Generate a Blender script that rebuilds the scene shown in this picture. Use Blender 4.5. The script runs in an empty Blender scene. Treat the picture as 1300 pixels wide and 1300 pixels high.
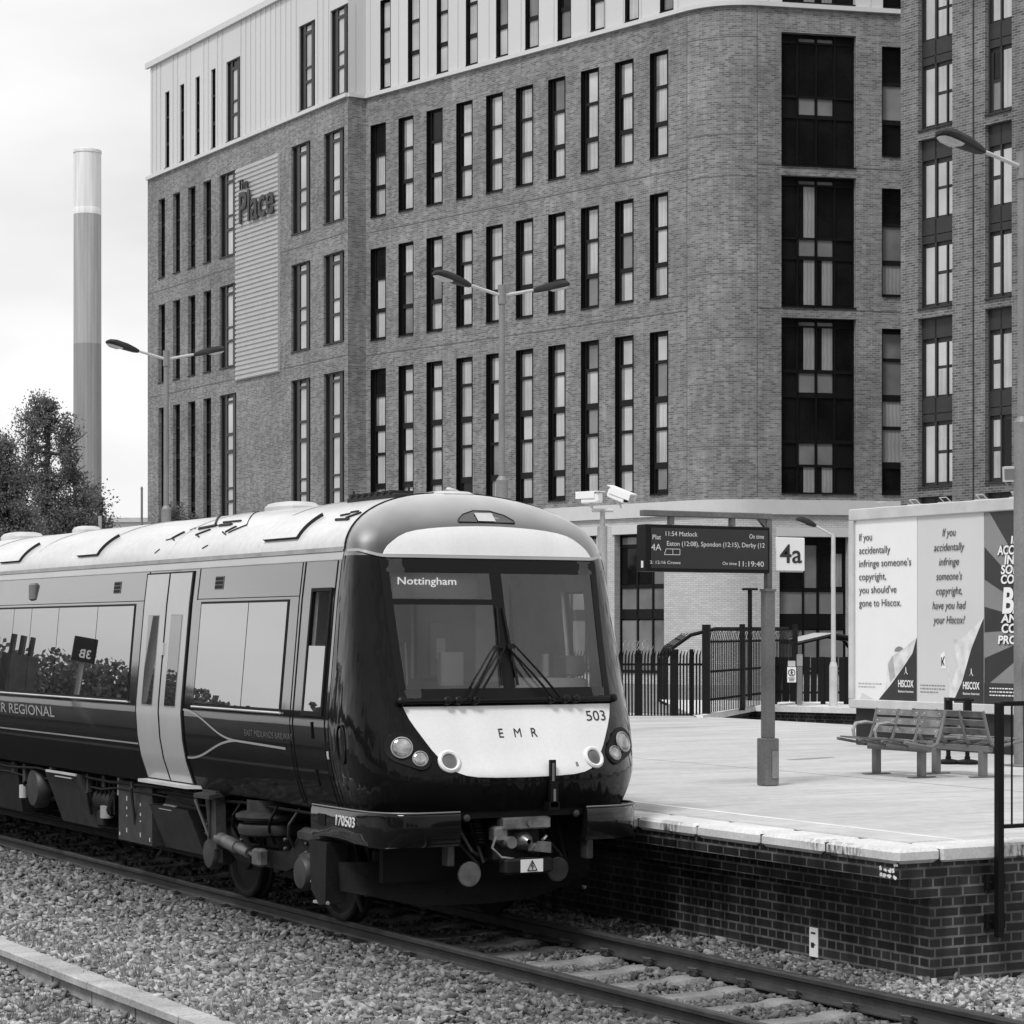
import bpy, math, random
import numpy as np
from mathutils import Vector, Matrix, noise as mnoise

random.seed(7)
scn = bpy.context.scene
# ------------------------------------------------------------------ camera
# World frame: +Y runs along the track away from the camera, +X across the track, Z = 0 at the rail head.
F_PX, CX, HOR = 3000.0, 650.0, 802.0
TH = math.atan(1688.0 / 3000.0)
CT, ST = math.cos(TH), math.sin(TH)
CAM_H = 2.53
cam_d = bpy.data.cameras.new('camera')
cam = bpy.data.objects.new('camera', cam_d)
scn.collection.objects.link(cam)
cam.location = (0, 0, CAM_H)
cam.rotation_euler = (math.pi / 2, 0, -TH)
cam_d.sensor_width = 36.0
cam_d.lens = 36.0 * F_PX / 1300.0
cam_d.shift_y = (HOR - 650.0) / 1300.0
cam_d.clip_start = 0.5
cam_d.clip_end = 6000
scn.camera = cam
scn.render.resolution_x = scn.render.resolution_y = 1024

# ------------------------------------------------------------------ light
SUN_EL = math.radians(57)
sv = Vector((-0.88, -0.47, 0)).normalized()        # horizontal direction towards the sun
sun_az = math.atan2(sv.x, sv.y)
world = bpy.data.worlds.new('World')
scn.world = world
world.use_nodes = True
nt = world.node_tree
nt.nodes.clear()
wo = nt.nodes.new('ShaderNodeOutputWorld')
bg = nt.nodes.new('ShaderNodeBackground')
sky = nt.nodes.new('ShaderNodeTexSky')
sky.sky_type = 'NISHITA'
sky.sun_disc = False
sky.sun_elevation = SUN_EL
sky.sun_rotation = sun_az
bw = nt.nodes.new('ShaderNodeRGBToBW')
nt.links.new(sky.outputs[0], bw.inputs[0])
tc = nt.nodes.new('ShaderNodeTexCoord')
mp = nt.nodes.new('ShaderNodeMapping')
mp.inputs['Scale'].default_value = (1.0, 1.0, 2.6)
nt.links.new(tc.outputs['Generated'], mp.inputs[0])
nz = nt.nodes.new('ShaderNodeTexNoise')
nz.inputs['Scale'].default_value = 2.3
nz.inputs['Detail'].default_value = 5
nz.inputs['Roughness'].default_value = 0.5
nt.links.new(mp.outputs[0], nz.inputs[0])
cr = nt.nodes.new('ShaderNodeMapRange')
cr.inputs[1].default_value = 0.35
cr.inputs[2].default_value = 0.6
cr.inputs[3].default_value = 5.6
cr.inputs[4].default_value = 9.2
nt.links.new(nz.outputs[0], cr.inputs[0])
mx = nt.nodes.new('ShaderNodeMix')
mx.data_type = 'FLOAT'
mx.inputs[0].default_value = 0.92
nt.links.new(bw.outputs[0], mx.inputs[2])
nt.links.new(cr.outputs[0], mx.inputs[3])
nt.links.new(mx.outputs[0], bg.inputs[0])
bg.inputs[1].default_value = 0.10
nt.links.new(bg.outputs[0], wo.inputs[0])

sd = bpy.data.lights.new('sun', 'SUN')
sd.energy = 2.3
sd.angle = math.radians(13)
sd.color = (1, 1, 1)
so = bpy.data.objects.new('sun', sd)
scn.collection.objects.link(so)
tosun = Vector((sv.x * math.cos(SUN_EL), sv.y * math.cos(SUN_EL), math.sin(SUN_EL)))
so.rotation_euler = tosun.to_track_quat('Z', 'Y').to_euler()
so.location = (-20, -20, 40)

scn.view_settings.view_transform = 'Standard'
scn.view_settings.look = 'None'
scn.view_settings.exposure = 0.2
scn.view_settings.gamma = 1.0
scn.view_settings.use_curve_mapping = False

# ------------------------------------------------------------------ geometry helpers
def W(px, py, depth):
    """point at image pixel (1300 px frame) and metres of depth, in world coordinates"""
    x = (px - CX) / F_PX * depth
    return Vector((x * CT + depth * ST, -x * ST + depth * CT, CAM_H + (HOR - py) / F_PX * depth))

def PX(s, a, z):
    x = s * CT - a * ST
    d = s * ST + a * CT
    return CX + F_PX * x / d, HOR - F_PX * (z - CAM_H) / d

def root_of(o):
    while o.parent is not None:
        o = o.parent
    return o

class MB:
    def __init__(self):
        self.v, self.f, self.uv, self.mi, self.sm = [], [], [], [], []
        self.has_uv = False
    def face(self, pts, uv=None, mi=0, smooth=False):
        b = len(self.v)
        self.v += [tuple(p) for p in pts]
        self.f.append(tuple(range(b, b + len(pts))))
        self.uv.append(uv)
        if uv is not None:
            self.has_uv = True
        self.mi.append(mi)
        self.sm.append(smooth)
    def grid(self, rows, mi=0, smooth=True, closed=False, uvrows=None, skip=None):
        b = len(self.v)
        m = len(rows[0])
        for r in rows:
            self.v += [tuple(p) for p in r]
        n = len(rows)
        for i in range(n - 1):
            for j in range(m if closed else m - 1):
                k = (j + 1) % m
                if skip and skip(i, j):
                    continue
                self.f.append((b + i * m + j, b + i * m + k, b + (i + 1) * m + k, b + (i + 1) * m + j))
                if uvrows is not None:
                    self.uv.append((uvrows[i][j], uvrows[i][k], uvrows[i + 1][k], uvrows[i + 1][j]))
                    self.has_uv = True
                else:
                    self.uv.append(None)
                self.mi.append(mi)
                self.sm.append(smooth)
    def obox(self, c, ex, ey, ez, mi=0, uvs=False):
        c, ex, ey, ez = Vector(c), Vector(ex), Vector(ey), Vector(ez)
        if ex.cross(ey).dot(ez) < 0:
            ex = -ex
        P = lambda i, j, k: c + ex * i + ey * j + ez * k
        for q in (((-1,-1,-1),(-1,1,-1),(1,1,-1),(1,-1,-1)), ((-1,-1,1),(1,-1,1),(1,1,1),(-1,1,1)),
                  ((-1,-1,-1),(1,-1,-1),(1,-1,1),(-1,-1,1)), ((1,1,-1),(-1,1,-1),(-1,1,1),(1,1,1)),
                  ((-1,1,-1),(-1,-1,-1),(-1,-1,1),(-1,1,1)), ((1,-1,-1),(1,1,-1),(1,1,1),(1,-1,1))):
            self.face([P(*t) for t in q], None, mi)
    def box(self, lo, hi, mi=0):
        lo, hi = Vector(lo), Vector(hi)
        h = (hi - lo) / 2
        self.obox((lo + hi) / 2, (h.x, 0, 0), (0, h.y, 0), (0, 0, h.z), mi)
    def cbox(self, lo, hi, c=0.01, mi=0):
        """box with chamfered vertical and horizontal edges"""
        lo, hi = Vector(lo), Vector(hi)
        m = (lo + hi) / 2
        h = (hi - lo) / 2
        c = min(c, h.x * .9, h.y * .9, h.z * .9)
        ring = lambda dx, dy, z: [(m.x + sx * dx2, m.y + sy * dy2, z) for sx, sy, dx2, dy2 in
             ((-1,-1,dx-c,dy),(1,-1,dx-c,dy),(1,-1,dx,dy-c),(1,1,dx,dy-c),(1,1,dx-c,dy),(-1,1,dx-c,dy),(-1,1,dx,dy-c),(-1,-1,dx,dy-c))]
        r = [ring(h.x - c, h.y - c, lo.z), ring(h.x, h.y, lo.z + c), ring(h.x, h.y, hi.z - c), ring(h.x - c, h.y - c, hi.z)]
        self.grid(r, mi, False, True)
        self.face(list(reversed(r[0])), None, mi)
        self.face(r[3], None, mi)
    def tube(self, p0, p1, r0, r1=None, n=10, mi=0, caps=True, smooth=True):
        self.path([p0, p1], [r0, r0 if r1 is None else r1], n, mi, caps, smooth)
    def path(self, pts, rad, n=8, mi=0, caps=True, smooth=True):
        pts = [Vector(p) for p in pts]
        if not isinstance(rad, (list, tuple)):
            rad = [rad] * len(pts)
        rows = []
        up = None
        for i, p in enumerate(pts):
            t = (pts[min(i + 1, len(pts) - 1)] - pts[max(i - 1, 0)]).normalized()
            if up is None:
                up = Vector((0, 0, 1)) if abs(t.z) < .95 else Vector((1, 0, 0))
            u = t.cross(up)
            if u.length < 1e-5:
                u = t.cross(Vector((0, 1, 0)))
            u.normalize()
            w = u.cross(t).normalized()
            up = w
            rows.append([p + (u * math.cos(k * 2 * math.pi / n) + w * math.sin(k * 2 * math.pi / n)) * rad[i] for k in range(n)])
        self.grid(rows, mi, smooth, True)
        if caps:
            self.face(rows[0][::-1], None, mi)
            self.face(rows[-1], None, mi)
    def lathe(self, c, axis, prof, n=20, mi=0, smooth=True):
        """prof: list of (radius, distance along axis)"""
        c, ax = Vector(c), Vector(axis).normalized()
        u = ax.orthogonal().normalized()
        w = ax.cross(u)
        rows = [[c + ax * d + (u * math.cos(k * 2 * math.pi / n) + w * math.sin(k * 2 * math.pi / n)) * max(r, 1e-4) for k in range(n)] for r, d in prof]
        self.grid(rows, mi, smooth, True)
    def prism(self, poly, ext, mi=0):
        poly = [Vector(p) for p in poly]
        ext = Vector(ext)
        top = [p + ext for p in poly]
        self.face(poly[::-1], None, mi)
        self.face(top, None, mi)
        n = len(poly)
        for i in range(n):
            j = (i + 1) % n
            self.face([poly[i], poly[j], top[j], top[i]], None, mi)
    def build(self, name, mat, parent=None, loc=None):
        off = Vector((0, 0, 0))
        if parent is not None:
            off = root_of(parent).location.copy()
        elif loc is not None:
            off = Vector(loc)
        me = bpy.data.meshes.new(name)
        vs = np.array(self.v, dtype=np.float64).reshape(-1, 3) - np.array(off)
        me.from_pydata(vs.tolist(), [], self.f)
        mats = mat if isinstance(mat, (list, tuple)) else [mat]
        for m in mats:
            me.materials.append(m)
        if len(mats) > 1:
            me.polygons.foreach_set('material_index', self.mi)
        me.polygons.foreach_set('use_smooth', self.sm)
        if self.has_uv:
            ul = me.uv_layers.new(name='UVMap')
            flat = []
            for f, u in zip(self.f, self.uv):
                if u is None:
                    flat += [(0, 0)] * len(f)
                else:
                    flat += list(u)
            ul.data.foreach_set('uv', [c for p in flat for c in p])
        me.update()
        if any(self.sm):
            me.set_sharp_from_angle(angle=math.radians(38))
        o = bpy.data.objects.new(name, me)
        scn.collection.objects.link(o)
        if parent is not None:
            o.parent = parent
        elif loc is not None:
            o.location = loc
        return o

def tag(o, label=None, cat=None, group=None, kind=None):
    if label: o['label'] = label
    if cat: o['category'] = cat
    if group: o['group'] = group
    if kind: o['kind'] = kind
    return o

def thing(name, label, cat, loc=(0, 0, 0), group=None, kind=None):
    o = bpy.data.objects.new(name, None)
    o.empty_display_size = .3
    scn.collection.objects.link(o)
    o.location = loc
    return tag(o, label, cat, group, kind)

def copy_tree(o, parent=None):
    c = o.copy()
    scn.collection.objects.link(c)
    c.parent = parent
    for ch in list(o.children):
        copy_tree(ch, c)
    return c

# ------------------------------------------------------------------ materials
def newmat(name):
    m = bpy.data.materials.new(name)
    m.use_nodes = True
    n = m.node_tree
    b = n.nodes['Principled BSDF']
    return m, n, b

def val(v):
    return (v, v, v, 1)

def coords(n, kind='Object', scale=(1, 1, 1)):
    t = n.nodes.new('ShaderNodeTexCoord')
    m = n.nodes.new('ShaderNodeMapping')
    m.inputs['Scale'].default_value = scale
    n.links.new(t.outputs[kind], m.inputs[0])
    return m.outputs[0]

def noise_val(n, co, scale, lo, hi, detail=4, f0=.3, f1=.7):
    t = n.nodes.new('ShaderNodeTexNoise')
    t.inputs['Scale'].default_value = scale
    t.inputs['Detail'].default_value = detail
    n.links.new(co, t.inputs[0])
    r = n.nodes.new('ShaderNodeMapRange')
    r.inputs[1].default_value = f0
    r.inputs[2].default_value = f1
    r.inputs[3].default_value = lo
    r.inputs[4].default_value = hi
    n.links.new(t.outputs[0], r.inputs[0])
    return r.outputs[0]

def mul(n, a, b):
    m = n.nodes.new('ShaderNodeMath')
    m.operation = 'MULTIPLY'
    for i, x in enumerate((a, b)):
        if isinstance(x, (int, float)):
            m.inputs[i].default_value = x
        else:
            n.links.new(x, m.inputs[i])
    return m.outputs[0]

def M(name, v, rough=.6, metal=0., ior=1.5, var=.12, vs=3., stretch=(1, 1, 1), bump=0., bs=40., coat=0., fine=.0, spec=.5):
    m, n, b = newmat(name)
    b.inputs['Specular IOR Level'].default_value = spec
    b.inputs['Roughness'].default_value = rough
    b.inputs['Metallic'].default_value = metal
    b.inputs['IOR'].default_value = ior
    if coat:
        b.inputs['Coat Weight'].default_value = coat
        b.inputs['Coat Roughness'].default_value = .03
    co = coords(n, 'Object', stretch)
    if var:
        x = noise_val(n, co, vs, v * (1 - var), v * (1 + var))
        if fine:
            x = mul(n, x, noise_val(n, coords(n), vs * 14, 1 - fine, 1 + fine))
        n.links.new(x, b.inputs['Base Color'])
    else:
        b.inputs['Base Color'].default_value = val(v)
    if bump:
        t = n.nodes.new('ShaderNodeTexNoise')
        t.inputs['Scale'].default_value = bs
        t.inputs['Detail'].default_value = 3
        n.links.new(coords(n), t.inputs[0])
        bp = n.nodes.new('ShaderNodeBump')
        bp.inputs['Strength'].default_value = bump
        bp.inputs['Distance'].default_value = .01
        n.links.new(t.outputs[0], bp.inputs['Height'])
        n.links.new(bp.outputs[0], b.inputs['Normal'])
    return m

def brick_mat(name, c1, c2, mortar, width=.225, row=.075, ms=.011, rough=.8, var=.25, vs=.35, squash=1., sqf=1, ior=1.45, patch=0.):
    m, n, b = newmat(name)
    co = coords(n, 'UV')
    t = n.nodes.new('ShaderNodeTexBrick')
    t.inputs['Color1'].default_value = val(c1)
    t.inputs['Color2'].default_value = val(c2)
    t.inputs['Mortar'].default_value = val(mortar)
    t.inputs['Scale'].default_value = 1
    t.inputs['Brick Width'].default_value = width
    t.inputs['Row Height'].default_value = row
    t.inputs['Mortar Size'].default_value = ms
    t.inputs['Mortar Smooth'].default_value = .1
    t.inputs['Bias'].default_value = 0
    t.squash = squash
    t.squash_frequency = sqf
    n.links.new(co, t.inputs[0])
    sep = n.nodes.new('ShaderNodeSeparateColor')
    n.links.new(t.outputs[0], sep.inputs[0])
    x = mul(n, sep.outputs[0], noise_val(n, co, vs, 1 - var, 1 + var, 6))
    x = mul(n, x, noise_val(n, coords(n, 'UV', (.6, 7, 1)), 1.2, 1 - var * .5, 1 + var * .5, 3))
    if patch:
        # vertical run-off stains and pale efflorescence
        x = mul(n, x, noise_val(n, coords(n, 'UV', (3.5, .5, 1)), 1.3, 1 - patch, 1 + patch * 2.2, 5, .42, .74))
    n.links.new(x, b.inputs['Base Color'])
    b.inputs['Roughness'].default_value = rough
    b.inputs['IOR'].default_value = ior
    bp = n.nodes.new('ShaderNodeBump')
    bp.inputs['Strength'].default_value = .4
    bp.inputs['Distance'].default_value = .008
    inv = n.nodes.new('ShaderNodeMath')
    inv.operation = 'SUBTRACT'
    inv.inputs[0].default_value = 1
    n.links.new(t.outputs['Fac'], inv.inputs[1])
    n.links.new(inv.outputs[0], bp.inputs['Height'])
    n.links.new(bp.outputs[0], b.inputs['Normal'])
    return m

def wave_mat(name, v, amp, scale, kind='UV', axis='X', rough=.5, ior=1.5, distort=0.):
    m, n, b = newmat(name)
    co = coords(n, kind)
    t = n.nodes.new('ShaderNodeTexWave')
    t.bands_direction = axis
    t.inputs['Scale'].default_value = scale
    t.inputs['Distortion'].default_value = distort
    t.inputs['Detail'].default_value = 2
    n.links.new(co, t.inputs[0])
    r = n.nodes.new('ShaderNodeMapRange')
    r.inputs[3].default_value = v * (1 - amp)
    r.inputs[4].default_value = v * (1 + amp)
    n.links.new(t.outputs[1], r.inputs[0])
    x = mul(n, r.outputs[0], noise_val(n, coords(n, kind), .6, .8, 1.15))
    n.links.new(x, b.inputs['Base Color'])
    b.inputs['Roughness'].default_value = rough
    b.inputs['IOR'].default_value = ior
    return m

MT = {}
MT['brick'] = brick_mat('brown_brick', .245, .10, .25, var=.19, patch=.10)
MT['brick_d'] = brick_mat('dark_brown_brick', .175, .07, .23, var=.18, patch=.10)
MT['white_brick'] = brick_mat('white_glazed_brick', .56, .46, .33, ms=.009, var=.08, rough=.35)
MT['eng_brick'] = brick_mat('blue_engineering_brick', .032, .013, .115, width=.23, row=.076, ms=.009, rough=.32, var=.35, vs=.8, squash=.5, sqf=2, ior=1.5, patch=.42)
MT['cladding'] = M('pale_zinc_cladding', .57, .35, var=.04, vs=.25, stretch=(1, 1, .15))
MT['flash'] = M('white_flashing', .58, .4, var=.03)
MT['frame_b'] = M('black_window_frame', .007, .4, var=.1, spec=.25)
MT['frame_g'] = M('grey_window_frame', .035, .4, var=.1, spec=.3)
MT['render_w'] = M('white_render', .68, .7, var=.06, vs=.5)
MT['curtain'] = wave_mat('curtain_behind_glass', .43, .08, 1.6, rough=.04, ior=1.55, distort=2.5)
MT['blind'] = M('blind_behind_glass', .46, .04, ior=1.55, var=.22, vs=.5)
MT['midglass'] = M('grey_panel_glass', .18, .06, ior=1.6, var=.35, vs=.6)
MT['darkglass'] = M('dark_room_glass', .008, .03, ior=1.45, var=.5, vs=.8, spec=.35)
MT['curtain_d'] = wave_mat('shaded_curtain_behind_glass', .27, .13, 2.2, rough=.05, ior=1.45, distort=2.5)  # curtain with shade in its colour, for the wall facing less sky
MT['ribbed'] = wave_mat('ribbed_metal_cladding', .6, .25, 1.15, 'UV', 'Y', .4)
MT['letter'] = M('dark_sign_letter', .02, .4, var=0)
MT['conc'] = M('weathered_concrete', .34, .8, var=.2, vs=1.4, bump=.3, bs=30, fine=.15)
MT['coping'] = M('pale_coping_stone', .66, .75, var=.16, vs=2.2, bump=.25, bs=45, fine=.14)
MT['rail'] = M('rusted_rail_steel', .035, .55, var=.3, vs=6, bump=.2, bs=60, fine=.2)
MT['railtop'] = M('polished_rail_head', .35, .28, metal=.9, var=.2, vs=4, stretch=(1, .1, 1))
MT['sleeper'] = M('concrete_sleeper', .17, .85, var=.35, vs=3, bump=.3, bs=50, fine=.2)
MT['clip'] = M('rail_clip_steel', .05, .5, metal=.3, var=.3)
MT['galv'] = M('galvanised_steel', .33, .5, metal=.25, var=.22, vs=2.5, stretch=(1, 1, .5), fine=.1)
MT['galv_d'] = M('dull_galvanised_steel', .135, .5, metal=.2, var=.3, vs=2.5, stretch=(1, 1, .5), fine=.15)
MT['galv_m'] = M('weathered_lamp_steel', .21, .55, metal=.2, var=.25, vs=2.5, stretch=(1, 1, .5), fine=.12)
MT['galv_l'] = M('pale_painted_steel', .5, .45, var=.12)
MT['grey'] = M('grey_painted_steel', .15, .45, var=.12)
MT['dgrey'] = M('dark_grey_plastic', .022, .6, var=.15, spec=.25)
MT['black'] = M('black_painted_steel', .006, .5, var=.2, spec=.2)
MT['bsatin'] = M('black_satin', .005, .4, var=0, spec=.2)
MT['white'] = M('white_enamel', .8, .4, var=.03)
MT['lens'] = M('frosted_lamp_lens', .5, .15, ior=1.5, var=.1)
def gloss(name, v, f0, f90, pw, rough, wav=0., ws=(3, 3, 3), var=.2, grime=0., skirt=None):
    """coated surface: matt base under a mirror coat whose strength grows towards grazing angles"""
    m, n, b = newmat(name)
    x = noise_val(n, coords(n), 2.5, v * (1 - var), v * (1 + var))
    n.links.new(x, b.inputs['Base Color'])
    b.inputs['Roughness'].default_value = .55
    b.inputs['Specular IOR Level'].default_value = .05
    gl = n.nodes.new('ShaderNodeBsdfGlossy')
    gl.inputs[0].default_value = val(1)
    if grime:
        n.links.new(noise_val(n, coords(n, 'Object', (1, 1, .4)), 3, rough, rough + grime, 5), gl.inputs['Roughness'])
    else:
        gl.inputs['Roughness'].default_value = rough
    lw = n.nodes.new('ShaderNodeLayerWeight')
    lw.inputs[0].default_value = .5
    pwn = n.nodes.new('ShaderNodeMath'); pwn.operation = 'POWER'; pwn.inputs[1].default_value = pw
    n.links.new(lw.outputs['Facing'], pwn.inputs[0])
    r = n.nodes.new('ShaderNodeMapRange')
    r.inputs[3].default_value = f0; r.inputs[4].default_value = f90
    n.links.new(pwn.outputs[0], r.inputs[0])
    fac = r.outputs[0]
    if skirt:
        # mirror coat weakened low down: dusty skirt, plus reflections darkened by height
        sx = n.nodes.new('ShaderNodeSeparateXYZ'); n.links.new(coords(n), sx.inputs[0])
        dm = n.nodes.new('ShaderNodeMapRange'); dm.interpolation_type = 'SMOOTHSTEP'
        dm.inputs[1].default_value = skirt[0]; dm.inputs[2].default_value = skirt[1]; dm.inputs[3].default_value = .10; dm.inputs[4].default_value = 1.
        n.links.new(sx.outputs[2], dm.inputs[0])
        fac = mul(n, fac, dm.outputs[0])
    if wav:
        t = n.nodes.new('ShaderNodeTexNoise'); t.inputs['Scale'].default_value = 1; t.inputs['Detail'].default_value = 1
        n.links.new(coords(n, 'Object', ws), t.inputs[0])
        bp = n.nodes.new('ShaderNodeBump'); bp.inputs['Strength'].default_value = 1; bp.inputs['Distance'].default_value = wav
        n.links.new(t.outputs[0], bp.inputs['Height'])
        n.links.new(bp.outputs[0], gl.inputs['Normal'])
    ms = n.nodes.new('ShaderNodeMixShader')
    n.links.new(fac, ms.inputs[0]); n.links.new(b.outputs[0], ms.inputs[1]); n.links.new(gl.outputs[0], ms.inputs[2])
    n.links.new(ms.outputs[0], n.nodes['Material Output'].inputs[0])
    return m
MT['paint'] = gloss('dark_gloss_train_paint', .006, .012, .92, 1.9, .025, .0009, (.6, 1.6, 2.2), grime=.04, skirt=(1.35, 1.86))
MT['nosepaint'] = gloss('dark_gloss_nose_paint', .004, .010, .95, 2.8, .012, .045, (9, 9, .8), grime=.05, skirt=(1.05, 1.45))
MT['bumper'] = gloss('dark_bumper_paint', .006, .012, .6, 2.0, .07, .004, (6, 6, 6), var=.5)
MT['domepaint'] = gloss('grey_weathered_dome_paint', .034, .03, 1.0, 1.6, .42, .004, (4, 4, 4), grime=.15)
MT['trainwhite'] = M('white_train_paint', .74, .18, ior=1.5, var=.05, vs=3, stretch=(1, 1, .4), fine=.03)
MT['doorwhite'] = M('pale_door_paint', .44, .16, ior=1.6, var=.05, vs=1.5)
MT['roofwhite'] = M('white_roof_paint', .58, .25, ior=1.5, var=.16, vs=1.1, stretch=(2.2, .5, 1), fine=.06)
MT['stripe'] = M('pale_grey_livery_stripe', .34, .25, var=.05)
MT['faint'] = M('faint_grey_lettering', .12, .25, var=0)
MT['winglass'] = gloss('tinted_train_window', .010, .22, .80, 1.5, .004, .00035, (.9, .9, .9))
MT['under'] = M('dirty_underframe', .011, .6, var=.4, vs=5, bump=.2, bs=30, fine=.3, spec=.25)
MT['under_l'] = M('dusty_underframe_grey', .032, .55, var=.35, vs=6, bump=.2, bs=30, fine=.25)
MT['steel'] = M('worn_bare_steel', .3, .38, metal=.8, var=.4, vs=8)
MT['rubber'] = M('black_rubber', .006, .55, var=.2, spec=.2)
MT['chrome'] = M('lamp_reflector', .75, .12, metal=1., var=.1)
MT['cabgrey'] = M('cab_lining_grey', .78, .6, var=.15)
MT['cabdark'] = M('cab_desk_dark', .14, .5, var=.2)
MT['paper'] = M('white_paper', .75, .7, var=.02)
MT['bark'] = M('bark', .07, .9, var=.4, vs=6)

def emit(name, v, s):
    m, n, b = newmat(name)
    b.inputs['Base Color'].default_value = val(.02)
    b.inputs['Emission Color'].default_value = val(v)
    b.inputs['Emission Strength'].default_value = s
    return m
MT['led'] = emit('lit_display_text', 1, .42)
MT['ledb'] = emit('lit_destination_text', 1, .72)

def leafmat(name, v, tr=.35):
    m, n, b = newmat(name)
    x = noise_val(n, coords(n), .7, v * .6, v * 1.5)
    n.links.new(x, b.inputs['Base Color'])
    b.inputs['Roughness'].default_value = .55
    tn = n.nodes.new('ShaderNodeBsdfTranslucent')
    n.links.new(x, tn.inputs[0])
    ms = n.nodes.new('ShaderNodeMixShader')
    ms.inputs[0].default_value = tr
    out = n.nodes['Material Output']
    n.links.new(b.outputs[0], ms.inputs[1])
    n.links.new(tn.outputs[0], ms.inputs[2])
    n.links.new(ms.outputs[0], out.inputs[0])
    return m
MT['leaf'] = leafmat('birch_leaf', .17, .5)
MT['leaf2'] = leafmat('shrub_leaf', .11, .45)
MT['grassblade'] = leafmat('dry_grass_blade', .22)

def glass_mat(name, tint, ior):
    m, n, b = newmat(name)
    out = n.nodes['Material Output']
    n.nodes.remove(b)
    tr = n.nodes.new('ShaderNodeBsdfTransparent')
    tr.inputs[0].default_value = val(tint)
    gl = n.nodes.new('ShaderNodeBsdfGlossy')
    gl.inputs['Roughness'].default_value = .02
    gl.inputs[0].default_value = val(1)
    fr = n.nodes.new('ShaderNodeFresnel')
    fr.inputs[0].default_value = ior
    ms = n.nodes.new('ShaderNodeMixShader')
    n.links.new(fr.outputs[0], ms.inputs[0])
    n.links.new(tr.outputs[0], ms.inputs[1])
    n.links.new(gl.outputs[0], ms.inputs[2])
    n.links.new(ms.outputs[0], out.inputs[0])
    return m
MT['windscreen'] = glass_mat('windscreen_glass', .84, 1.72)

# ------------------------------------------------------------------ lettering
def text(name, s, mat, parent, origin, xd, zd, h=None, w=None, extrude=.002, shear=0., bold=0., align='LEFT', xs=1., warp=None, box=None):
    """lettering fitted to cap height h (and width w) with its lower left (or centre) at origin"""
    cu = bpy.data.curves.new(name, 'FONT')
    cu.body = s
    cu.size = 1.0
    cu.shear = shear
    cu.offset = bold
    cu.extrude = .01
    cu.resolution_u = 4
    tmp = bpy.data.objects.new('tmp_text', cu)
    scn.collection.objects.link(tmp)
    dg = bpy.context.evaluated_depsgraph_get()
    me = bpy.data.meshes.new_from_object(tmp.evaluated_get(dg))
    bpy.data.objects.remove(tmp)
    bpy.data.curves.remove(cu)
    n = len(me.vertices)
    co = np.zeros(n * 3)
    me.vertices.foreach_get('co', co)
    co = co.reshape(-1, 3)
    x0, x1 = co[:, 0].min(), co[:, 0].max()
    sy = h / .729
    sx = w / (x1 - x0) if w else sy * xs
    xx = (co[:, 0] - (x0 if align == 'LEFT' else (x0 + x1) / 2 if align == 'CENTER' else x1)) * sx
    zz = co[:, 1] * sy
    dd = co[:, 2] / .01 * extrude
    xd, zd = Vector(xd).normalized(), Vector(zd).normalized()
    nd = xd.cross(zd)
    off = np.array(root_of(parent).location) if parent is not None else np.zeros(3)
    if warp:
        P = np.array([warp(a, b, c) for a, b, c in zip(xx, zz, dd)])
    else:
        P = np.array(origin)[None, :] + xx[:, None] * np.array(xd)[None, :] + zz[:, None] * np.array(zd)[None, :] + dd[:, None] * np.array(nd)[None, :]
    P = P - off
    me.vertices.foreach_set('co', P.ravel())
    me.materials.clear()
    me.materials.append(mat)
    me.update()
    me.name = name
    o = bpy.data.objects.new(name, me)
    scn.collection.objects.link(o)
    o.parent = parent
    return o
# ================================================================== SETTING
S0 = 9.65                  # track centre line
EDGE = 11.08               # platform edge
PEND = 13.87               # platform end face (Y)
# ---- ground
mb = MB()
mb.face([(-3000, -3000, -.42), (3000, -3000, -.42), (3000, 3000, -.42), (-3000, 3000, -.42)])
tag(mb.build('ground', M('ground_dirt', .22, .9, var=.2, vs=.6), loc=(0, 0, 0)), 'flat pale dusty ground around the railway', 'ground', kind='structure')
mb = MB()
mb.box((30.5, 20, -.4), (400, 600, .6))
tag(mb.build('car_park', M('tarmac', .2, .9, var=.15, vs=.5), loc=(30, 20, 0)), 'grey tarmac yard between the far fence and the brick building', 'yard', kind='structure')

# ---- ballast base and stones
rng = np.random.default_rng(3)
def ballast_z(s, a):
    s = np.asarray(s, float)
    z = np.interp(s, [-6, 5.9, 5.95, 6.2, 6.6, 8.3, 8.62, 8.98, 10.32, 10.68, 11.0, 11.6, 30],
                     [-.36, -.34, -.33, -.17, -.18, -.17, -.15, -.235, -.235, -.15, -.15, -.14, -.14])
    return z + .018 * np.sin(s * 3.1 + a * 1.7) * np.cos(a * 2.3 - s) + .012 * np.sin(a * 5.1 + s * 7)
mb = MB()
ss = np.concatenate([np.linspace(-4, 5.9, 24), np.linspace(5.95, 11.5, 60), np.linspace(11.7, 24, 20)])
aa = np.linspace(2, 75, 160)
mb.grid([[(s, a, float(ballast_z(s, a)) - .02) for s in ss] for a in aa])
ballast = mb.build('ballast', M('ballast_fines', .035, .95, var=.4, vs=9, bump=.8, bs=60, fine=.4), loc=(0, 0, 0))  # base tone darkened to deepen the shade in the gaps between stones
tag(ballast, 'grey crushed stone ballast lying beside and between the rails', 'ballast', kind='stuff')

def in_view(s, a, z=-.2, m=40):
    x = s * CT - a * ST
    d = s * ST + a * CT
    px = CX + F_PX * x / d
    py = HOR - F_PX * (z - CAM_H) / d
    return (px > -m) & (px < 1300 + m) & (py < 1300 + 3 * m) & (d > 5)

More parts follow.
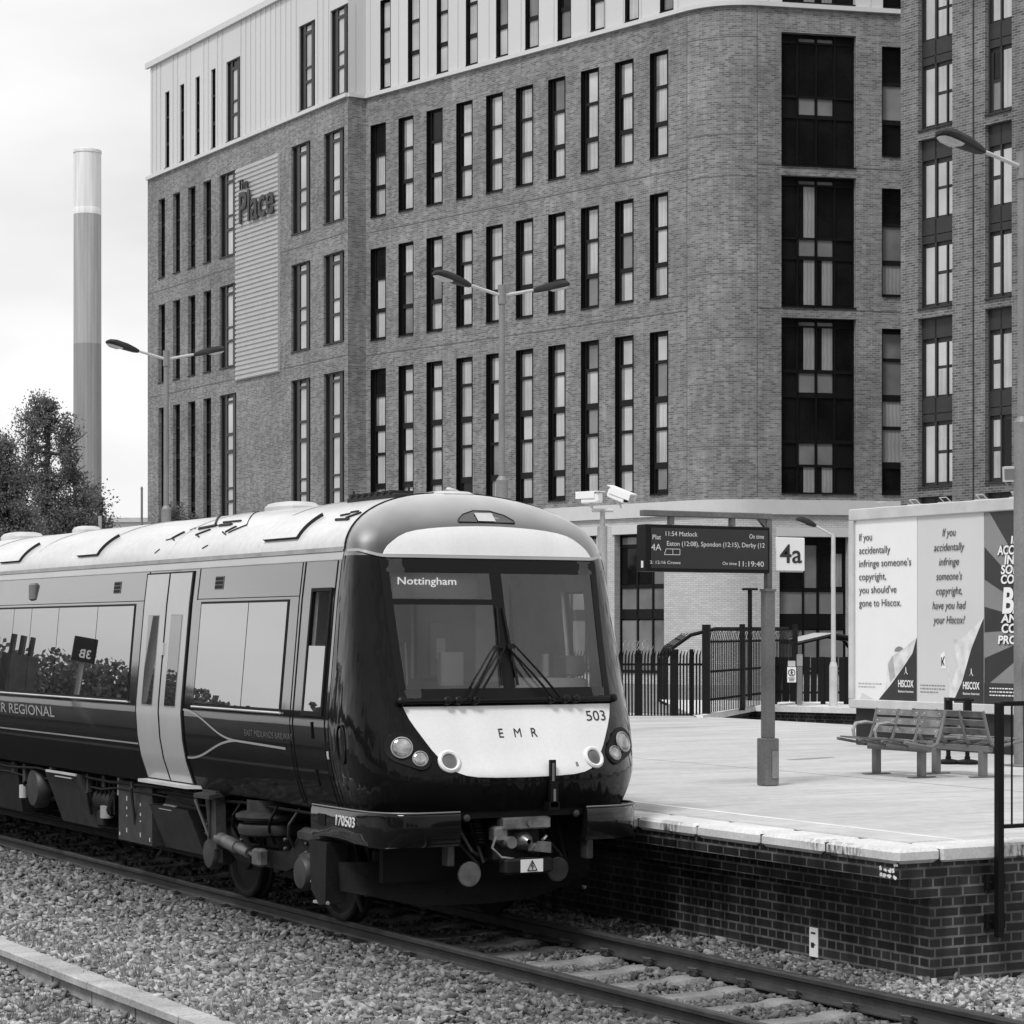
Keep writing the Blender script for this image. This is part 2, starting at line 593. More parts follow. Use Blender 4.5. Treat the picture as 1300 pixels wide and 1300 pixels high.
CUB = np.array([(-1, -1, -1), (1, -1, -1), (1, 1, -1), (-1, 1, -1), (-1, -1, 1), (1, -1, 1), (1, 1, 1), (-1, 1, 1)], float) * .72
CUF = np.array([(0, 3, 2), (0, 2, 1), (4, 5, 6), (4, 6, 7), (0, 1, 5), (0, 5, 4), (1, 2, 6), (1, 6, 5), (2, 3, 7), (2, 7, 6), (3, 0, 4), (3, 4, 7)])
def scatter(s0, s1, a0, a1, dens, size=(.014, .027), zfun=None, layers=(-1.3, 1.5)):
    n = int((s1 - s0) * (a1 - a0) * dens)
    s = rng.uniform(s0, s1, n)
    a = rng.uniform(a0, a1, n)
    k = in_view(s, a)
    s, a = s[k], a[k]
    n = len(s)
    r = rng.uniform(size[0], size[1], n) * rng.choice([.75, 1, 1, 1, 1.3], n)
    z = ballast_z(s, a) + r * rng.uniform(layers[0], layers[1], n)
    return np.stack([s, a, z], 1), r
sets = [scatter(2.0, 5.99, 10, 34, 1300), scatter(6.2, 8.62, 10, 22, 3700), scatter(6.2, 8.62, 22, 30, 2400, (.018, .032)), scatter(6.2, 8.62, 30, 48, 1200, (.022, .036)),
        scatter(8.95, 10.35, 9, 24, 3000), scatter(8.95, 10.35, 24, 45, 600, (.022, .036)), scatter(8.6, 8.95, 10, 30, 3000), scatter(10.3, 10.72, 10, 30, 3000),
        scatter(10.7, 11.45, 10, 32, 3000), scatter(11.4, 17, 8, 13.95, 3200)]
P = np.concatenate([q[0] for q in sets])
R = np.concatenate([q[1] for q in sets])
# sleeper tops between the rails stay mostly clear (one sleeper every 0.655 m)
SL0, SLP = 8.2, .655
ph = np.abs(((P[:, 1] - SL0 + SLP / 2) % SLP) - SLP / 2)
on = (np.abs(P[:, 0] - S0) < .70) & (ph < .125)
keep = ~on | (rng.random(len(P)) < .03)
keep &= ~((np.abs(np.abs(P[:, 0] - S0) - .7525) < .06))
P, R = P[keep], R[keep]
N = len(P)
print('stones', N)
V = CUB[None] * (1 + rng.uniform(-.55, .35, (N, 8, 1))) + rng.uniform(-.28, .28, (N, 8, 3))
V *= (R[:, None] * rng.uniform(.7, 1.4, (N, 3)) * np.array([1.25, 1.0, .68]))[:, None, :]
ax = rng.normal(size=(N, 3)) * np.array([1, 1, .3]); ax /= np.linalg.norm(ax, axis=1)[:, None]
an_ = rng.normal(0, .7, N)                      # most stones lie fairly flat
yaw = rng.uniform(0, 2 * math.pi, N)
cyw, syw = np.cos(yaw)[:, None], np.sin(yaw)[:, None]
V = np.stack([V[:, :, 0] * cyw - V[:, :, 1] * syw, V[:, :, 0] * syw + V[:, :, 1] * cyw, V[:, :, 2]], 2)
c_, s_ = np.cos(an_)[:, None, None], np.sin(an_)[:, None, None]
K = ax[:, None, :]
V = V * c_ + np.cross(np.broadcast_to(K, V.shape), V) * s_ + K * (V * K).sum(2, keepdims=True) * (1 - c_)
V = V + P[:, None, :]
me = bpy.data.meshes.new('ballast_stones')
me.vertices.add(N * 8)
me.vertices.foreach_set('co', V.reshape(-1))
me.loops.add(N * 36)
me.polygons.add(N * 12)
me.loops.foreach_set('vertex_index', (CUF[None] + (np.arange(N) * 8)[:, None, None]).reshape(-1).astype(np.int32))
me.polygons.foreach_set('loop_start', (np.arange(N * 12) * 3).astype(np.int32))
at = me.attributes.new('tone', 'FLOAT', 'POINT')
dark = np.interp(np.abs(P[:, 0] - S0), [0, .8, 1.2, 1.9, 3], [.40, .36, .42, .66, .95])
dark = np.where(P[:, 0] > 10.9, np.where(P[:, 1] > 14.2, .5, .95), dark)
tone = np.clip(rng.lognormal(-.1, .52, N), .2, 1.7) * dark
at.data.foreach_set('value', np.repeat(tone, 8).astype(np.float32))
me.update(calc_edges=True)
m, n, b = newmat('ballast_stone')
an = n.nodes.new('ShaderNodeAttribute'); an.attribute_name = 'tone'
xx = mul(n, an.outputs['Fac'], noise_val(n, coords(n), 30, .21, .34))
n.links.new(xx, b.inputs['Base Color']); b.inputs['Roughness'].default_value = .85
me.materials.append(m)
so_ = bpy.data.objects.new('stones', me)
scn.collection.objects.link(so_)
so_.parent = ballast
so_['kind'] = 'stuff'

# ---- grass tufts in the cess
mb = MB()
def tuft(s, a, n, h, spread):
    z = float(ballast_z(s, a)) + .01
    for i in range(n):
        an_ = random.uniform(0, 6.28); d = random.uniform(0, spread)
        p = Vector((s + math.cos(an_) * d, a + math.sin(an_) * d, z))
        hh = h * random.uniform(.4, 1.1)
        ln = Vector((random.uniform(-.5, .5), random.uniform(-.5, .5), 1)).normalized() * hh
        sd_ = Vector((random.uniform(-1, 1), random.uniform(-1, 1), 0)).normalized() * .004
        t = p + ln + Vector((ln.x, ln.y, -abs(ln.x) * .4)) * .5
        mb.face([p - sd_, p + sd_, p + ln * .6 + sd_ * .7, p + ln * .6 - sd_ * .7])
        mb.face([p + ln * .6 - sd_ * .7, p + ln * .6 + sd_ * .7, t])
for i in range(620):
    s_ = random.choice([random.gauss(6.55, .25), random.gauss(5.7, .15), random.uniform(4.0, 5.8), random.gauss(6.3, .1)])
    a_ = random.uniform(11, 28)
    if abs(s_ - 6.08) < .17: continue
    tuft(s_, a_, random.randint(6, 22), random.uniform(.07, .2), random.uniform(.04, .16))
tag(mb.build('grass', MT['grassblade'], loc=(6, 15, -.2)), 'thin dry grass and weeds growing through the stones beside the low kerb', 'grass', kind='stuff')

# ---- low concrete kerb in the cess (bottom left)
def kerb_off(a):
    return .008 * math.sin(a * .5) + .006 * math.sin(a * 1.3 + 1)
kb = thing('concrete_kerb', 'long low concrete retaining kerb running through the stones, grass at its foot', 'kerb', (6.08, 15, -.3))
mb = MB(); mbc = MB()
a_ = 8.0
while a_ < 40:
    L = .92
    for (m_, z0, z1, w0, w1, lay) in ((mb, -.36, -.185, -.075, .10, 0), (mbc, -.183, -.125, -.11, .12, 1)):
        if lay and int(a_ / L) % 1 == 0:
            pass
        g = .004 if lay else .013
        c0, c1 = 6.09 + kerb_off(a_), 6.09 + kerb_off(a_ + L)
        j = random.uniform(-.006, .006)
        pts = lambda zz, ww0, ww1: [(c0 + ww0 + j, a_ + g, zz), (c0 + ww1 + j, a_ + g, zz), (c1 + ww1 + j, a_ + L - g, zz), (c1 + ww0 + j, a_ + L - g, zz)]
        lo, hi = pts(z0, w0, w1), pts(z1 - .008, w0, w1)
        hi2 = pts(z1, w0 + .012, w1 - .012)
        m_.grid([lo, hi, hi2], 0, False, True); m_.face(hi2)
    a_ += L
mb.build('kerb_block', M('kerb_concrete', .30, .9, var=.3, vs=3, bump=.4, bs=40, fine=.2), kb)
mbc.build('kerb_slab', M('kerb_slab_concrete', .35, .9, var=.25, vs=2.5, bump=.4, bs=50, fine=.2), kb)

# ---- loose cable lying in the ballast
cp = []
for i, (px_, py_) in enumerate([(545, 1312), (580, 1296), (604, 1282), (632, 1273), (656, 1265), (680, 1263), (700, 1262)]):
    dp = (CAM_H + .17) * F_PX / (py_ - HOR)
    p = W(px_, py_, dp); cp.append((p.x, p.y, p.z + .02 + .01 * math.sin(i * 2.2)))
mb = MB(); mb.path(cp, .014, 8)
tag(mb.build('cable', MT['rubber'], loc=cp[3]), 'short black cable lying loose on the stones at the bottom of the picture', 'cable')

# ---- rails
def rail(sx, label):
    prof = [(-.07, -.159), (.07, -.159), (.07, -.148), (.015, -.128), (.0095, -.11), (.0095, -.055), (.035, -.040), (.0355, -.012), (.026, -.002), (-.026, -.002), (-.0355, -.012), (-.035, -.040), (-.0095, -.055), (-.0095, -.11), (-.015, -.128), (-.07, -.148)]
    mb = MB()
    mb.grid([[(sx + p[0], a, p[1]) for p in prof] for a in (4, 90)], 0, False, True)
    r = thing('rail', label, 'rail', (sx, 4, -.159), 'running rails of the track')
    mb.build('rail_body', MT['rail'], r)
    mb = MB(); mb.box((sx - .026, 4, -.0019), (sx + .026, 90, .0))
    mb.build('rail_head', MT['railtop'], r)
rail(S0 - .7525, 'rusty steel rail on the open ballast side, under the wheels that show')
rail(S0 + .7525, 'rusty steel rail on the platform side, partly hidden under the train')

# ---- sleepers: one, then copies
sl = thing('sleeper', 'pale concrete sleeper with rail clips, bare between the rails ahead of the train', 'sleeper', (S0, SL0, -.17), 'concrete sleepers under the rails')
mb = MB()
sec = [(-.125, -.2), (-.105, -.165), (.105, -.165), (.125, -.2), (.135, -.36), (-.135, -.36)]
mb.grid([[(S0 + x, SL0 + p[0], p[1] - (0.02 if abs(x) < .45 else 0)) for p in sec] for x in (-1.25, -.5, -.4, .4, .5, 1.25)], 0, False, True)
mb.build('sleeper_beam', MT['sleeper'], sl)
for rs in (-.7525, .7525):
    for sd_ in (-1, 1):
        mb = MB()
        x0 = S0 + rs + sd_ * .10
        mb.cbox((x0 - .03, SL0 - .045, -.165), (x0 + .03, SL0 + .045, -.115), .012)
        mb.path([(x0 - sd_ * .04, SL0 - .05, -.125), (x0 + sd_ * .02, SL0 - .06, -.10), (x0 + sd_ * .05, SL0, -.10), (x0 + sd_ * .02, SL0 + .06, -.10), (x0 - sd_ * .04, SL0 + .05, -.125)], .010, 6)
        mb.build('rail_clip', MT['clip'], sl)
for i in range(1, 46):
    c = copy_tree(sl)
    c.location.y = SL0 + i * SLP
    c.rotation_euler.z = random.uniform(-.012, .012)
    c['label'] = 'pale concrete sleeper with rail clips, bare between the rails ahead of the train' if c.location.y < 17.2 else 'shaded concrete sleeper under the train between the rails'

# ================================================================== PLATFORM
FAR = 25.3                 # far edge of the platform
pf = thing('platform', 'long pale paved station platform with stone coping and dark brick face', 'platform', (EDGE, PEND, 0), kind='structure')
m, n, b = newmat('platform_paving')
co = coords(n, 'Object')
x1 = noise_val(n, coords(n, 'Object', (.35, 1.6, 1)), 1.1, .40, .51, 6)
x1 = mul(n, x1, noise_val(n, co, 9, .92, 1.08))
x1 = mul(n, x1, noise_val(n, coords(n, 'Object', (.5, 5, 1)), 1.6, .74, 1.03, 5, .25, .45))
t = n.nodes.new('ShaderNodeTexBrick')
t.inputs['Color1'].default_value = val(1.0); t.inputs['Color2'].default_value = val(.95); t.inputs['Mortar'].default_value = val(.86)
t.inputs['Scale'].default_value = 1; t.inputs['Brick Width'].default_value = .6; t.inputs['Row Height'].default_value = .6; t.inputs['Mortar Size'].default_value = .008
n.links.new(co, t.inputs[0])
sp_ = n.nodes.new('ShaderNodeSeparateColor'); n.links.new(t.outputs[0], sp_.inputs[0])
n.links.new(mul(n, x1, sp_.outputs[0]), b.inputs['Base Color']); b.inputs['Roughness'].default_value = .75
MT['paving'] = m
mb = MB()
mb.face([(EDGE + .42, PEND + .4, .911), (FAR, PEND + .4, .911), (FAR, 130, .911), (EDGE + .42, 130, .911)])
mb.face([(FAR, PEND + .4, .911), (FAR, PEND + .4, -.4), (FAR, 130, -.4), (FAR, 130, .911)])
mb.build('paving', MT['paving'], pf)
# coping stones with open joints
mb = MB()
y = PEND
i = 0
while y < 60:
    L = random.choice([.86, .9, .92]); gp = random.choice([.016, .026, .036])
    z = .915 + random.uniform(-.003, .003)
    x = EDGE + random.uniform(-.006, .006)
    if i == 0:
        mb.cbox((x, y, .80), (EDGE + .42, y + L - gp, z), .028)
    else:
        mb.cbox((x, y, .80), (EDGE + .42, y + L - gp, z), .028)
    y += L; i += 1
x = EDGE + .428
while x < FAR:
    L = .95
    mb.cbox((x, PEND + random.uniform(-.004, .004), .80), (x + L - .008, PEND + .4, .915 + random.uniform(-.003, .003)), .016)
    x += L
m, n, b = newmat('weathered_coping')
x1 = noise_val(n, coords(n), 2.2, .54, .70)
x1 = mul(n, x1, noise_val(n, coords(n), 40, .86, 1.1))
# black grime eating into the front face of some stones
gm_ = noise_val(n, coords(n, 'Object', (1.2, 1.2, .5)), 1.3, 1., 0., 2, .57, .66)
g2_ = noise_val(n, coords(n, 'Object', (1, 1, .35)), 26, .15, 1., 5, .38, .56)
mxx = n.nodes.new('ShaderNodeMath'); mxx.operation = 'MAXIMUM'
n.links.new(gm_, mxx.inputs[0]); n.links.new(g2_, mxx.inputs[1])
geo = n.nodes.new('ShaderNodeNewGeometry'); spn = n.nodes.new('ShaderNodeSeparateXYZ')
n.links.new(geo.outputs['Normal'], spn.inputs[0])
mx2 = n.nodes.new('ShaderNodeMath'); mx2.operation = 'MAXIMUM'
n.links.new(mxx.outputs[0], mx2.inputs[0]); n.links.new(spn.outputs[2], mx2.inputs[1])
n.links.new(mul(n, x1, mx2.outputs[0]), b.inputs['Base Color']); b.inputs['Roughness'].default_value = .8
MT['coping_w'] = m
mb.build('coping', MT['coping_w'], pf)
mb = MB(); mb.box((EDGE + .03, PEND + .03, .802), (EDGE + .41, 60, .895)); mb.box((EDGE + .41, PEND + .03, .802), (FAR, PEND + .37, .895)); mb.build('joint_filling', M('dark_joint', .03, .9, spec=.1), pf)
# brick face: corbelled under the coping
mb = MB()
def wallrun(pts, z0, z1, u0=0):
    u = u0
    for (p, q) in zip(pts[:-1], pts[1:]):
        L = math.hypot(q[0] - p[0], q[1] - p[1])
        mb.face([(p[0], p[1], z0), (q[0], q[1], z0), (q[0], q[1], z1), (p[0], p[1], z1)], [(u, z0), (u + L, z0), (u + L, z1), (u, z1)])
        u += L
e0, e1, e2 = EDGE + .03, EDGE + .17, EDGE + .36
wallrun([(e0, 70), (e0, PEND + .04), (FAR, PEND + .04)], .684, .80)
mb.face([(e0, 70, .684), (e0, PEND + .04, .684), (e1, PEND + .04, .684), (e1, 70, .684)])
wallrun([(e1, 70), (e1, PEND + .045), (FAR, PEND + .045)], .532, .684)
mb.face([(e1, 70, .532), (e1, PEND + .045, .532), (e2, PEND + .045, .532), (e2, 70, .532)])
wallrun([(e2, 70), (e2, PEND + .05), (FAR, PEND + .05)], -.42, .532)
mb.build('brick_face', MT['eng_brick'], pf)
mb = MB()
rp_ = random.Random(4)
for k in range(9):
    yy, zz = PEND + .06 + .055 * (k % 4) + rp_.uniform(0, .02), .70 + .045 * (k // 4) + rp_.uniform(0, .01)
    n_ = 7
    mb.face([(e0 - .0015, yy + .032 * rp_.uniform(.3, 1.2) * math.cos(-t_), zz + .02 * rp_.uniform(.4, 1.2) * math.sin(-t_)) for t_ in np.linspace(0, 2 * math.pi, n_, endpoint=False)])
mb.build('flaking_paint', M('flaking_white_paint', .7, .8, var=.2, vs=20), pf)
# pale stained concrete band and worn white edge line
mb = MB(); mb.box((11.99, PEND + .4, .9115), (12.07, 90, .915)); mb.build('edge_line', M('worn_white_line', .66, .7, var=.15, vs=3), pf)
mb = MB()
for k in range(7):
    xx_ = 11.55 + k * .058
    mb.box((xx_, PEND + .42, .9112), (xx_ + .03, 60, .9165))
mb.build('tactile_strip', M('tactile_paving', .56, .8, var=.12, vs=4), pf)
mb = MB(); mb.box((16.2, PEND + .4, .9112), (16.235, 90, .9122)); mb.build('paving_joint', M('joint_dark', .24, .8), pf)
mb = MB()
for (s_, a_, r1, r2, rot) in ((18.1, 24.4, .5, .10, .3),):
    mb.face([(s_ + math.cos(t_) * r1 * math.cos(rot) - math.sin(t_) * r2 * math.sin(rot), a_ + math.cos(t_) * r1 * math.sin(rot) + math.sin(t_) * r2 * math.cos(rot), .9128) for t_ in np.linspace(0, 2 * math.pi, 20, endpoint=False)])
mb.build('damp_patch', M('damp_paving', .26, .5), pf)

# white plate on the brick face
mp_ = thing('marker_plate', 'small white marker plate fixed low on the dark brick platform face', 'marker plate', (EDGE + .355, 15.9, -.1))
sp = e2 - .008
_r = (1033 - 650) / 3000
_a = sp * (CT - _r * ST) / (ST + _r * CT)
mb = MB(); mb.cbox((sp - .004, _a - .055, -.085), (sp + .007, _a + .055, .15), .002); mb.build('plate', MT['white'], mp_)
mb = MB()
mb.box((sp - .006, _a - .03, .10), (sp - .0045, _a + .03, .115)); mb.box((sp - .006, _a - .012, -.01), (sp - .0045, _a + .03, .03)); mb.box((sp - .006, _a - .028, .01), (sp - .0045, _a - .005, .02))
mb.build('plate_mark', MT['letter'], mp_)

# ---- far platform beyond the sunken bay
fp = thing('bay_platform', 'low platform across the sunken bay with pale coping and stained dark brick face', 'platform', (27, 40, 0), kind='structure')
A_, B_, C_ = W(886, 913, 44.6), W(953, 897.5, 50.5), W(1300, 903, 46.5)
for q in (A_, B_, C_): q.z = 0
far_off = Vector((ST, CT, 0)) * 7
mb = MB(); mbw = MB()
A2 = A_ - (B_ - A_) * .02
loop = [A2, B_, C_, C_ + far_off, A2 + far_off * 1.6]
zt = .93
mb.face([(p.x, p.y, zt) for p in loop])
wd = MB()
for p, q in ((A2, B_), (B_, C_)):
    dv = (q - p).normalized(); nv = Vector((dv.y, -dv.x, 0))
    mb.prism([(p.x, p.y, zt - .09), (q.x, q.y, zt - .09), (q.x, q.y, zt + .03), (p.x, p.y, zt + .03)], nv * .12)
    L = (q - p).length
    wd.face([(p.x, p.y, -.42), (q.x, q.y, -.42), (q.x, q.y, zt - .09), (p.x, p.y, zt - .09)], [(0, 0), (L, 0), (L, 1.2), (0, 1.2)])
mb.build('paving', MT['coping'], fp); wd.build('brick_face', MT['eng_brick'], fp)
# ================================================================== MAIN BUILDING
Fv, Rv = Vector((ST, CT, 0)), Vector((CT, -ST, 0))     # camera forward and right, on the ground
class Plane:
    def __init__(self, p0, d):
        self.p0 = Vector((p0[0], p0[1], 0)); self.d = Vector((d[0], d[1], 0)).normalized()
        self.n = Vector((self.d.y, -self.d.x, 0))        # outward, towards the viewer
    def P(self, t, z, off=0.):
        q = self.p0 + self.d * t + self.n * off
        return Vector((q.x, q.y, z))
    def hit(self, px):
        r = (px - CX) / F_PX
        k = Fv + Rv * r                                   # p0 + t d = lam k
        det = -self.d.x * k.y + self.d.y * k.x
        t = (self.p0.x * k.y - self.p0.y * k.x) / det
        q = self.p0 + self.d * t
        lam = q.dot(Fv)
        return t, lam
    def t(self, px):
        return self.hit(px)[0]
    def z(self, px, py):
        return CAM_H + (HOR - py) / F_PX * self.hit(px)[1]
def vp_dir(xv):
    return (Fv + Rv * ((xv - CX) / F_PX)).normalized()
pB = W(860, HOR, 86)
dB_away = vp_dir(-2022)
dA_away = vp_dir(-1180)
B = Plane(pB, -dB_away)                                  # t = 0 at px 860
tB0 = B.t(464.5)
qB0 = B.P(tB0, 0)
# step between the two wings: perpendicular to A
retd = Vector((-dA_away.y, dA_away.x, 0)).normalized()   # candidates for direction to the right-away
if retd.dot(Rv) < 0: retd = -retd
lam = None
Ak = Plane(qB0 - retd * .8, -dA_away)
A = Plane(qB0 - retd * .85, -dA_away)                    # t = 0 at its right end
tA0 = A.t(187.5)
tB1 = B.t(872)
arcL = 1.5
Vc = B.P(tB1 + arcL, 0)
dC = (Fv * .215 + Rv * .977).normalized()
Cst = Vc + dC * arcL
C_ = Plane(Cst, dC)
tC1 = 22.0
ZB, ZT, ZR, ZG = 7.28, 25.0, 30.55, .6

bl = thing('apartment_building', 'large brown brick apartment block with tall windows, pale top storey and white ground floor', 'building', (pB.x, pB.y, .6))

def facade(mb, pl, t0, t1, z0, z1, holes, rec=.3, uo=0., reveal=True, uvs=1.):
    ts = sorted({t0, t1, *[h[0] for h in holes], *[h[1] for h in holes]})
    zs = sorted({z0, z1, *[h[2] for h in holes], *[h[3] for h in holes]})
    ts = [t for t in ts if t0 <= t <= t1]; zs = [z for z in zs if z0 <= z <= z1]
    for i in range(len(ts) - 1):
        for j in range(len(zs) - 1):
            tm, zm = (ts[i] + ts[i + 1]) / 2, (zs[j] + zs[j + 1]) / 2
            if any(h[0] < tm < h[1] and h[2] < zm < h[3] for h in holes):
                continue
            a, b_, c, d = ts[i], ts[i + 1], zs[j], zs[j + 1]
            mb.face([pl.P(a, c), pl.P(b_, c), pl.P(b_, d), pl.P(a, d)], [(a + uo, c), (b_ + uo, c), (b_ + uo, d), (a + uo, d)])
    if reveal:
        for h in holes:
            a, b_, c, d = h[:4]
            mb.face([pl.P(a, c), pl.P(a, d), pl.P(a, d, -rec), pl.P(a, c, -rec)], [(a + uo, c), (a + uo, d), (a + uo + rec, d), (a + uo + rec, c)])
            mb.face([pl.P(b_, d), pl.P(b_, c), pl.P(b_, c, -rec), pl.P(b_, d, -rec)], [(b_ + uo, d), (b_ + uo, c), (b_ + uo + rec, c), (b_ + uo + rec, d)])
            mb.face([pl.P(a, d), pl.P(b_, d), pl.P(b_, d, -rec), pl.P(a, d, -rec)], [(a, d), (b_, d), (b_, d + rec), (a, d + rec)])
            mb.face([pl.P(b_, c), pl.P(a, c), pl.P(a, c, -rec), pl.P(b_, c, -rec)], [(b_, c), (a, c), (a, c - rec), (b_, c - rec)])

PANES = ['curtain', 'blind', 'midglass', 'darkglass']
def window(pl, t0, t1, z0, z1, rec, parent, panes, frame='frame_b', bars=(), name='window', liner=False):
    """panes: (u0,u1,v0,v1,kind) in window fractions (v from the top); bars: the same box, proud of the frame"""
    fr = MB(); pn = MB()
    w, h = t1 - t0, z1 - z0
    ctr = lambda u, v, off: pl.P(t0 + w * u, z1 - h * v, off)
    fr.obox(ctr(.5, .5, -rec - .04), pl.d * (w / 2 - .002), pl.n * .04, (0, 0, h / 2 - .002))
    e = .045
    for (u0, u1, v0, v1) in ((0, e / w, 0, 1), (1 - e / w, 1, 0, 1), (e / w, 1 - e / w, 0, e / h), (e / w, 1 - e / w, 1 - 1.6 * e / h, 1)):
        fr.obox(ctr((u0 + u1) / 2, (v0 + v1) / 2, -rec + .035), pl.d * ((u1 - u0) * w / 2 - .001), pl.n * .035, (0, 0, (v1 - v0) * h / 2 - .001))
    for (u0, u1, v0, v1) in bars:
        fr.obox(ctr((u0 + u1) / 2, (v0 + v1) / 2, -rec + .03), pl.d * ((u1 - u0) * w / 2), pl.n * .03, (0, 0, (v1 - v0) * h / 2))
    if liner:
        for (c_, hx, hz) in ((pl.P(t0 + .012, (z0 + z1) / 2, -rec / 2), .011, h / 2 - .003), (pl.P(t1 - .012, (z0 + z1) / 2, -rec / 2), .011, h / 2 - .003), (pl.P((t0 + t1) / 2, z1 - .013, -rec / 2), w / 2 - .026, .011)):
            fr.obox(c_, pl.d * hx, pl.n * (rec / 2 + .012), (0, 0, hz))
    # sill
    fr.obox(pl.P((t0 + t1) / 2, z0 + .02, -rec / 2 + .03), pl.d * (w / 2 - .004), pl.n * (rec / 2 + .02), (0, 0, .018))
    f = fr.build(name, MT[frame], parent)
    if panes:
        kinds = []
        for (u0, u1, v0, v1, k) in panes:
            if k not in kinds: kinds.append(k)
            a, b_, c, d = t0 + w * u0, t0 + w * u1, z1 - h * v1, z1 - h * v0
            o = -rec + .012
            uo = random.uniform(0, 50)
            pn.face([pl.P(a, c, o), pl.P(b_, c, o), pl.P(b_, d, o), pl.P(a, d, o)], [(a + uo, c), (b_ + uo, c), (b_ + uo, d), (a + uo, d)], kinds.index(k))
        pn.build('pane', [MT[k] for k in kinds], f)
    return f

def pick(ws=(.45, .40, .12, .03)):
    return random.choices(PANES, ws)[0]

# window rows: (z0, z1, transoms as fractions from the top)
ROWS = [(19.92, 23.82), (14.76, 18.62), (7.55, 13.55)]
ZW = (25.2, 28.95)
# --- right-hand long wing (B)
colsB = [(470.6, 490), (506, 525), (541.5, 562), (579.3, 600), (617.2, 638.5), (655, 677), (696, 718), (737.5, 760.5), (780.8, 804.5), (825, 848.5)]
colsBw = [(483, 496), (518, 533), (554.5, 569), (591.6, 606.5), (630, 645), (667, 684), (708, 725), (750, 767.5), (793.5, 811), (838, 855)]
TR = {0: [(.315, .345), (.655, .70)], 1: [(.315, .345), (.655, .70)], 2: [(.175, .195), (.395, .435), (.585, .605), (.80, .84)]}
def bays(trs, k0, k1, top=.03, bot=.965):
    v = [top] + [x for t in trs for x in t] + [bot]
    return [(v[i], v[i + 1]) for i in range(0, len(v), 2)]
holesB = []
wins = []
for (x0, x1) in colsB:
    for ri, (z0, z1) in enumerate(ROWS):
        h = (B.t(x0), B.t(x1), z0, z1)
        holesB.append(h); wins.append((h, ri))
wall = MB()
facade(wall, B, tB0, tB1, ZB, ZT, holesB)
for ci, (h, ri) in enumerate(wins):
    dark_first = ci // 3 == 0
    panes = []
    for bi, (v0, v1) in enumerate(bays(TR[ri], 0, 0)):
        k = pick()
        if dark_first and bi == 0: k = 'darkglass'
        if random.random() < .03: k = 'darkglass'
        panes.append((.31, .80, v0, v1, k))
        if k in ('curtain', 'blind') and random.random() < .6:
            panes[-1] = (.36, .80, v0, v1, k)
            panes.append((.20, .355, v0, v1, 'midglass'))
    bars = [(.17, .83, a, b_) for a, b_ in TR[ri]] + [(.14, .185, .0, 1.0), (.81, .85, 0, 1)]
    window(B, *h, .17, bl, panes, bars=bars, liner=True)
holesBw = [(B.t(a), B.t(b_), *ZW) for a, b_ in colsBw]
clad = MB()
facade(clad, B, tB0, tB1, ZT + .12, ZR, holesBw, uo=200)
for h in holesBw:
    panes = [(.14, .76, v0, v1, pick((.4, .4, .18, .02))) for v0, v1 in bays(TR[0], 0, 0)]
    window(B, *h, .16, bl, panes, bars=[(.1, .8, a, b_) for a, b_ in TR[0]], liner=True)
# --- left wing (A)
colA = [(201, 209.5, 'n'), (219.5, 228.5, 'n'), (238.5, 248, 'n'), (258, 268, 'n'), (278.8, 300, 'w'), (369.8, 394, 'w'), (411, 437, 'w')]
colAw = [(209.5, 215, 'n'), (228.3, 233.8, 'n'), (248, 253.5, 'n'), (268, 273.6, 'n'), (287.2, 305, 'w'), (379.2, 400, 'w'), (419.5, 442, 'w')]
holesA = [(A.t(a), A.t(b_), z0, z1) for a, b_, k in colA for z0, z1 in ROWS]
holesAw = [(A.t(a), A.t(b_), *ZW) for a, b_, k in colAw]
facade(wall, A, tA0, 0, ZB - 2, ZT, holesA, rec=.45, uo=100)
facade(clad, A, tA0 + .35, -.0, ZT + .12, ZR, holesAw, rec=.35, uo=300)
TRA = {0: [(.09, .125), (.50, .52), (.66, .69)], 1: [(.09, .125), (.50, .52), (.66, .69)], 2: [(.05, .07), (.30, .32), (.43, .46), (.72, .735), (.82, .84)]}
def winA(h, k, ri, rec):
    panes = []
    if k == 'n':
        for v0, v1 in bays(TR[ri], 0, 0):
            panes.append((.12, .70, v0, v1, 'darkglass'))
            panes.append((.74, .93, v0, v1, random.choices(['midglass', 'darkglass', 'blind'], (.55, .35, .1))[0]))
        window(A, *h, rec, bl, panes, bars=[(.02, .98, a, b_) for a, b_ in TR[ri]])
    else:
        for v0, v1 in bays(TRA[ri], 0, 0):
            panes.append((.36, .66, v0, v1, random.choices(['blind', 'curtain', 'darkglass'], (.74, .2, .06))[0]))
        panes.append((.03, .24, .02, .97, 'darkglass'))
        window(A, *h, rec, bl, panes, frame='frame_g', bars=[(.33, .70, a, b_) for a, b_ in TRA[ri]] + [(.26, .34, 0, 1), (.68, .82, 0, 1)])
i = 0
for a, b_, k in colA:
    for ri in range(3):
        winA(holesA[i], k, ri, .24 if k == 'n' else .16); i += 1
for (a, b_, k), h in zip(colAw, holesAw):
    winA(h, k, 0, .14)
# return face between the wings, gable end of the left wing, rounded corner and the right-hand face (C)
ret = Plane(A.P(0, 0), B.P(tB0, 0) - A.P(0, 0))
RL = (B.P(tB0, 0) - A.P(0, 0)).length
facade(wall, ret, 0, RL, ZB - 2, ZT, [], uo=150)
facade(clad, ret, 0, RL, ZT + .12, ZR, [], uo=350)
gab = Plane(A.P(tA0, 0) + retd * 16, -retd)
facade(wall, gab, 0, 16, ZB - 7, ZT, [], uo=400)
gabc = Plane(A.P(tA0 + .35, 0) + retd * 16, -retd)
facade(clad, gabc, 0, 16, ZT + .12, ZR, [], uo=420)
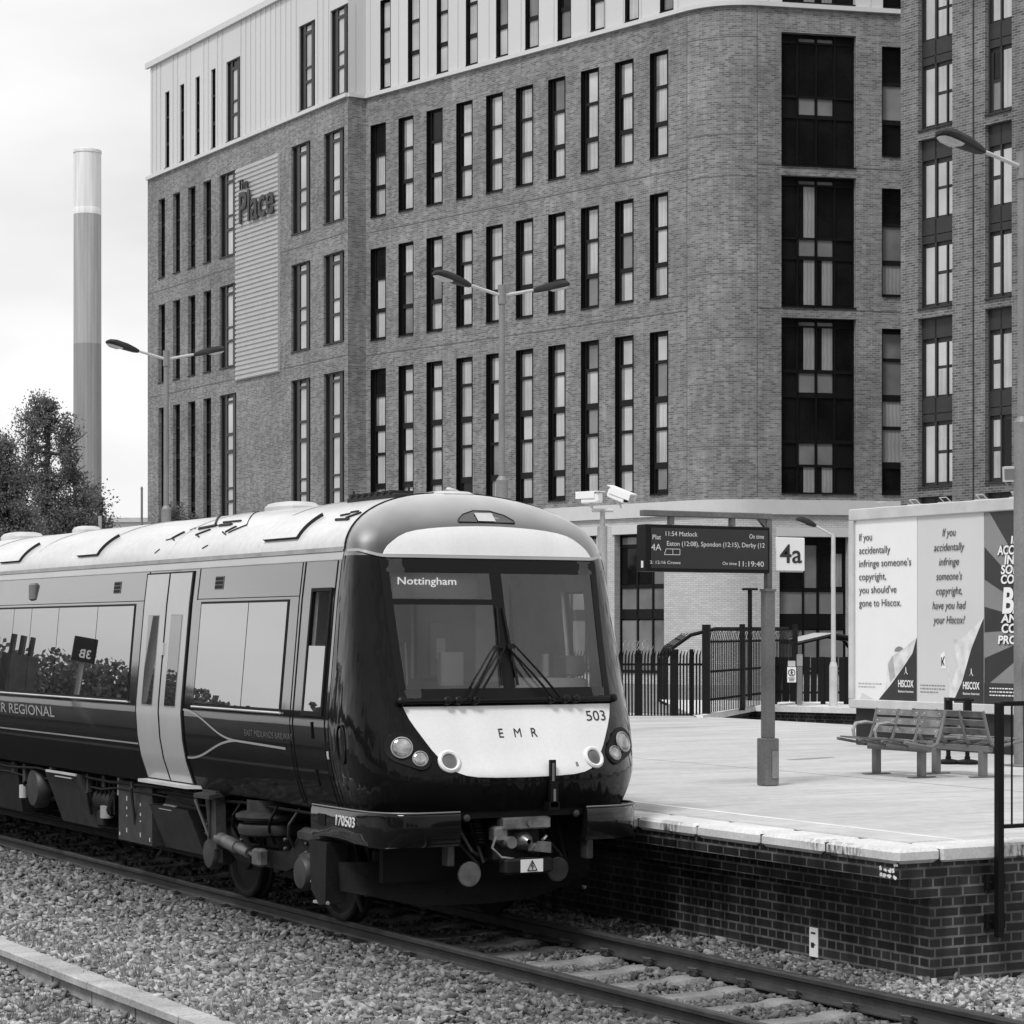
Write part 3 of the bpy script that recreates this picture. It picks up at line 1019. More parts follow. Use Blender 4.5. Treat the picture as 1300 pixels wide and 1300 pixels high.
# arc
ang = math.acos(max(-1, min(1, B.d.dot(C_.d))))
Rr = arcL / math.tan(ang / 2) if False else arcL / math.tan((math.pi - (math.pi - ang)) / 2)
cen = B.P(tB1, 0) - B.n * Rr
NA = 14
def arcpt(k, z, off=0):
    f = k / NA
    v = (B.n * math.sin((1 - f) * ang) + C_.n * math.sin(f * ang)) / math.sin(ang)
    q = cen + v * (Rr + off)
    return Vector((q.x, q.y, z))
def arcwall(mb, z0, z1, off=0, uo=0):
    L = Rr * ang
    rows = [[arcpt(k, z, off) for k in range(NA + 1)] for z in (z0, z1)]
    uvr = [[(uo + tB1 + L * k / NA, z) for k in range(NA + 1)] for z in (z0, z1)]
    mb.grid(rows, 0, True, False, uvr)
arcwall(wall, ZB, ZT)
arcwall(clad, ZT + .12, ZR, 0, 200)
# C
uC = tB1 + Rr * ang
cx = lambda p: C_.t(p)
CR = [(C_.z(1040, b_), C_.z(1040, a_)) for a_, b_ in ((43, 212.5), (224, 391), (404, 638))]
CRn = [(C_.z(1122, b_), C_.z(1122, a_)) for a_, b_ in ((59, 199), (239, 377), (417, 638))]
CR[2] = (7.5, CR[2][1]); CRn[2] = (7.5, CRn[2][1])
holesC = []
for (z0, z1) in CR: holesC.append((cx(992), cx(1087), z0, z1))
for (z0, z1) in CRn: holesC.append((cx(1119.5), cx(1119.5) + 1.15, z0, z1))
for (z0, z1) in CRn: holesC.append((cx(1119.5) + 3.0, cx(1119.5) + 4.1, z0, z1))
facade(wall, C_, 0, tC1, ZB, ZT, holesC, uo=uC)
hCw = [(cx(993), cx(1086), ZW[0], ZW[1]), (cx(1121), cx(1121) + 1.1, *ZW)]
facade(clad, C_, 0, tC1, ZT + .12, ZR, hCw, uo=uC + 200)
for i, h in enumerate(holesC[:3] + hCw[:1]):
    panes = []
    segs = [(.03, .055, 'mid'), (.07, .46, 'top'), (.475, .60, 'mid'), (.63, .97, 'top')] if i != 2 else [(.02, .04, 'mid'), (.05, .29, 'top'), (.31, .42, 'mid'), (.45, .69, 'top'), (.71, .83, 'mid'), (.845, .99, 'top')]
    for (v0, v1, kd) in segs:
        for (u0, u1) in ((.265, .475), (.515, .715)):
            if kd == 'mid':
                panes.append((u0, u1, v0, v1, 'midglass'))
            else:
                panes.append((u0, u1, v0, v1, 'darkglass'))
                if i and random.random() < .6 or (i == 2 and v0 != .45):
                    panes[-1] = (u0, u0 + (u1 - u0) * .28, v0, v1, 'darkglass')
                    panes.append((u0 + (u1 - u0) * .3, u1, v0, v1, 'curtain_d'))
        if kd == 'top':
            panes.append((.03, .22, v0, v1, 'darkglass')); panes.append((.77, .97, v0, v1, 'darkglass'))
    window(C_, *h, .3, bl, panes, bars=[(.02, .98, b_, c_) for (a_, b_, k1), (c_, d_, k2) in zip(segs[:-1], segs[1:])] + [(.235, .255, 0, 1), (.485, .505, 0, 1), (.73, .75, 0, 1)])
for h, ri in list(zip(holesC[3:6], range(3))) + list(zip(holesC[6:9], range(3))) + [(hCw[1], 0)]:
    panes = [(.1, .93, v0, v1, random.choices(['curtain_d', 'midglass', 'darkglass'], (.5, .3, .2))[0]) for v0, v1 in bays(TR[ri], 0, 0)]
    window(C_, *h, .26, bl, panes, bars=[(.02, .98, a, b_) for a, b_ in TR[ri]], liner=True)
# ribbed panel and the plain brick panel below it
t0, t1 = A.t(301), A.t(355.5)
mb = MB()
zp0, zp1 = A.z(355.5, 472), A.z(355.5, 194)
mb.obox(A.P((t0 + t1) / 2, (zp0 + zp1) / 2, .03), A.d * ((t1 - t0) / 2), A.n * .03, (0, 0, (zp1 - zp0) / 2))
nr = 46
for k in range(nr):
    z = zp0 + (k + .5) * (zp1 - zp0) / nr
    hh = (zp1 - zp0) / nr
    mb.prism([A.P(t0, z - hh * .38, .061), A.P(t0, z - hh * .30, .105), A.P(t0, z + hh * .26, .105), A.P(t0, z + hh * .34, .061)], A.d * (t1 - t0))
mb.build('ribbed_panel', M('ribbed_pale_metal', .42, .4, var=.05), bl)
tw = (t1 - t0)
zz = A.z(328, 282)
text('name_sign', 'Place', MT['letter'], bl, A.P(t0 + tw * .15, A.z(306, 286), .20), A.d, (0, 0, 1), h=1.5, w=tw * .80, extrude=.035, bold=.006)
text('name_sign', 'The', MT['letter'], bl, A.P(t0 + tw * .13, A.z(306, 243), .20), A.d, (0, 0, 1), h=.46, w=tw * .22, extrude=.035, bold=.008)
# flashing band between brick and cladding, white belt over the ground floor
fl = MB()
def band(mb, z0, z1, off, gable=True):
    for pl, a, b_ in ((A, tA0 - .02, off * .0), (ret, 0, RL), (B, tB0, tB1), (C_, 0, tC1)):
        mb.obox(pl.P((a + b_) / 2, (z0 + z1) / 2, off / 2), pl.d * ((b_ - a) / 2), pl.n * (off / 2 + .004 * (pl is B) + .002 * (pl is C_)), (0, 0, (z1 - z0) / 2))
    r = [[arcpt(k, z, o) for k in range(NA + 1)] for z, o in ((z0, 0), (z0, off), (z1, off), (z1, 0))]
    mb.grid(r, 0, False)
band(fl, ZT, ZT + .16, .12)
band(fl, ZR - .02, ZR + .25, .14)
fl.build('flashing', MT['flash'], bl)
bt = MB()
band(bt, 6.75, ZB, .10)
bt.build('stone_belt', MT['flash'], bl)
# raised seams of the cladding
sm_ = clad
for t in np.arange(tA0 + .6, -.2, .52):
    if any(h[0] - .05 < t < h[1] + .05 for h in holesAw): continue
    sm_.obox(A.P(t, (ZT + ZR) / 2 + .1, .02), A.d * .018, A.n * .02, (0, 0, (ZR - ZT) / 2 - .15))
for t in np.arange(tB0 + .3, tB1, .95):
    if any(h[0] - .05 < t < h[1] + .05 for h in holesBw): continue
    sm_.obox(B.P(t, (ZT + ZR) / 2 + .1, .015), B.d * .015, B.n * .015, (0, 0, (ZR - ZT) / 2 - .15))
for t in np.arange(.4, tC1, 1.3):
    if any(h[0] - .05 < t < h[1] + .05 for h in hCw): continue
    sm_.obox(C_.P(t, (ZT + ZR) / 2 + .1, .015), C_.d * .015, C_.n * .015, (0, 0, (ZR - ZT) / 2 - .15))
wall.build('brick_wall', MT['brick'], bl)
clad.build('cladding', MT['cladding'], bl)
# recessed joint lines on the rounded corner
jl = MB()
for k in (0, NA):
    p = arcpt(k, 0, .004); q = arcpt(k, 0, .0)
    dd = (B.d if k == 0 else C_.d)
    jl.obox((p.x, p.y, (ZB + ZT) / 2), dd * .012, (p - q).normalized() * .004, (0, 0, (ZT - ZB) / 2 - .1))
for z in (9.2, 13.1, 15.4, 18.9, 20.4, 23.9):
    jl.grid([[arcpt(k, z - .012, .006) for k in range(NA + 1)], [arcpt(k, z + .012, .006) for k in range(NA + 1)]])
for z in (14.17, 19.33):
    for pl, a, b_ in ((A, tA0 + .02, -.02), (B, tB0 + .02, tB1), (C_, 0, tC1 - .1)):
        jl.obox(pl.P((a + b_) / 2, z, .004), pl.d * ((b_ - a) / 2), pl.n * .004, (0, 0, .016))
jl.build('movement_joint', M('joint_mastic', .11, .7), bl)
# ground floor in white brick with glazed openings
gf = MB()
gB = [(B.t(x0), B.t(x1), 1.0, 6.15) for x0, x1 in ((520, 560), (598, 640), (697, 757), (780, 843))]
facade(gf, B, tB0, tB1, ZG, 6.75, gB, rec=.4)
arcwall(gf, ZG, 6.75)
gC = [(cx(989.5), cx(1077), 1.0, 5.95), (cx(1120), cx(1120) + 3, 1.0, 5.95), (cx(1120) + 5, cx(1120) + 8, 1.0, 5.95)]
facade(gf, C_, 0, tC1, ZG, 6.75, gC, rec=.4)
facade(gf, A, tA0, 0, ZG, ZB - 2, [], rec=.3)
facade(gf, ret, 0, RL, ZG, ZB - 2, [], rec=.3)
gf.build('ground_floor_wall', MT['white_brick'], bl)
lin = MB()
for pl, hs in ((B, gB), (C_, gC)):
    for h in hs:
        lin.obox(pl.P((h[0] + h[1]) / 2, h[3] + .17, .02), pl.d * ((h[1] - h[0]) / 2 + .1), pl.n * .03, (0, 0, .16))
lin.build('lintel', MT['flash'], bl)
for h in gB:
    p = []
    for (u0, u1) in ((.03, .33), (.37, .64), (.68, .97)):
        p += [(u0, u1, .02, .07, 'midglass'), (u0, u1, .10, .36, random.choice(['darkglass', 'midglass'])), (u0, u1, .39, .54, 'midglass'), (u0, u1, .62, .98, 'midglass')]
    window(B, *h, .36, bl, p, bars=[(0, 1, .075, .095), (0, 1, .365, .385), (0, 1, .545, .61), (.335, .365, 0, 1), (.645, .675, 0, 1)])
for h in gC:
    p = []
    for ui, (u0, u1) in enumerate(((.02, .37), (.40, .58), (.62, .97))):
        p += [(u0, u1, .06, .37, ['darkglass', 'midglass', 'darkglass'][ui]), (u0, u1, .40, .56, 'midglass'), (u0, u1, .68, .99, 'midglass')]
    p.append((.79, .95, .12, .36, 'curtain_d'))
    window(C_, *h, .36, bl, [q for q in p if not (q[0] == .62 and q[2] == .06)] + [(.62, .77, .06, .37, 'darkglass')], bars=[(0, 1, .38, .395), (0, 1, .57, .67), (.375, .395, 0, 1), (.59, .61, 0, 1)])
# roof
rf = MB()
rp = [A.P(tA0 + .3, ZR), A.P(0, ZR), B.P(tB0, ZR), B.P(tB1, ZR), C_.P(0, ZR), C_.P(tC1, ZR), C_.P(tC1, ZR) - C_.n * 22, A.P(tA0 + .3, ZR) + retd * 16]
rf.face(rp)
rf.build('roof', MT['grey'], bl)

# ================================================================== RIGHT-HAND BRICK TOWER
dD = -vp_dir(-1500)
pD = W(1143.5, HOR, 69.5)
D = Plane(pD, dD)
tw_ = thing('brick_tower', 'dark brick tower with paired windows in tall recesses, behind the poster board', 'building', (pD.x, pD.y, .6))
ZD = 31.0
cD = [(D.t(1165.5), D.t(1209)), (D.t(1250.5), D.t(1284.5))]
step = cD[1][0] - cD[0][0]
zt_, zb_ = D.z(1187, 174), D.z(1187, 391)
per = D.z(1187, 174) - D.z(1187, 402)
rowsD = [(zb_ + per * k, zt_ + per * k) for k in (-2, -1, 0, 1, 2)]
rowsD = [r for r in rowsD if r[0] > .8]
holesD, infoD = [], []
for ci in range(5):
    if ci < 2: a, b_ = cD[ci]
    else: a, b_ = cD[1][0] + step * (ci - 1), cD[1][1] + step * (ci - 1)
    for r in rowsD:
        holesD.append((a, b_, r[0], r[1])); infoD.append(ci)
mb = MB()
LD = cD[1][1] + step * 3 + 2.5
facade(mb, D, 0, LD, .6, ZD, holesD, rec=.4, uo=31)
Dl = Plane(D.P(0, 0) - D.n * 14, D.n)
facade(mb, Dl, 0, 14, .6, ZD, [], uo=77)
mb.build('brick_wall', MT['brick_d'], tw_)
mb = MB(); mb.face([D.P(0, ZD), D.P(LD, ZD), D.P(LD, ZD, -14), D.P(0, ZD, -14)]); mb.build('roof', MT['grey'], tw_)
for h, ci in zip(holesD, infoD):
    if ci == 0 or ci == 2:
        P_ = lambda v0, v1: [(.10, .36, v0, v1, 'blind'), (.46, .70, v0, v0 + (v1 - v0) * .44, pick((.6, .3, .1, 0))), (.46, .70, v0 + (v1 - v0) * .5, v1, pick((.6, .3, .1, 0))), (.77, .93, v0, v0 + (v1 - v0) * .44, 'blind'), (.77, .93, v0 + (v1 - v0) * .5, v1, 'blind')]
        b1 = [(.38, .43, 0, 1), (.72, .75, .15, .47), (.72, .75, .63, .97)]
    else:
        P_ = lambda v0, v1: [(.14, .40, v0, v0 + (v1 - v0) * .46, pick((.5, .3, .1, .1))), (.14, .40, v0 + (v1 - v0) * .54, v1, pick((.5, .3, .1, .1))), (.52, .93, v0, v1, pick((.5, .3, .2, .1)))]
        b1 = [(.43, .49, 0, 1)]
    window(D, *h, .22, tw_, P_(.15, .455) + P_(.635, .965), frame='frame_g', bars=b1 + [(.0, 1., .47, .56), (0, 1, .0, .12), (0, 1, .565, .61)])
mb = MB()
tj = D.t(1236)
mb.obox(D.P(tj, 16, .012), D.d * .02, D.n * .012, (0, 0, 14.5)); mb.build('movement_joint', MT['frame_g'], tw_)
# ================================================================== TRAIN
YB = 17.85                 # seam between the moulded nose and the body side
CARL = 23.4
MT['doorglass'] = gloss('door_glass', .02, .12, .62, 1.6, .01)
tr = thing('train', 'dark glossy train with white doors and rounded white-panelled front, standing at the platform', 'train', (S0, YB, 0))
OUTL = [(1.02, 1.205), (1.08, 1.225), (1.3, 1.30), (1.5, 1.338), (1.75, 1.355), (1.85, 1.35), (2.8, 1.265), (3.15, 1.222), (3.22, 1.205)]
ZAP, ZCT = 3.735, 3.22
def side_w(z):
    if z <= ZCT:
        zs_, ws_ = zip(*OUTL)
        # smooth below the waist, straight above
        return float(np.interp(z, zs_, ws_))
    u = min(1., (z - ZCT) / (ZAP - ZCT))
    return 1.205 * max(0., 1 - u ** 1.9) ** (1 / 2.1)
_zs = [1.05, 1.2, 1.33, 1.5, 1.69, 1.98, 3.14, 3.3, 3.42, 3.5, 3.56, 3.62, 3.67, 3.70, 3.725, ZAP]
_ys = [16.97, 16.91, 16.90, 16.97, 17.05, 17.17, 17.475, 17.51, 17.56, 17.625, 17.70, 17.80, 17.915, 18.01, 18.13, YB + .36]
def yb(z): return YB + .36 * max(0., (z - 3.22) / (3.735 - 3.22)) ** 2
def hermite(x, xs, ys):
    i = max(0, min(len(xs) - 2, int(np.searchsorted(xs, x)) - 1))
    h = xs[i + 1] - xs[i]
    def sl(k):
        if k == 0: return (ys[1] - ys[0]) / (xs[1] - xs[0])
        if k == len(xs) - 1: return (ys[-1] - ys[-2]) / (xs[-1] - xs[-2])
        a, b_ = (ys[k] - ys[k-1]) / (xs[k] - xs[k-1]), (ys[k+1] - ys[k]) / (xs[k+1] - xs[k])
        return 0. if a * b_ <= 0 else 2 * a * b_ / (a + b_)
    t = (x - xs[i]) / h
    return (2*t**3-3*t*t+1)*ys[i] + (t**3-2*t*t+t)*h*sl(i) + (-2*t**3+3*t*t)*ys[i+1] + (t**3-t*t)*h*sl(i+1)
def y0(z): return hermite(z, _zs, _ys)
def nn(z): return float(np.interp(z, [1.0, 2.0, 3.1, 3.3, 3.5, 3.73], [3.7, 3.9, 3.9, 3.0, 2.3, 2.0]))
def nose_y(x, z):
    w = side_w(z); n_ = nn(z)
    u = min(1., abs(x) / max(w, 1e-4))
    return yb(z) - (yb(z) - y0(z)) * (1 - u ** n_) ** (1 / n_)
def nose_p(x, z, off=0.):
    y = nose_y(x, z)
    if off:
        e = 2e-3
        dx = (nose_y(x + e, z) - nose_y(x - e, z)) / (2 * e)
        dz = (nose_y(x, z + e) - nose_y(x, z - e)) / (2 * e)
        n_ = Vector((dx, -1, dz)).normalized()
        return Vector((S0 + x, y, z)) + n_ * off
    return Vector((S0 + x, y, z))
def wsx(z): return min(1.0 + .035 * max(0., (z - 1.985) / 1.15), .855 * side_w(z))
def nose_row(z, off=0.):
    w = side_w(z); n_ = nn(z)
    xs_ = wsx(z)
    ph0 = math.asin(min(1, (xs_ / w) ** (n_ / 2)))
    out = [xs_ * k / 8 for k in range(9)]
    outer = [w * math.sin(ph0 + (math.pi / 2 - ph0) * k / 16) ** (2 / n_) for k in range(1, 17)]
    # the last point sits exactly on the seam
    row = []
    hs = out + outer
    for sgn in (-1, 1):
        pts = []
        for x in hs:
            pts.append(Vector((S0 + sgn * x, nose_y(x, z), z)))
        pts[-1].y = yb(z)
        row.append(pts)
    return row[0][::-1] + row[1][1:]
ZWB, ZWT = 1.985, 3.135
zl1 = [1.06, 1.1, 1.15, 1.2, 1.27, 1.33, 1.4, 1.5, 1.6, 1.7, 1.8, 1.9, ZWB, 2.15, 2.3, 2.5, 2.7, 2.9, 3.05, ZWT, 3.165]
mb = MB()
iB, iT = zl1.index(ZWB), zl1.index(ZWT)
mb.grid([nose_row(z) for z in zl1], 0, True, False, None, skip=lambda i, j: iB <= i < iT and 16 <= j < 32)
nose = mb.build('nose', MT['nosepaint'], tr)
mb = MB()
zl2 = [3.165, 3.19, ZCT, 3.26, 3.3, 3.35, 3.4, 3.45, 3.5, 3.55, 3.6, 3.64, 3.67, 3.695, 3.71, 3.72, 3.728, 3.7335]
mb.grid([nose_row(z) for z in zl2])
mb.face([p for p in nose_row(3.7335)])
mb.build('roof_dome', MT['domepaint'], tr)

def nose_patch(name, zl, xl, xr, mat, off=.006, n_=14, parent=None, thick=True):
    """sheet that follows the nose between x limits given per height"""
    mb = MB()
    rows = []
    for z in zl:
        a, b_ = xl(z), xr(z)
        rows.append([nose_p(a + (b_ - a) * k / n_, z, off) for k in range(n_ + 1)])
    mb.grid(rows)
    # short return edge so that the sheet has thickness
    bd = [rows[0][k] for k in range(n_ + 1)] + [r[-1] for r in rows[1:]] + rows[-1][::-1][1:] + [r[0] for r in rows[::-1]][1:]
    inn = [p + Vector((0, off * 1.2, 0)) for p in bd]
    mb.grid([bd, inn], 0, False)
    return mb.build(name, mat, parent or tr)
def half(tab):
    zs_, xs_ = zip(*sorted(tab))
    return lambda z: float(np.interp(z, zs_, xs_))
# white lower front panel
lowtab = [(1.333, .0), (1.3345, .16), (1.337, .30), (1.345, .46), (1.36, .56), (1.385, .635), (1.42, .685), (1.50, .762), (1.57, .815), (1.647, .861), (1.73, .91), (1.81, .952), (1.87, .972), (1.915, .985)]
lf = half(lowtab)
lowpanel = nose_patch('front_panel', [t_[0] for t_ in lowtab], lambda z: -lf(z), lf, MT['trainwhite'], .006, 20)
toptab = [(3.172, 1.0), (3.2, .985), (3.24, .955), (3.28, .905), (3.32, .845), (3.352, .775), (3.375, .68), (3.392, .56), (3.405, .42), (3.414, .26), (3.419, .12), (3.42, .0)]
tf = half(toptab)
nose_patch('top_panel', [t_[0] for t_ in toptab], lambda z: -tf(z), tf, MT['trainwhite'], .006, 20)
# pale line at the cantrail running round the front
mb = MB()
rows = []
for z, o in ((3.143, .004), (3.143, .012), (3.168, .012), (3.168, .004)):
    xs_ = [x for x in np.linspace(-side_w(z) * .999, side_w(z) * .999, 61)]
    lift = lambda x: .05 * min(1., max(0., (abs(x) - .98) / .2)) ** 1.5
    rows.append([nose_p(x * min(1, side_w(z + lift(x)) / side_w(z)), z + lift(x), o) for x in xs_])
mb.grid(rows)
mb.build('cantrail_strip', MT['stripe'], tr)
# windscreen with centre pillar and dark border
ws = nose_patch('windscreen', [ZWB, 2.15, 2.3, 2.5, 2.7, 2.9, 3.05, ZWT], lambda z: -wsx(z), wsx, MT['windscreen'], .001, 16)
def border(a, b_, z0, z1, name='windscreen_border'):
    return nose_patch(name, list(np.linspace(z0, z1, 5)), a, b_, MT['bsatin'], .004, 8)
border(lambda z: -.055, lambda z: .055, ZWB + .0, ZWT)
border(lambda z: -wsx(z) - .008, lambda z: wsx(z) + .008, ZWB - .03, ZWB + .075)
border(lambda z: -wsx(z) - .008, lambda z: wsx(z) + .008, 3.02, ZWT + .004)
border(lambda z: -wsx(z) - .008, lambda z: -wsx(z) + .06, ZWB + .07, 3.025)
border(lambda z: wsx(z) - .06, lambda z: wsx(z) + .008, ZWB + .07, 3.025)
border(lambda z: -wsx(z) + .05, lambda z: -.05, 2.755, 2.80)
# dome lamp
mb = MB()
pts = [(-.27, 3.452), (-.265, 3.475), (-.2, 3.52), (-.08, 3.555), (.08, 3.555), (.2, 3.52), (.265, 3.475), (.27, 3.452)]
mb.face([nose_p(x - .0, z, .006) for x, z in pts])
ml = mb.build('marker_lamp_plate', MT['paint'], tr)
mb = MB(); mb.face([nose_p(x, z, .011) for x, z in ((-.085, 3.462), (.085, 3.462), (.085, 3.532), (-.085, 3.532))]); mb.build('lamp_lens', MT['galv_l'], ml)
mb = MB(); mb.path([nose_p(x, z, .007) for x, z in pts + pts[:1]], .005, 5); mb.build('plate_seal', MT['rubber'], ml)
# headlights
def disc_on_nose(mb, x, z, r, off, dep=.0, n_=22, mi=0):
    c = nose_p(x, z, off)
    nrm = (nose_p(x, z, .02) - nose_p(x, z)).normalized()
    u = Vector((0, 0, 1)).cross(nrm).normalized(); w = nrm.cross(u)
    return c, nrm, u, w
def lathe_on_nose(mb, x, z, prof, off=0., n_=24):
    c, nrm, u, w = disc_on_nose(mb, x, z, 0, off)
    mb.lathe(c, nrm, prof, n_)
for sg in (-1, 1):
    mb = MB()
    # figure-of-eight black bezel
    pts = []
    big, sma = (sg * 1.048, 1.587, .128), (sg * .922, 1.497, .092)
    hull = []
    for k in range(40):
        an = 2 * math.pi * k / 40
        d_ = Vector((math.cos(an), math.sin(an)))
        best = max((Vector((cx_, cz_)) + d_ * r_ for cx_, cz_, r_ in (big, sma)), key=lambda q: q.dot(d_))
        hull.append(best)
    cen_ = sum(hull, Vector((0, 0))) / len(hull)
    ring0 = [nose_p(q.x, q.y, .002) for q in hull]
    ring1 = [nose_p(cen_.x + (q.x - cen_.x) * .97, cen_.y + (q.y - cen_.y) * .97, .016) for q in hull]
    ring2 = [nose_p(cen_.x + (q.x - cen_.x) * .45, cen_.y + (q.y - cen_.y) * .45, .012) for q in hull]
    mb.grid([ring0, ring1, ring2], 0, True, True); mb.face(ring2)
    hc = mb.build('headlight_cluster', MT['bsatin'], tr)
    for (x, z, r_) in (big, sma):
        r_ *= .64
        mb = MB()
        lathe_on_nose(mb, x, z, [(r_ * 1.12, .012), (r_ * 1.1, .026), (r_, .028), (r_ * .97, .02)], .0)
        mb.build('lamp_rim', MT['galv'], hc)
        mb = MB()
        lathe_on_nose(mb, x, z, [(r_ * .99, .019), (r_ * .8, .026), (r_ * .45, .031), (.001, .033)], .0)
        mb.build('lamp_lens', M('headlamp_lens', .36, .06, metal=.5, var=.5, vs=12), hc)
    for q in hull[::7]:
        pass
    mb = MB()
    lathe_on_nose(mb, sg * .684, 1.472, [(.100, .004), (.097, .018), (.082, .028), (.068, .022), (.064, .010)], .0)
    fg = mb.build('fog_lamp', MT['trainwhite'], tr)
    mb = MB()
    lathe_on_nose(mb, sg * .684, 1.472, [(.065, .010), (.045, .015), (.001, .018)], .0)
    mb.build('lamp_lens', M('tail_lamp_lens', .13, .12, var=.35, vs=8), fg)
# wiper bar and wipers
mb = MB()
bar = [nose_p(x, 1.95, .035) for x in np.linspace(-1.02, 1.02, 18)]
mb.path(bar, .022, 8)
for x in (-1.0, -.62, -.52, -.36, .36, .5, .6, 1.0):
    lathe_on_nose(mb, x, 1.95, [(.034, 0), (.034, .065), (.02, .075), (.001, .075)], 0, 10)
mb.build('wiper_bar', MT['bsatin'], tr)
for sg in (-1, 1):
    mb = MB()
    for dx in (0, .075):
        a_, b_ = nose_p(sg * (.36 + dx), 1.955, .075), nose_p(sg * (.015 + dx * .9), 2.385 if dx == 0 else 2.40, .05)
        mb.path([a_, a_ * .5 + b_ * .5 + Vector((0, -.015, 0)), b_], [.012, .010, .008], 6)
    wp = mb.build('wiper', MT['bsatin'], tr)
    mb = MB()
    mb.path([nose_p(sg * .075, 2.08, .02), nose_p(sg * .05, 2.4, .024), nose_p(sg * .028, 2.73, .02)], .011, 6)
    mb.obox(nose_p(sg * .045, 2.4, .04), (.035, 0, 0), (0, .012, 0), (0, .004, .02))
    mb.build('wiper_blade', MT['rubber'], wp)
# cab behind the windscreen
cab = MB()
yb_ = 19.3
cab.face([(S0 - 1.18, yb_, 1.35), (S0 + 1.18, yb_, 1.35), (S0 + 1.18, yb_, 3.3), (S0 - 1.18, yb_, 3.3)])
cab.face([(S0 - 1.18, 17.9, 3.16), (S0 + 1.18, 17.9, 3.16), (S0 + 1.18, yb_, 3.2), (S0 - 1.18, yb_, 3.2)])
for sg in (-1, 1):
    zs2 = [1.4, 1.84, 2.89, 3.2]; ys2 = [17.75, 17.985, 18.375, yb_]
    xl = lambda z: S0 + sg * (side_w(z) - .06)
    cab.grid([[(xl(z), y, z) for z in zs2] for y in ys2], 0, False, False, None, skip=lambda i, j: i == 1 and j == 1)
    for (ya, yb3, za, zb3) in ((17.985, 17.985, 1.84, 2.89), (18.375, 18.375, 1.84, 2.89)):
        cab.face([(xl(za), ya, za), (S0 + sg * (side_w(za) - .004), ya, za), (S0 + sg * (side_w(zb3) - .004), ya, zb3), (xl(zb3), ya, zb3)])
cb = cab.build('cab_lining', MT['cabgrey'], tr)
mb = MB()
mb.cbox((S0 - 1.12, 17.42, 1.5), (S0 + 1.12, 17.95, 2.04), .03)
mb.prism([(S0 - 1.1, 17.5, 2.041), (S0 - .1, 17.5, 2.041), (S0 - .1, 17.95, 2.12), (S0 - 1.1, 17.95, 2.12)], (0, 0, .015))
mb.build('driving_desk', MT['cabdark'], cb)
mb = MB(); mb.cbox((S0 + .12, 17.55, 2.02), (S0 + 1.0, 18.1, 2.13), .03); mb.build('second_desk', MT['cabgrey'], cb)
mb = MB(); mb.cbox((S0 - .42, 17.62, 2.03), (S0 - .20, 17.70, 2.36), .01); mb.build('radio_panel', M('panel_grey', .45, .5, var=.1), cb)
mb = MB(); mb.path([(S0 - .95, 17.66, 2.06), (S0 - .94, 17.66, 2.42), (S0 - .74, 17.66, 2.44), (S0 - .72, 17.66, 2.08)], .008, 5); mb.build('cab_bracket', MT['galv_l'], cb)
mb = MB(); mb.cbox((S0 - 1.1, yb_ - .03, 1.5), (S0 - .55, yb_ - .004, 3.1), .01); mb.build('cab_cupboard', M('cupboard_grey', .8, .5, var=.08), cb)
mb = MB(); mb.cbox((S0 - .50, yb_ - .02, 1.5), (S0 + .14, yb_ - .003, 3.1), .004); mb.build('bulkhead_panel', M('dark_bulkhead', .2, .6, var=.2), cb)
mb = MB(); mb.cbox((S0 + .86, 17.7, 2.14), (S0 + 1.05, 17.95, 2.32), .02); mb.cbox((S0 + .62, 17.7, 2.135), (S0 + .68, 17.76, 2.34), .01); mb.build('desk_fittings', MT['galv_l'], cb)
mb = MB()
mb.cbox((S0 + .18, yb_ - .05, 1.4), (S0 + .80, yb_ - .005, 3.05), .01)
mb.cbox((S0 + .30, yb_ - .075, 2.12), (S0 + .55, yb_ - .052, 2.62), .01)
mb.build('cab_door', M('cab_door_grey', .28, .6, var=.1), cb)
mb = MB(); mb.box((S0 + .37, yb_ - .081, 2.28), (S0 + .46, yb_ - .076, 2.47)); mb.build('notice', MT['paper'], cb)
mb = MB(); mb.cbox((S0 - .93, 17.75, 2.16), (S0 - .80, 17.80, 2.27), .01); mb.build('cab_screen', MT['paper'], cb)
mb = MB(); mb.cbox((S0 - .925, 17.735, 2.185), (S0 - .815, 17.749, 2.255), .003); mb.build('cab_screen_face', MT['midglass'], cb)
mb = MB()
mb.cbox((S0 - .80, 18.5, 1.6), (S0 - .3, 18.62, 2.45), .05); mb.cbox((S0 - .66, 18.5, 2.47), (S0 - .44, 18.6, 2.68), .04)
mb.build('cab_seat', MT['cabdark'], cb)
mb = MB(); mb.cbox((S0 - .90, 17.59, 2.80), (S0 - .08, 17.69, 3.03), .01); db = mb.build('destination_box', M('display_backing', .3, .4, var=.15), cb)
text('destination_text', 'Nottingham', MT['ledb'], db, (S0 - .845, 17.585, 2.925), (1, 0, 0), (0, 0, 1), h=.064, w=.55, extrude=.001)
# lettering on the front
def nwarp(x0, z0, off=.009):
    return lambda a, b_, c: nose_p(x0 + a, z0 + b_, off + max(c, 0) * .3)
ink = M('black_vinyl', .012, .4, var=0)
for s_, x in (('E', -.165), ('M', -.008), ('R', .15)):
    text('front_letter', s_, ink, lowpanel, None, (1, 0, 0), (0, 0, 1), h=.076, align='CENTER', warp=nwarp(x, 1.655), bold=0 if s_ == 'M' else .006)
text('front_number', '503', ink, lowpanel, None, (1, 0, 0), (0, 0, 1), h=.088, w=.205, align='CENTER', warp=nwarp(.80, 1.775))
text('front_letter', 'B', ink, lowpanel, None, (1, 0, 0), (0, 0, 1), h=.036, align='CENTER', warp=nwarp(.50, 1.405))

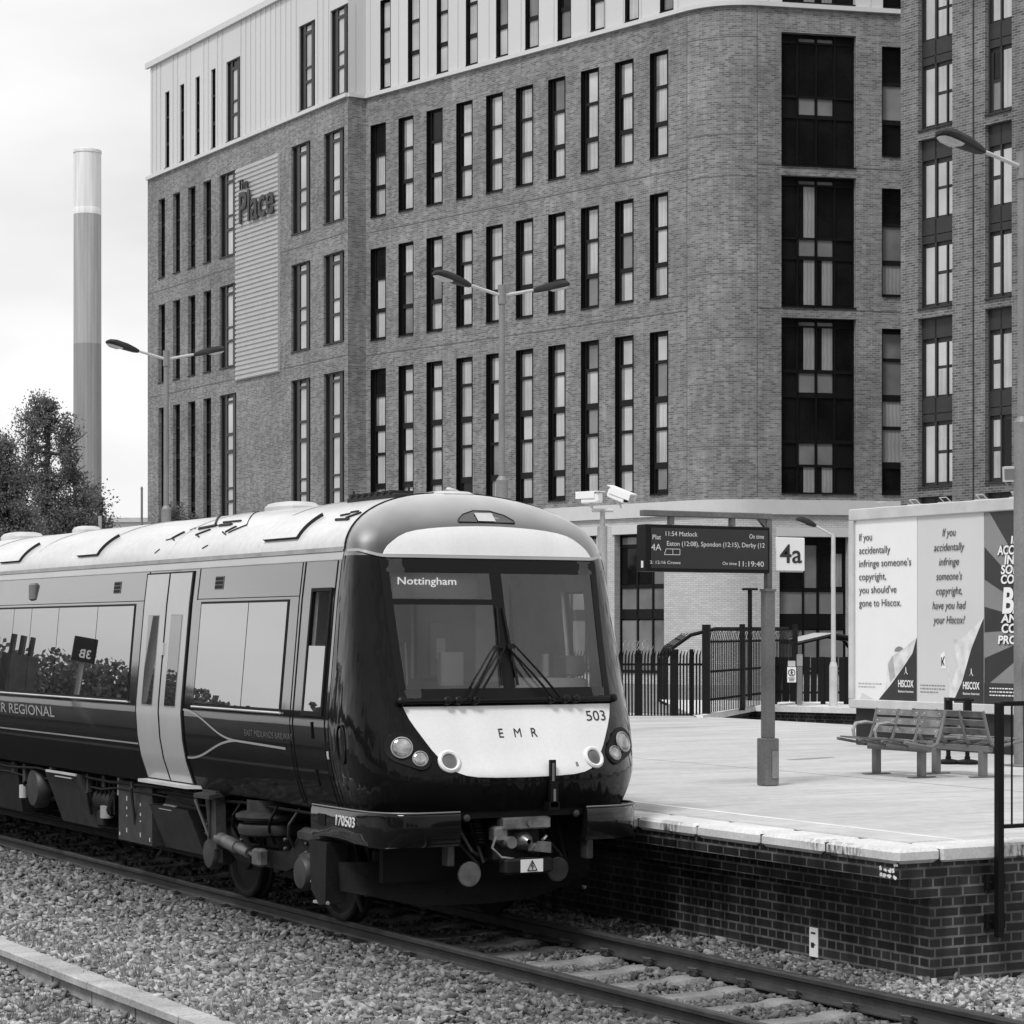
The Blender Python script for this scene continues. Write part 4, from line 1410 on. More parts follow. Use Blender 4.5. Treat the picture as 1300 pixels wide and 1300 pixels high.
# ---- lower nose lip, bumper modules
mb = MB()
rows = []
for z, o in ((1.07, 0.), (1.055, -.05), (1.05, -.3)):
    rows.append([nose_p(x, 1.07, o) + Vector((0, 0, z - 1.07)) for x in np.linspace(-side_w(1.07) * .999, side_w(1.07) * .999, 50)])
mb.grid(rows)
mb.build('nose_lip', MT['bumper'], tr)
def bump_outline(z, grow=0.):
    """plan of a bumper module: from the inner end round the corner to the body side, left side"""
    w = 1.285 + grow
    pts = [(-.60, 16.93 - grow), (-.80, 16.935 - grow), (-.98, 16.96 - grow), (-1.10, 17.02 - grow), (-1.19, 17.13), (-1.255, 17.30), (-w, 17.55), (-w, 17.9), (-w, 18.35)]
    return [Vector((S0 + x, y, z)) for x, y in pts]
for sg in (-1, 1):
    mb = MB()
    rows = []
    for z, g, ins in ((1.065, -.16, 0), (1.062, -.03, 0), (1.05, -.01, 0), (1.03, .0, 0), (.92, .005, 0), (.82, -.01, 0), (.785, -.04, 0), (.775, -.14, 0)):
        r = bump_outline(z, g)
        # lower edge rises towards the bogie
        rr = []
        for p in r:
            zz = p.z
            if z < .9 and p.y > 17.9: zz = .80
            rr.append(Vector((S0 + sg * (p.x - S0), p.y, zz)))
        rows.append(rr)
    mb.grid(rows)
    # inner end cap
    mb.face([r[0] for r in rows])
    # rear end towards the bogie
    mb.face([r[-1] for r in rows][::-1])
    bm_ = mb.build('bumper_module', MT['bumper'], tr)
    mb = MB()
    # thin grey line along the top edge of the module
    mb.path([Vector((S0 + sg * (p.x - S0), p.y, 1.064)) for p in bump_outline(1.0, -.012)], .008, 6)
    mb.build('bumper_edge', MT['grey'], bm_)
    # step below the cab door
    mb = MB()
    mb.cbox((S0 + sg * 1.22 - .06, 18.02, .86), (S0 + sg * 1.22 + .06, 18.22, .895), .012)
    mb.build('cab_step', MT['galv'], bm_)
    mb = MB()
    mb.box((S0 + sg * 1.292 - .003, 18.05, .9), (S0 + sg * 1.292 + .003, 18.19, 1.0))
    mb.build('step_recess', MT['bsatin'], bm_)
text('unit_number', '170503', MT['trainwhite'], tr, (S0 - 1.292, 17.84, .925), (0, -1, 0), (0, 0, 1), h=.088, w=.36, extrude=.003, bold=.005)
# recess behind the coupler
mb = MB()
mb.box((S0 - 1.0, 17.55, .45), (S0 + 1.0, 17.62, 1.06))
mb.box((S0 - .60, 17.0, 1.0), (S0 + .60, 17.55, 1.058))
mb.build('headstock', MT['rubber'], tr)
# coupler
mb = MB()
mb.cbox((S0 - .22, 17.05, .62), (S0 + .22, 17.5, .96), .03)
mb.tube((S0, 17.4, .8), (S0, 18.2, .8), .11, n=14)
cp_ = mb.build('coupler', MT['under'], tr)
mb = MB()
mb.cbox((S0 - .20, 16.93, .90), (S0 + .25, 17.06, 1.0), .012)
mb.cbox((S0 - .27, 16.95, .80), (S0 - .14, 17.08, .93), .02)
mb.tube((S0 - .14, 16.90, .80), (S0 - .14, 17.05, .80), .05, n=12)
mb.lathe((S0 + .02, 16.9, .80), (0, 1, 0), [(.02, 0), (.075, .07), (.08, .16)], 14)
mb.cbox((S0 + .05, 16.94, .70), (S0 + .24, 17.05, .78), .02)
mb.prism([(S0 + .08, 16.93, .72), (S0 + .22, 16.93, .70), (S0 + .22, 16.93, .79), (S0 + .12, 16.93, .80)], (0, -.05, 0))
mb.tube((S0 + .04, 16.925, .95), (S0 + .04, 16.90, .95), .028, n=10)
for k in range(8):
    mb.tube((S0 + .18 + .0, 16.96, .80 + .0), (S0 + .2, 16.92, .84), .012, n=6) if k == 0 else None
mb.path([(S0 - .25, 16.97, .86), (S0 - .3, 16.95, .76), (S0 - .22, 16.94, .68), (S0 - .1, 16.95, .66)], .012, 6)
mb.build('coupler_face', MT['steel'], cp_)
mb = MB(); mb.cbox((S0 - .20, 16.90, .535), (S0 + .26, 17.03, .665), .02); mb.build('electric_head', MT['under'], cp_)
mb = MB(); mb.box((S0 - .06, 16.893, .55), (S0 + .15, 16.899, .655)); ws_ = mb.build('warning_label', MT['paper'], cp_)
mb = MB()
tri = [(-.0, .563), (.045, .645), (.09, .563)]
tp = [Vector((S0 + x, 16.889, z)) for x, z in tri]
for p, q in zip(tp, tp[1:] + tp[:1]): mb.tube(p, q, .004, n=5)
for p, q in (((.05, .625), (.036, .598)), ((.036, .598), (.055, .6)), ((.055, .6), (.042, .572))):
    mb.tube((S0 + p[0], 16.889, p[1]), (S0 + q[0], 16.889, q[1]), .004, n=5)
mb.build('warning_symbol', ink, cp_)
# hose spring, lifting bracket, hose discs
mb = MB()
hel = [Vector((S0 - .36 + .04 * math.cos(t_) + t_ * .0012, 17.15 + .04 * math.sin(t_), 1.02 - t_ * .0042)) for t_ in np.linspace(0, 60, 240)]
mb.path(hel, .009, 5); mb.build('coiled_hose', MT['rubber'], tr)
mb = MB()
mb.obox((S0 + .235, 16.885, 1.37), (.028, 0, 0), (0, .012, 0), (0, 0, .10)); mb.obox((S0 + .235, 16.87, 1.18), (.036, 0, 0), (0, .02, 0), (0, 0, .10)); mb.obox((S0 + .235, 16.9, 1.09), (.05, 0, 0), (0, .05, 0), (0, 0, .03))
lb = mb.build('latch_bracket', MT['bsatin'], tr)
mb = MB(); mb.obox((S0 + .235, 16.871, 1.37), (.010, 0, 0), (0, .003, 0), (0, 0, .075)); mb.obox((S0 + .235, 16.848, 1.18), (.010, 0, 0), (0, .003, 0), (0, 0, .05)); mb.build('bracket_slot', MT['grey'], lb)
for sg, mt_ in ((-1, 'under_l'), (1, 'under')):
    mb = MB()
    mb.lathe((S0 + sg * .42, 17.12, .535), (0, -1, 0), [(.001, -.03), (.09, -.03), (.104, -.01), (.104, .01), (.095, .018), (.001, .02)], 22)
    mb.build('hose_cap', M('hose_cap_%s' % mt_, .16 if sg < 0 else .04, .45, var=.5, vs=9), tr)
    mb = MB()
    mb.path([(S0 + sg * .42 + .12, 17.2, .50), (S0 + sg * .42 + .13, 17.2, .60), (S0 + sg * .42 + .05, 17.2, .68), (S0 + sg * .42, 17.35, .8)], .014, 6)
    mb.build('hose_pipe', MT['under_l'], tr)
# obstacle deflector
mb = MB()
pl_ = [(-1.20, 17.95), (-.55, 17.80), (0, 17.72), (.55, 17.80), (1.20, 17.95)]
top_ = [.60, .585, .58, .585, .60]; bot_ = [.30, .22, .21, .22, .30]
f_ = [[Vector((S0 + x, y, t_)) for (x, y), t_ in zip(pl_, top_)], [Vector((S0 + x, y - .04, b_ + (.06 if abs(x) > 1 else 0))) for (x, y), b_ in zip(pl_, bot_)]]
b2 = [[p + Vector((0, .04, 0)) for p in r] for r in f_]
mb.grid([f_[0], f_[1], b2[1], b2[0]], 0, False, False)
for x in (-1.0, -.62, -.3, .3, .62, 1.0):
    for z in (.32, .48):
        y = float(np.interp(abs(x), [0, .55, 1.2], [17.70, 17.78, 17.92])) - .02
        mb.tube((S0 + x, y, z), (S0 + x, y + .04, z), .012, n=8)
mb.build('deflector', MT['under'], tr)

# ---- body sides and roof
YE = YB + CARL
mb = MB()
zb = [1.03, 1.06, 1.12, 1.2, 1.3, 1.4, 1.5, 1.62, 1.75, 1.85, 2.2, 2.8, 3.0, 3.135]
# smooth outline for shading
def sidecol(y, zlist, sg, off=0.):
    out = []
    for z in zlist:
        e = .02
        w = side_w(z)
        dw = (side_w(z + e) - side_w(z - e)) / (2 * e)
        n_ = Vector((sg, 0, -dw)).normalized()
        p = Vector((S0 + sg * w, y, z)) + n_ * off
        out.append(p)
    return out
ycols = [YB, 20, 23, 26, 29, 32, 35, 38, YE]
for sg in (-1, 1):
    zz_ = sorted(set(zb + [1.86, 2.41, 2.87])); yy_ = sorted(set(ycols + [18.005, 18.355]))
    mb.grid([sidecol(y, zz_, sg) for y in yy_], 0, True, False, None, skip=lambda i, j: 18.0 < (yy_[i] + yy_[i + 1]) / 2 < 18.36 and (1.86 if sg > 0 else 2.41) < (zz_[j] + zz_[j + 1]) / 2 < 2.87)
# rear end
endp = [p for p in sidecol(YE, zb, -1)] + [p for p in sidecol(YE, zb, 1)][::-1]
mb.face(endp)
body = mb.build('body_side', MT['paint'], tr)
mb = MB(); mb.box((S0 - 1.0, YB + .3, .98), (S0 + 1.0, YE, 1.02))
for sg in (-1, 1): mb.grid([[Vector((S0 + sg * (side_w(1.03) - .001), y, 1.031)), Vector((S0 + sg * .98, y, 1.015))] for y in ycols], 0, False)
mb.build('underfloor', MT['under'], tr)
mb = MB()
zc = [3.135, 3.145, 3.20]
for sg in (-1, 1):
    mb.grid([sidecol(y, zc, sg, .004) for y in ycols])
mb.build('cantrail_band', MT['doorwhite'], tr)
mb = MB()
for sg in (-1, 1):
    mb.grid([[p for p in sidecol(y, [3.2, 3.205, 3.235, 3.24], sg, .012)] for y in ycols])
    mb.path([Vector((S0 + sg * (side_w(3.132) + .002), y, 3.132)) for y in (YB, YE)], .006, 5)
mb.build('gutter', MT['galv'], tr)
mb = MB()
thl = np.linspace(0, 1, 40)
rz = [3.22] + [3.22 + (ZAP - 3.22) * math.sin(t_ * math.pi / 2) for t_ in np.linspace(.06, 1, 22)]
ring = [(-side_w(z), z) for z in rz] + [(side_w(z), z) for z in rz[::-1][1:]]
mb.grid([[(S0 + x, yb(z) if y == YB else y, z) for x, z in ring] for y in ycols])
mb.face([(S0 + x, YE, z) for x, z in ring])
mb.build('roof', MT['roofwhite'], tr)
# black seam between roof and dome
mb = MB()
mb.path([Vector((S0 + x * 1.002, yb(z) - .006, z + .002)) for x, z in ring], .010, 5)
mb.build('roof_seam', MT['rubber'], tr)
def side_patch(name, y0_, y1_, z0_, z1_, mat, off=.006, parent=None, sg=-1, nz=0, edge=True):
    zl = sorted({z0_, z1_, *[z for z in (zb if nz == 0 else np.linspace(z0_, z1_, nz)) if z0_ < z < z1_]})
    mb = MB()
    a, b_ = sidecol(y0_, zl, sg, off), sidecol(y1_, zl, sg, off)
    mb.grid([a, b_])
    if edge:
        bd = a + b_[::-1]
        inn = [p + Vector((-sg * abs(off) * 1.1, 0, 0)) for p in bd]
        mb.grid([bd + bd[:1], inn + inn[:1]], 0, False)
    return mb.build(name, mat, parent or tr)
ZW0, ZW1 = 1.86, 2.79
def win_side(y0_, y1_, div=(), sg=-1):
    w = side_patch('window_surround', y0_ - .022, y1_ + .022, ZW0 - .022, ZW1 + .022, MT['rubber'], .004, None, sg)
    cuts = [y0_] + list(div) + [y1_]
    for a, b_ in zip(cuts[:-1], cuts[1:]):
        g_ = side_patch('window_pane', a + .008, b_ - .008, ZW0, ZW1, MT['winglass'], .009, w, sg)
    mb = MB()
    mb.path([p for p in (sidecol(y0_ - .03, [ZW0 - .035], sg, .012) + sidecol(y1_ + .03, [ZW0 - .035], sg, .012))], .011, 6)
    mb.build('window_sill', MT['galv_l'], w)
def side_px(px, z):
    """distance along the train of the body side seen at image column px and height z"""
    s = S0 - side_w(z); r = (px - CX) / F_PX
    return s * (CT - r * ST) / (ST + r * CT)
yD0, yDm, yD1 = side_px(237, 2.3), side_px(208, 2.3), side_px(179, 2.3)
for sg in (-1, 1):
    win_side(18.86, 20.86, (19.72,), sg)
    win_side(yD1 + .28, 35.6, (23.74, 25.0, 25.95, 26.6, 28.0, 29.3, 30.6, 31.9, 33.2, 34.4), sg)
    # doors: two plug leaves
    for base in (0, 14.6):
        for a, b_ in ((yD0, yDm), (yDm, yD1)):
            side_patch('door_gap', a + base - .014, b_ + base + .014, 1.07, 3.11, MT['rubber'], .012, None, sg)
            d = side_patch('door', a + base + .021, b_ + base - .021, 1.085, 3.095, MT['doorwhite'], .014, None, sg)
            c_ = (a + b_) / 2 + base
            side_patch('door_window_seal', c_ - .150, c_ + .150, 1.805, 2.695, MT['galv'], .017, d, sg)
            side_patch('door_window', c_ - .14, c_ + .14, 1.815, 2.685, MT['doorglass'], .020, d, sg)
        bt_ = side_patch('door_button', yDm + base - .04, yDm + base + .02, 2.30, 2.42, MT['galv_l'], .03, None, sg)
        st = MB()
        yy0, yy1 = yD0 + base - .22, yD1 + base + .02
        wd_ = side_w(1.08)
        st.prism([(S0 + sg * (wd_ - .1), yy0, 1.035), (S0 + sg * (wd_ + .11), yy0 + .18, 1.035), (S0 + sg * (wd_ + .11), yy1, 1.035), (S0 + sg * (wd_ - .1), yy1, 1.035)], (0, 0, .03))
        st.build('door_step', MT['galv_l'], tr)
    # cab door
    yc0, yc1 = 17.93, 18.58
    mb = MB()
    for a in (yc0, yc1):
        mb.path(sidecol(a, list(np.linspace(1.05, 3.13, 30)), sg, .002), .006, 4)
    cd_ = mb.build('cab_door_seam', MT['rubber'], tr)
    fr_ = MB()
    for (a, b_, c_, d_) in ((17.975, 18.005, 1.82, 2.90), (18.355, 18.385, 1.82, 2.90), (18.005, 18.355, 1.82, 1.86), (18.005, 18.355, 2.87, 2.90)):
        zl = [c_, (c_ + d_) / 2, d_]
        for o in ((.014, .0),):
            fr_.grid([sidecol(a, zl, sg, .014), sidecol(b_, zl, sg, .014)], 0, False)
            bd = sidecol(a, zl, sg, .014) + sidecol(b_, zl, sg, .014)[::-1]; inn = sidecol(a, zl, sg, -.02) + sidecol(b_, zl, sg, -.02)[::-1]
            fr_.grid([bd + bd[:1], inn + inn[:1]], 0, False)
    q = fr_.build('cab_door_window_frame', MT['rubber'], tr)
    if sg < 0:
        side_patch('cab_door_window', 18.005, 18.355, 1.86, 2.41, MT['winglass'], .008, q, sg)
    else:
        side_patch('cab_door_window', 18.005, 18.355, 1.86, 2.87, MT['windscreen'], .008, q, sg, edge=False)
    mb = MB()
    for z in (1.70, 1.30):
        pp = sidecol(18.18, [z - .07, z + .07], sg, .006)
        mb.path(pp, .010, 6)
    mb.build('cab_door_handle', MT['bsatin'], tr)
    # bright corner strip at the front of the body side
    side_patch('corner_strip', 17.862, 17.905, 1.05, 3.13, MT['paint'], .004, None, sg)
    # pale stripe along the skirt
    side_patch('skirt_line', yD1 + .03, 35.6, 1.405, 1.42, MT['stripe'], .004, None, sg)
    for base in (20.0, 24.0, 28.0, 32.0):
        pass
# vents and lamp in the band above the windows
for px_, z in ((149.5, 2.985), (279, 2.985)):
    yv = side_px(px_, z)
    v = side_patch('vent', yv - .10, yv + .10, z - .062, z + .062, MT['grey'], .005)
    for k in range(3):
        zz = z - .038 + .038 * k
        side_patch('vent_slot', yv - .09, yv + .09, zz - .014, zz + .014, MT['rubber'], .009, v)
yv = side_px(43, 3.0)
mb = MB()
c_ = sidecol(yv, [2.98], -1, .0)[0]
mb.cbox((c_.x - .035, yv - .09, 2.88), (c_.x + .03, yv + .09, 3.08), .02)
mb.build('body_indicator_lamp', MT['grey'], tr)
# livery swoosh right of the door
def ribbon(pts, wdt, name, mat, off=.005):
    mb = MB()
    rows = []
    for i, (y, z) in enumerate(pts):
        ya, za = pts[max(0, i - 1)]; yb2, zb2 = pts[min(len(pts) - 1, i + 1)]
        t_ = Vector((yb2 - ya, zb2 - za)).normalized(); n_ = Vector((-t_.y, t_.x))
        pr = []
        for s_ in (-1, 1):
            pr.append(sidecol(y + n_.x * wdt * s_, [z + n_.y * wdt * s_], -1, off)[0])
        rows.append(pr)
    mb.grid(rows)
    return mb.build(name, mat, tr)
def bez(p0, p1, p2, p3, n_=24):
    return [((1-t)**3*p0[0]+3*(1-t)**2*t*p1[0]+3*(1-t)*t*t*p2[0]+t**3*p3[0], (1-t)**3*p0[1]+3*(1-t)**2*t*p1[1]+3*(1-t)*t*t*p2[1]+t**3*p3[1]) for t in np.linspace(0, 1, n_)]
ys_ = lambda px, z: side_px(px, z)
P0 = (yD0 - .03, 1.79); P1 = (ys_(300, 1.52), 1.545); P2 = (ys_(363, 1.52), 1.52)
ribbon(bez(P0, (ys_(258, 1.78), 1.79), (ys_(270, 1.6), 1.555), P1) + [P2], .010, 'livery_line', MT['stripe'])
P0 = (yD0 - .03, 1.335)
ribbon(bez(P0, (ys_(262, 1.34), 1.33), (ys_(272, 1.5), 1.525), P1), .010, 'livery_line', MT['stripe'], .0055)
def swarp(yst, z0, off=.006):
    return lambda a, b_, c: sidecol(yst - a, [z0 + b_], -1, off + max(c, 0) * .3)[0]
text('side_lettering', 'EAST MIDLANDS RAILWAY', MT['faint'], tr, None, (0, -1, 0), (0, 0, 1), h=.06, w=1.05, warp=swarp(ys_(311, 1.64), 1.60))
text('side_lettering', 'EMR REGIONAL', MT['stripe'], tr, None, (0, -1, 0), (0, 0, 1), h=.115, w=2.35, warp=swarp(ys_(70, 1.6) + 2.35, 1.60), bold=.01)
mb = MB()
c_ = nose_p(-1.305, 1.6, .0)
side_patch('door_key_panel', 17.60, 17.72, 1.25, 1.55, MT['bsatin'], .004) if False else None
def nose_side_p(y, z, sg=-1, off=0.):
    f = lambda yy, zz: side_w(zz) * (1 - min(1, (YB - yy) / (YB - y0(zz))) ** nn(zz)) ** (1 / nn(zz))
    x = f(y, z)
    dy = (f(y + 1e-3, z) - f(y - 1e-3, z)) / 2e-3; dz = (f(y, z + 1e-3) - f(y, z - 1e-3)) / 2e-3
    n_ = Vector((sg, -dy, -dz)).normalized()
    return Vector((S0 + sg * x, y, z)) + n_ * off
for sg in (-1, 1):
    el = [(17.63 + .075 * math.cos(t_), 1.60 + .16 * math.sin(t_)) for t_ in np.linspace(0, 2 * math.pi, 28)]
    mb = MB(); mb.path([nose_side_p(y, z, sg, .003) for y, z in el], .006, 5)
    mb.build('nose_hatch_seal', MT['rubber'], tr)
    kb_ = side_patch('key_box', 17.855, 17.922, 1.33, 1.62, MT['bsatin'], .005, None, sg)
    side_patch('key_box_label', 17.872, 17.905, 1.47, 1.535, MT['galv_l'], .008, kb_, sg)
    # lifeguard bracket hanging ahead of the first wheel
    mb = MB(); xg = S0 + sg * 1.16
    mb.prism([(xg - .12, 18.05, .76), (xg - .12, 18.40, .76), (xg - .12, 18.36, .34), (xg - .12, 18.20, .22), (xg - .12, 18.08, .24)], (.2, 0, 0))
    lg = mb.build('lifeguard', MT['under'], tr)
    mb = MB()
    for dy in (0, .12):
        mb.path([(xg + sg * .10, 18.12 + dy * .3, .70), (xg + sg * .11, 18.26 + dy, .40)], .010, 5)
    mb.path([(xg + sg * .10, 18.06, .25), (xg + sg * .10, 18.34, .235)], .016, 5)
    mb.build('lifeguard_strut', MT['galv'], lg)
# roof equipment
def roof_p(x, y, off=0.):
    # height of the roof at lateral position x
    lo, hi = ZCT, ZAP
    for _ in range(40):
        m_ = (lo + hi) / 2
        if side_w(m_) > abs(x): lo = m_
        else: hi = m_
    e = .01
    return Vector((S0 + x, y, lo + off))
def roof_n(x, y, off):
    p, q = roof_p(x - .004, y), roof_p(x + .004, y)
    t_ = (q - p).normalized()
    return roof_p(x, y) + Vector((-t_.z, 0, t_.x)) * off
for yv, ln in ((18.86, .74), (24.02, .66), (26.70, .76), (30.6, .7), (34.4, .7)):
    mb = MB(); edge = MB()
    xs_ = np.linspace(-1.168, -.93, 8)
    top = [[roof_n(x, y, .032) for x in xs_] for y in (yv, yv + ln)]
    mb.grid(top)
    bd = top[0] + top[1][::-1]
    lo_ = [roof_n(x, yv, -.01) for x in xs_] + [roof_n(x, yv + ln, -.01) for x in xs_[::-1]]
    edge.grid([bd + bd[:1], lo_ + lo_[:1]], 0, False)
    h_ = mb.build('roof_hatch', MT['roofwhite'], tr)
    edge.build('hatch_edge', MT['dgrey'], h_)
def pod(px, wpx, hgt, x, ycen, ly, lx):
    mb = MB()
    z0 = roof_p(x, ycen).z - .03
    mb.grid([[(S0 + x + dx * lx * k, ycen + dy * ly * k, z0 + z) for dx, dy in ((-1, -.6), (-.7, -1), (.7, -1), (1, -.6), (1, .6), (.7, 1), (-.7, 1), (-1, .6))] for k, z in ((1, 0), (1, hgt * .5), (.86, hgt * .85), (.6, hgt))], 0, True, True)
    mb.face([(S0 + x + dx * lx * .6, ycen + dy * ly * .6, z0 + hgt) for dx, dy in ((-1, -.6), (-.7, -1), (.7, -1), (1, -.6), (1, .6), (.7, 1), (-.7, 1), (-1, .6))])
    return mb.build('roof_pod', MT['galv_l'], tr)
pod(0, 0, .10, -.15, 21.3, .34, .2); pod(0, 0, .12, -.1, 30.0, .38, .22); pod(0, 0, .09, -.3, 26.9, .2, .14); pod(0, 0, .05, 0, 18.3, .2, .2); pod(0, 0, .14, 0, 35, .4, .22)
# dark grilles set in the roof skin
def roof_bar(x0_, y0_, x1_, y1_, wd_=.018, name='roof_grille'):
    mb = MB()
    pts = [roof_p(x0_ + (x1_ - x0_) * k / 6, y0_ + (y1_ - y0_) * k / 6, .006) for k in range(7)]
    mb.path(pts, wd_, 5)
    return mb
for (x0_, ya, x1_, yb2, wd_) in [(-1.085, 22.27, -1.07, 22.14, 0.006), (-1.075, 22.13, -0.99, 22.01, 0.014), (-0.96, 21.94, -0.92, 21.89, 0.006), (-0.955, 21.71, -0.92, 21.35, 0.018), (-1.055, 21.55, -0.99, 21.34, 0.011), (-0.93, 21.25, -0.93, 20.95, 0.018), (-1.045, 20.9, -1.085, 20.72, 0.008), (-1.055, 20.8, -0.98, 20.71, 0.012), (-1.065, 20.7, -0.97, 20.49, 0.008), (-0.87, 21.5, 0.29, 24.02, 0.013), (-0.855, 21.33, -0.86, 20.89, 0.013), (-0.97, 20.49, 0.26, 22.85, 0.006), (-1.18, 21.07, -1.165, 20.97, 0.006), (-1.185, 22.32, -1.165, 22.24, 0.006), (-1.05, 21.54, -1.085, 21.39, 0.008), (-1.065, 22.16, -1.095, 22.02, 0.008), (-1.03, 18.4, -1.04, 18.12, 0.014), (-1.02, 18.22, -0.955, 18.06, 0.012), (-0.97, 18.43, -0.955, 18.28, 0.01), (-0.93, 18.31, -0.92, 18.18, 0.01)]:
    mb = roof_bar(x0_, ya, x1_, yb2, wd_)
    mb.build('roof_fixing', MT['dgrey'], tr)
for y in (19.7, 21.9, 24.1, 26.3, 28.5, 30.7, 33, 35.2, 37.4):
    mb = MB(); mb.path([roof_p(x, y, .002) for x in np.linspace(-1.19, 1.19, 40)], .006, 4); mb.build('roof_joint', MT['galv'], tr)
mb = MB()
mb.cbox((S0 - .50, 18.35, 3.68), (S0 - .30, 19.3, 3.735), .01)
for y in np.arange(18.4, 19.3, .13): mb.box((S0 - .51, y, 3.735), (S0 - .29, y + .05, 3.76))
mb.build('roof_walkway', MT['dgrey'], tr)
for y in (19.05, 20.2):
    mb = MB(); mb.tube((S0 + .0, y, 3.72), (S0, y, 3.80), .03, .015, 8); mb.tube((S0, y, 3.8), (S0, y, 3.86), .012, n=6); mb.build('aerial', MT['dgrey'], tr)

# ---- bogies and underframe
def bogie(yc, leading=True):
    fr = MB()
    yw = (yc - 1.05, yc + 1.05)
    for sg in (-1, 1):
        x = S0 + sg * 1.02
        prof = [(yw[0] - .35, .62), (yw[0] - .30, .74), (yw[0] + .25, .74), (yw[0] + .45, .56), (yw[1] - .45, .56), (yw[1] - .25, .74), (yw[1] + .30, .74), (yw[1] + .35, .62), (yw[1] + .1, .58), (yw[1] - .5, .40), (yw[0] + .5, .40), (yw[0] - .1, .58)]
        fr.prism([(x - .07, y, z) for y, z in prof], (.14, 0, 0))
    fr.cbox((S0 - .95, yc - .25, .45), (S0 + .95, yc + .25, .70), .03)
    b_ = fr.build('bogie_frame', MT['under'], tr)
    for y in yw:
        for sg in (-1, 1):
            mb = MB()
            xo = S0 + sg * .7525
            mb.lathe((xo - sg * .07, y, .42), (sg, 0, 0), [(.10, -.02), (.38, .0), (.455, .0), (.45, .03), (.425, .05), (.42, .13), (.40, .138), (.36, .13), (.33, .095), (.16, .10), (.15, .125), (.001, .125)], 36)
            w = mb.build('wheel', MT['under'], tr)
            mb = MB()
            mb.lathe((xo - sg * .07, y, .42), (sg, 0, 0), [(.421, .06), (.4215, .125)], 36)
            mb.build('wheel_tread', MT['railtop'], w)
            mb = MB()
            xa = S0 + sg * 1.04
            mb.cbox((xa - .10, y - .17, .33), (xa + .06, y + .17, .60), .03)
            mb.lathe((xa + sg * .06, y, .43), (sg, 0, 0), [(.15, -.02), (.15, .06), (.13, .09), (.03, .10), (.001, .10)], 18)
            ax_ = mb.build('axle_box', MT['under_l'], tr)
            mb = MB()
            mb.cbox((xa - .09, y - .2, .68), (xa + .10, y + .2, .82), .04)
            mb.cbox((xa - .02, y + .17, .62), (xa + .11, y + .36, .78), .02)
            mb.build('spring_cap', MT['under_l'], ax_)
            mb = MB()
            for k in (-.12, .12):
                hl = [Vector((xa + .02 + .05 * math.cos(t_), y + k + .05 * math.sin(t_), .60 + t_ * .0022)) for t_ in np.linspace(0, 38, 90)]
                mb.path(hl, .011, 4)
            mb.build('coil_spring', MT['under'], ax_)
        mb = MB(); mb.tube((S0 - .8, y, .42), (S0 + .8, y, .42), .08, n=12); mb.build('axle', MT['under'], tr)
    for sg in (-1, 1):
        mb = MB()
        mb.lathe((S0 + sg * 1.0, yc - .05, .68), (0, 0, 1), [(.25, 0), (.31, .02), (.325, .07), (.31, .11), (.26, .125), (.26, .135), (.33, .15), (.345, .175), (.34, .20), (.30, .215), (.24, .22), (.24, .33)], 28)
        mb.build('air_spring', M('air_spring_rubber', .03, .5, var=.3, vs=8, spec=.3), tr)
        mb = MB()
        xa = S0 + sg * 1.2
        mb.tube((xa, yc + .75, .60), (xa, yc + .30, .55), .062, n=16)
        mb.tube((xa, yc + .30, .55), (xa, yc + .02, .52), .050, n=16)
        mb.tube((xa, yc + .02, .52), (xa, yc - .15, .50), .024, n=10)
        mb.cbox((xa - .05, yc - .30, .42), (xa + .05, yc - .12, .58), .02)
        mb.build('yaw_damper', M('damper_grey', .12, .4, metal=.3, var=.4, vs=9), tr)
        mb = MB()
        # bracket hanging from the body
        mb.prism([(xa - .05, yc + .72, 1.04), (xa - .05, yc + 1.05, 1.04), (xa - .05, yc + .98, .95), (xa - .05, yc + .84, .52), (xa - .05, yc + .70, .50)], (.1, 0, 0))
        mb.obox((xa + sg * .03, yc + .88, 1.0), (.10, 0, -.012 * sg), (0, .19, 0), (0, 0, .018))
        mb.path([(xa + sg * .06, yc + 1.2, .93), (xa + sg * .06, yc + .84, .6), (xa + sg * .06, yc + .84, .95)], .016, 5)
        mb.build('damper_bracket', MT['under_l'], tr)
    return b_
bogie(19.85)
bogie(YE - 3.6)
def eqbox(y0_, y1_, z0, z1, xo, xb, mat, name='equipment_box', sg=-1):
    """underfloor case: outer face leans from xo at the top to xb at the bottom"""
    mb = MB()
    for s_ in (sg,):
        A1 = [(S0 + s_ * xo, y0_, z1), (S0 + s_ * xo, y1_, z1), (S0 + s_ * xb, y1_, z0), (S0 + s_ * xb, y0_, z0)]
        B1 = [(S0 + s_ * .3, y0_, z1), (S0 + s_ * .3, y1_, z1), (S0 + s_ * .3, y1_, z0), (S0 + s_ * .3, y0_, z0)]
        mb.grid([B1, A1], 0, False, True); mb.face(A1[::-1])
    return mb.build(name, mat, tr)
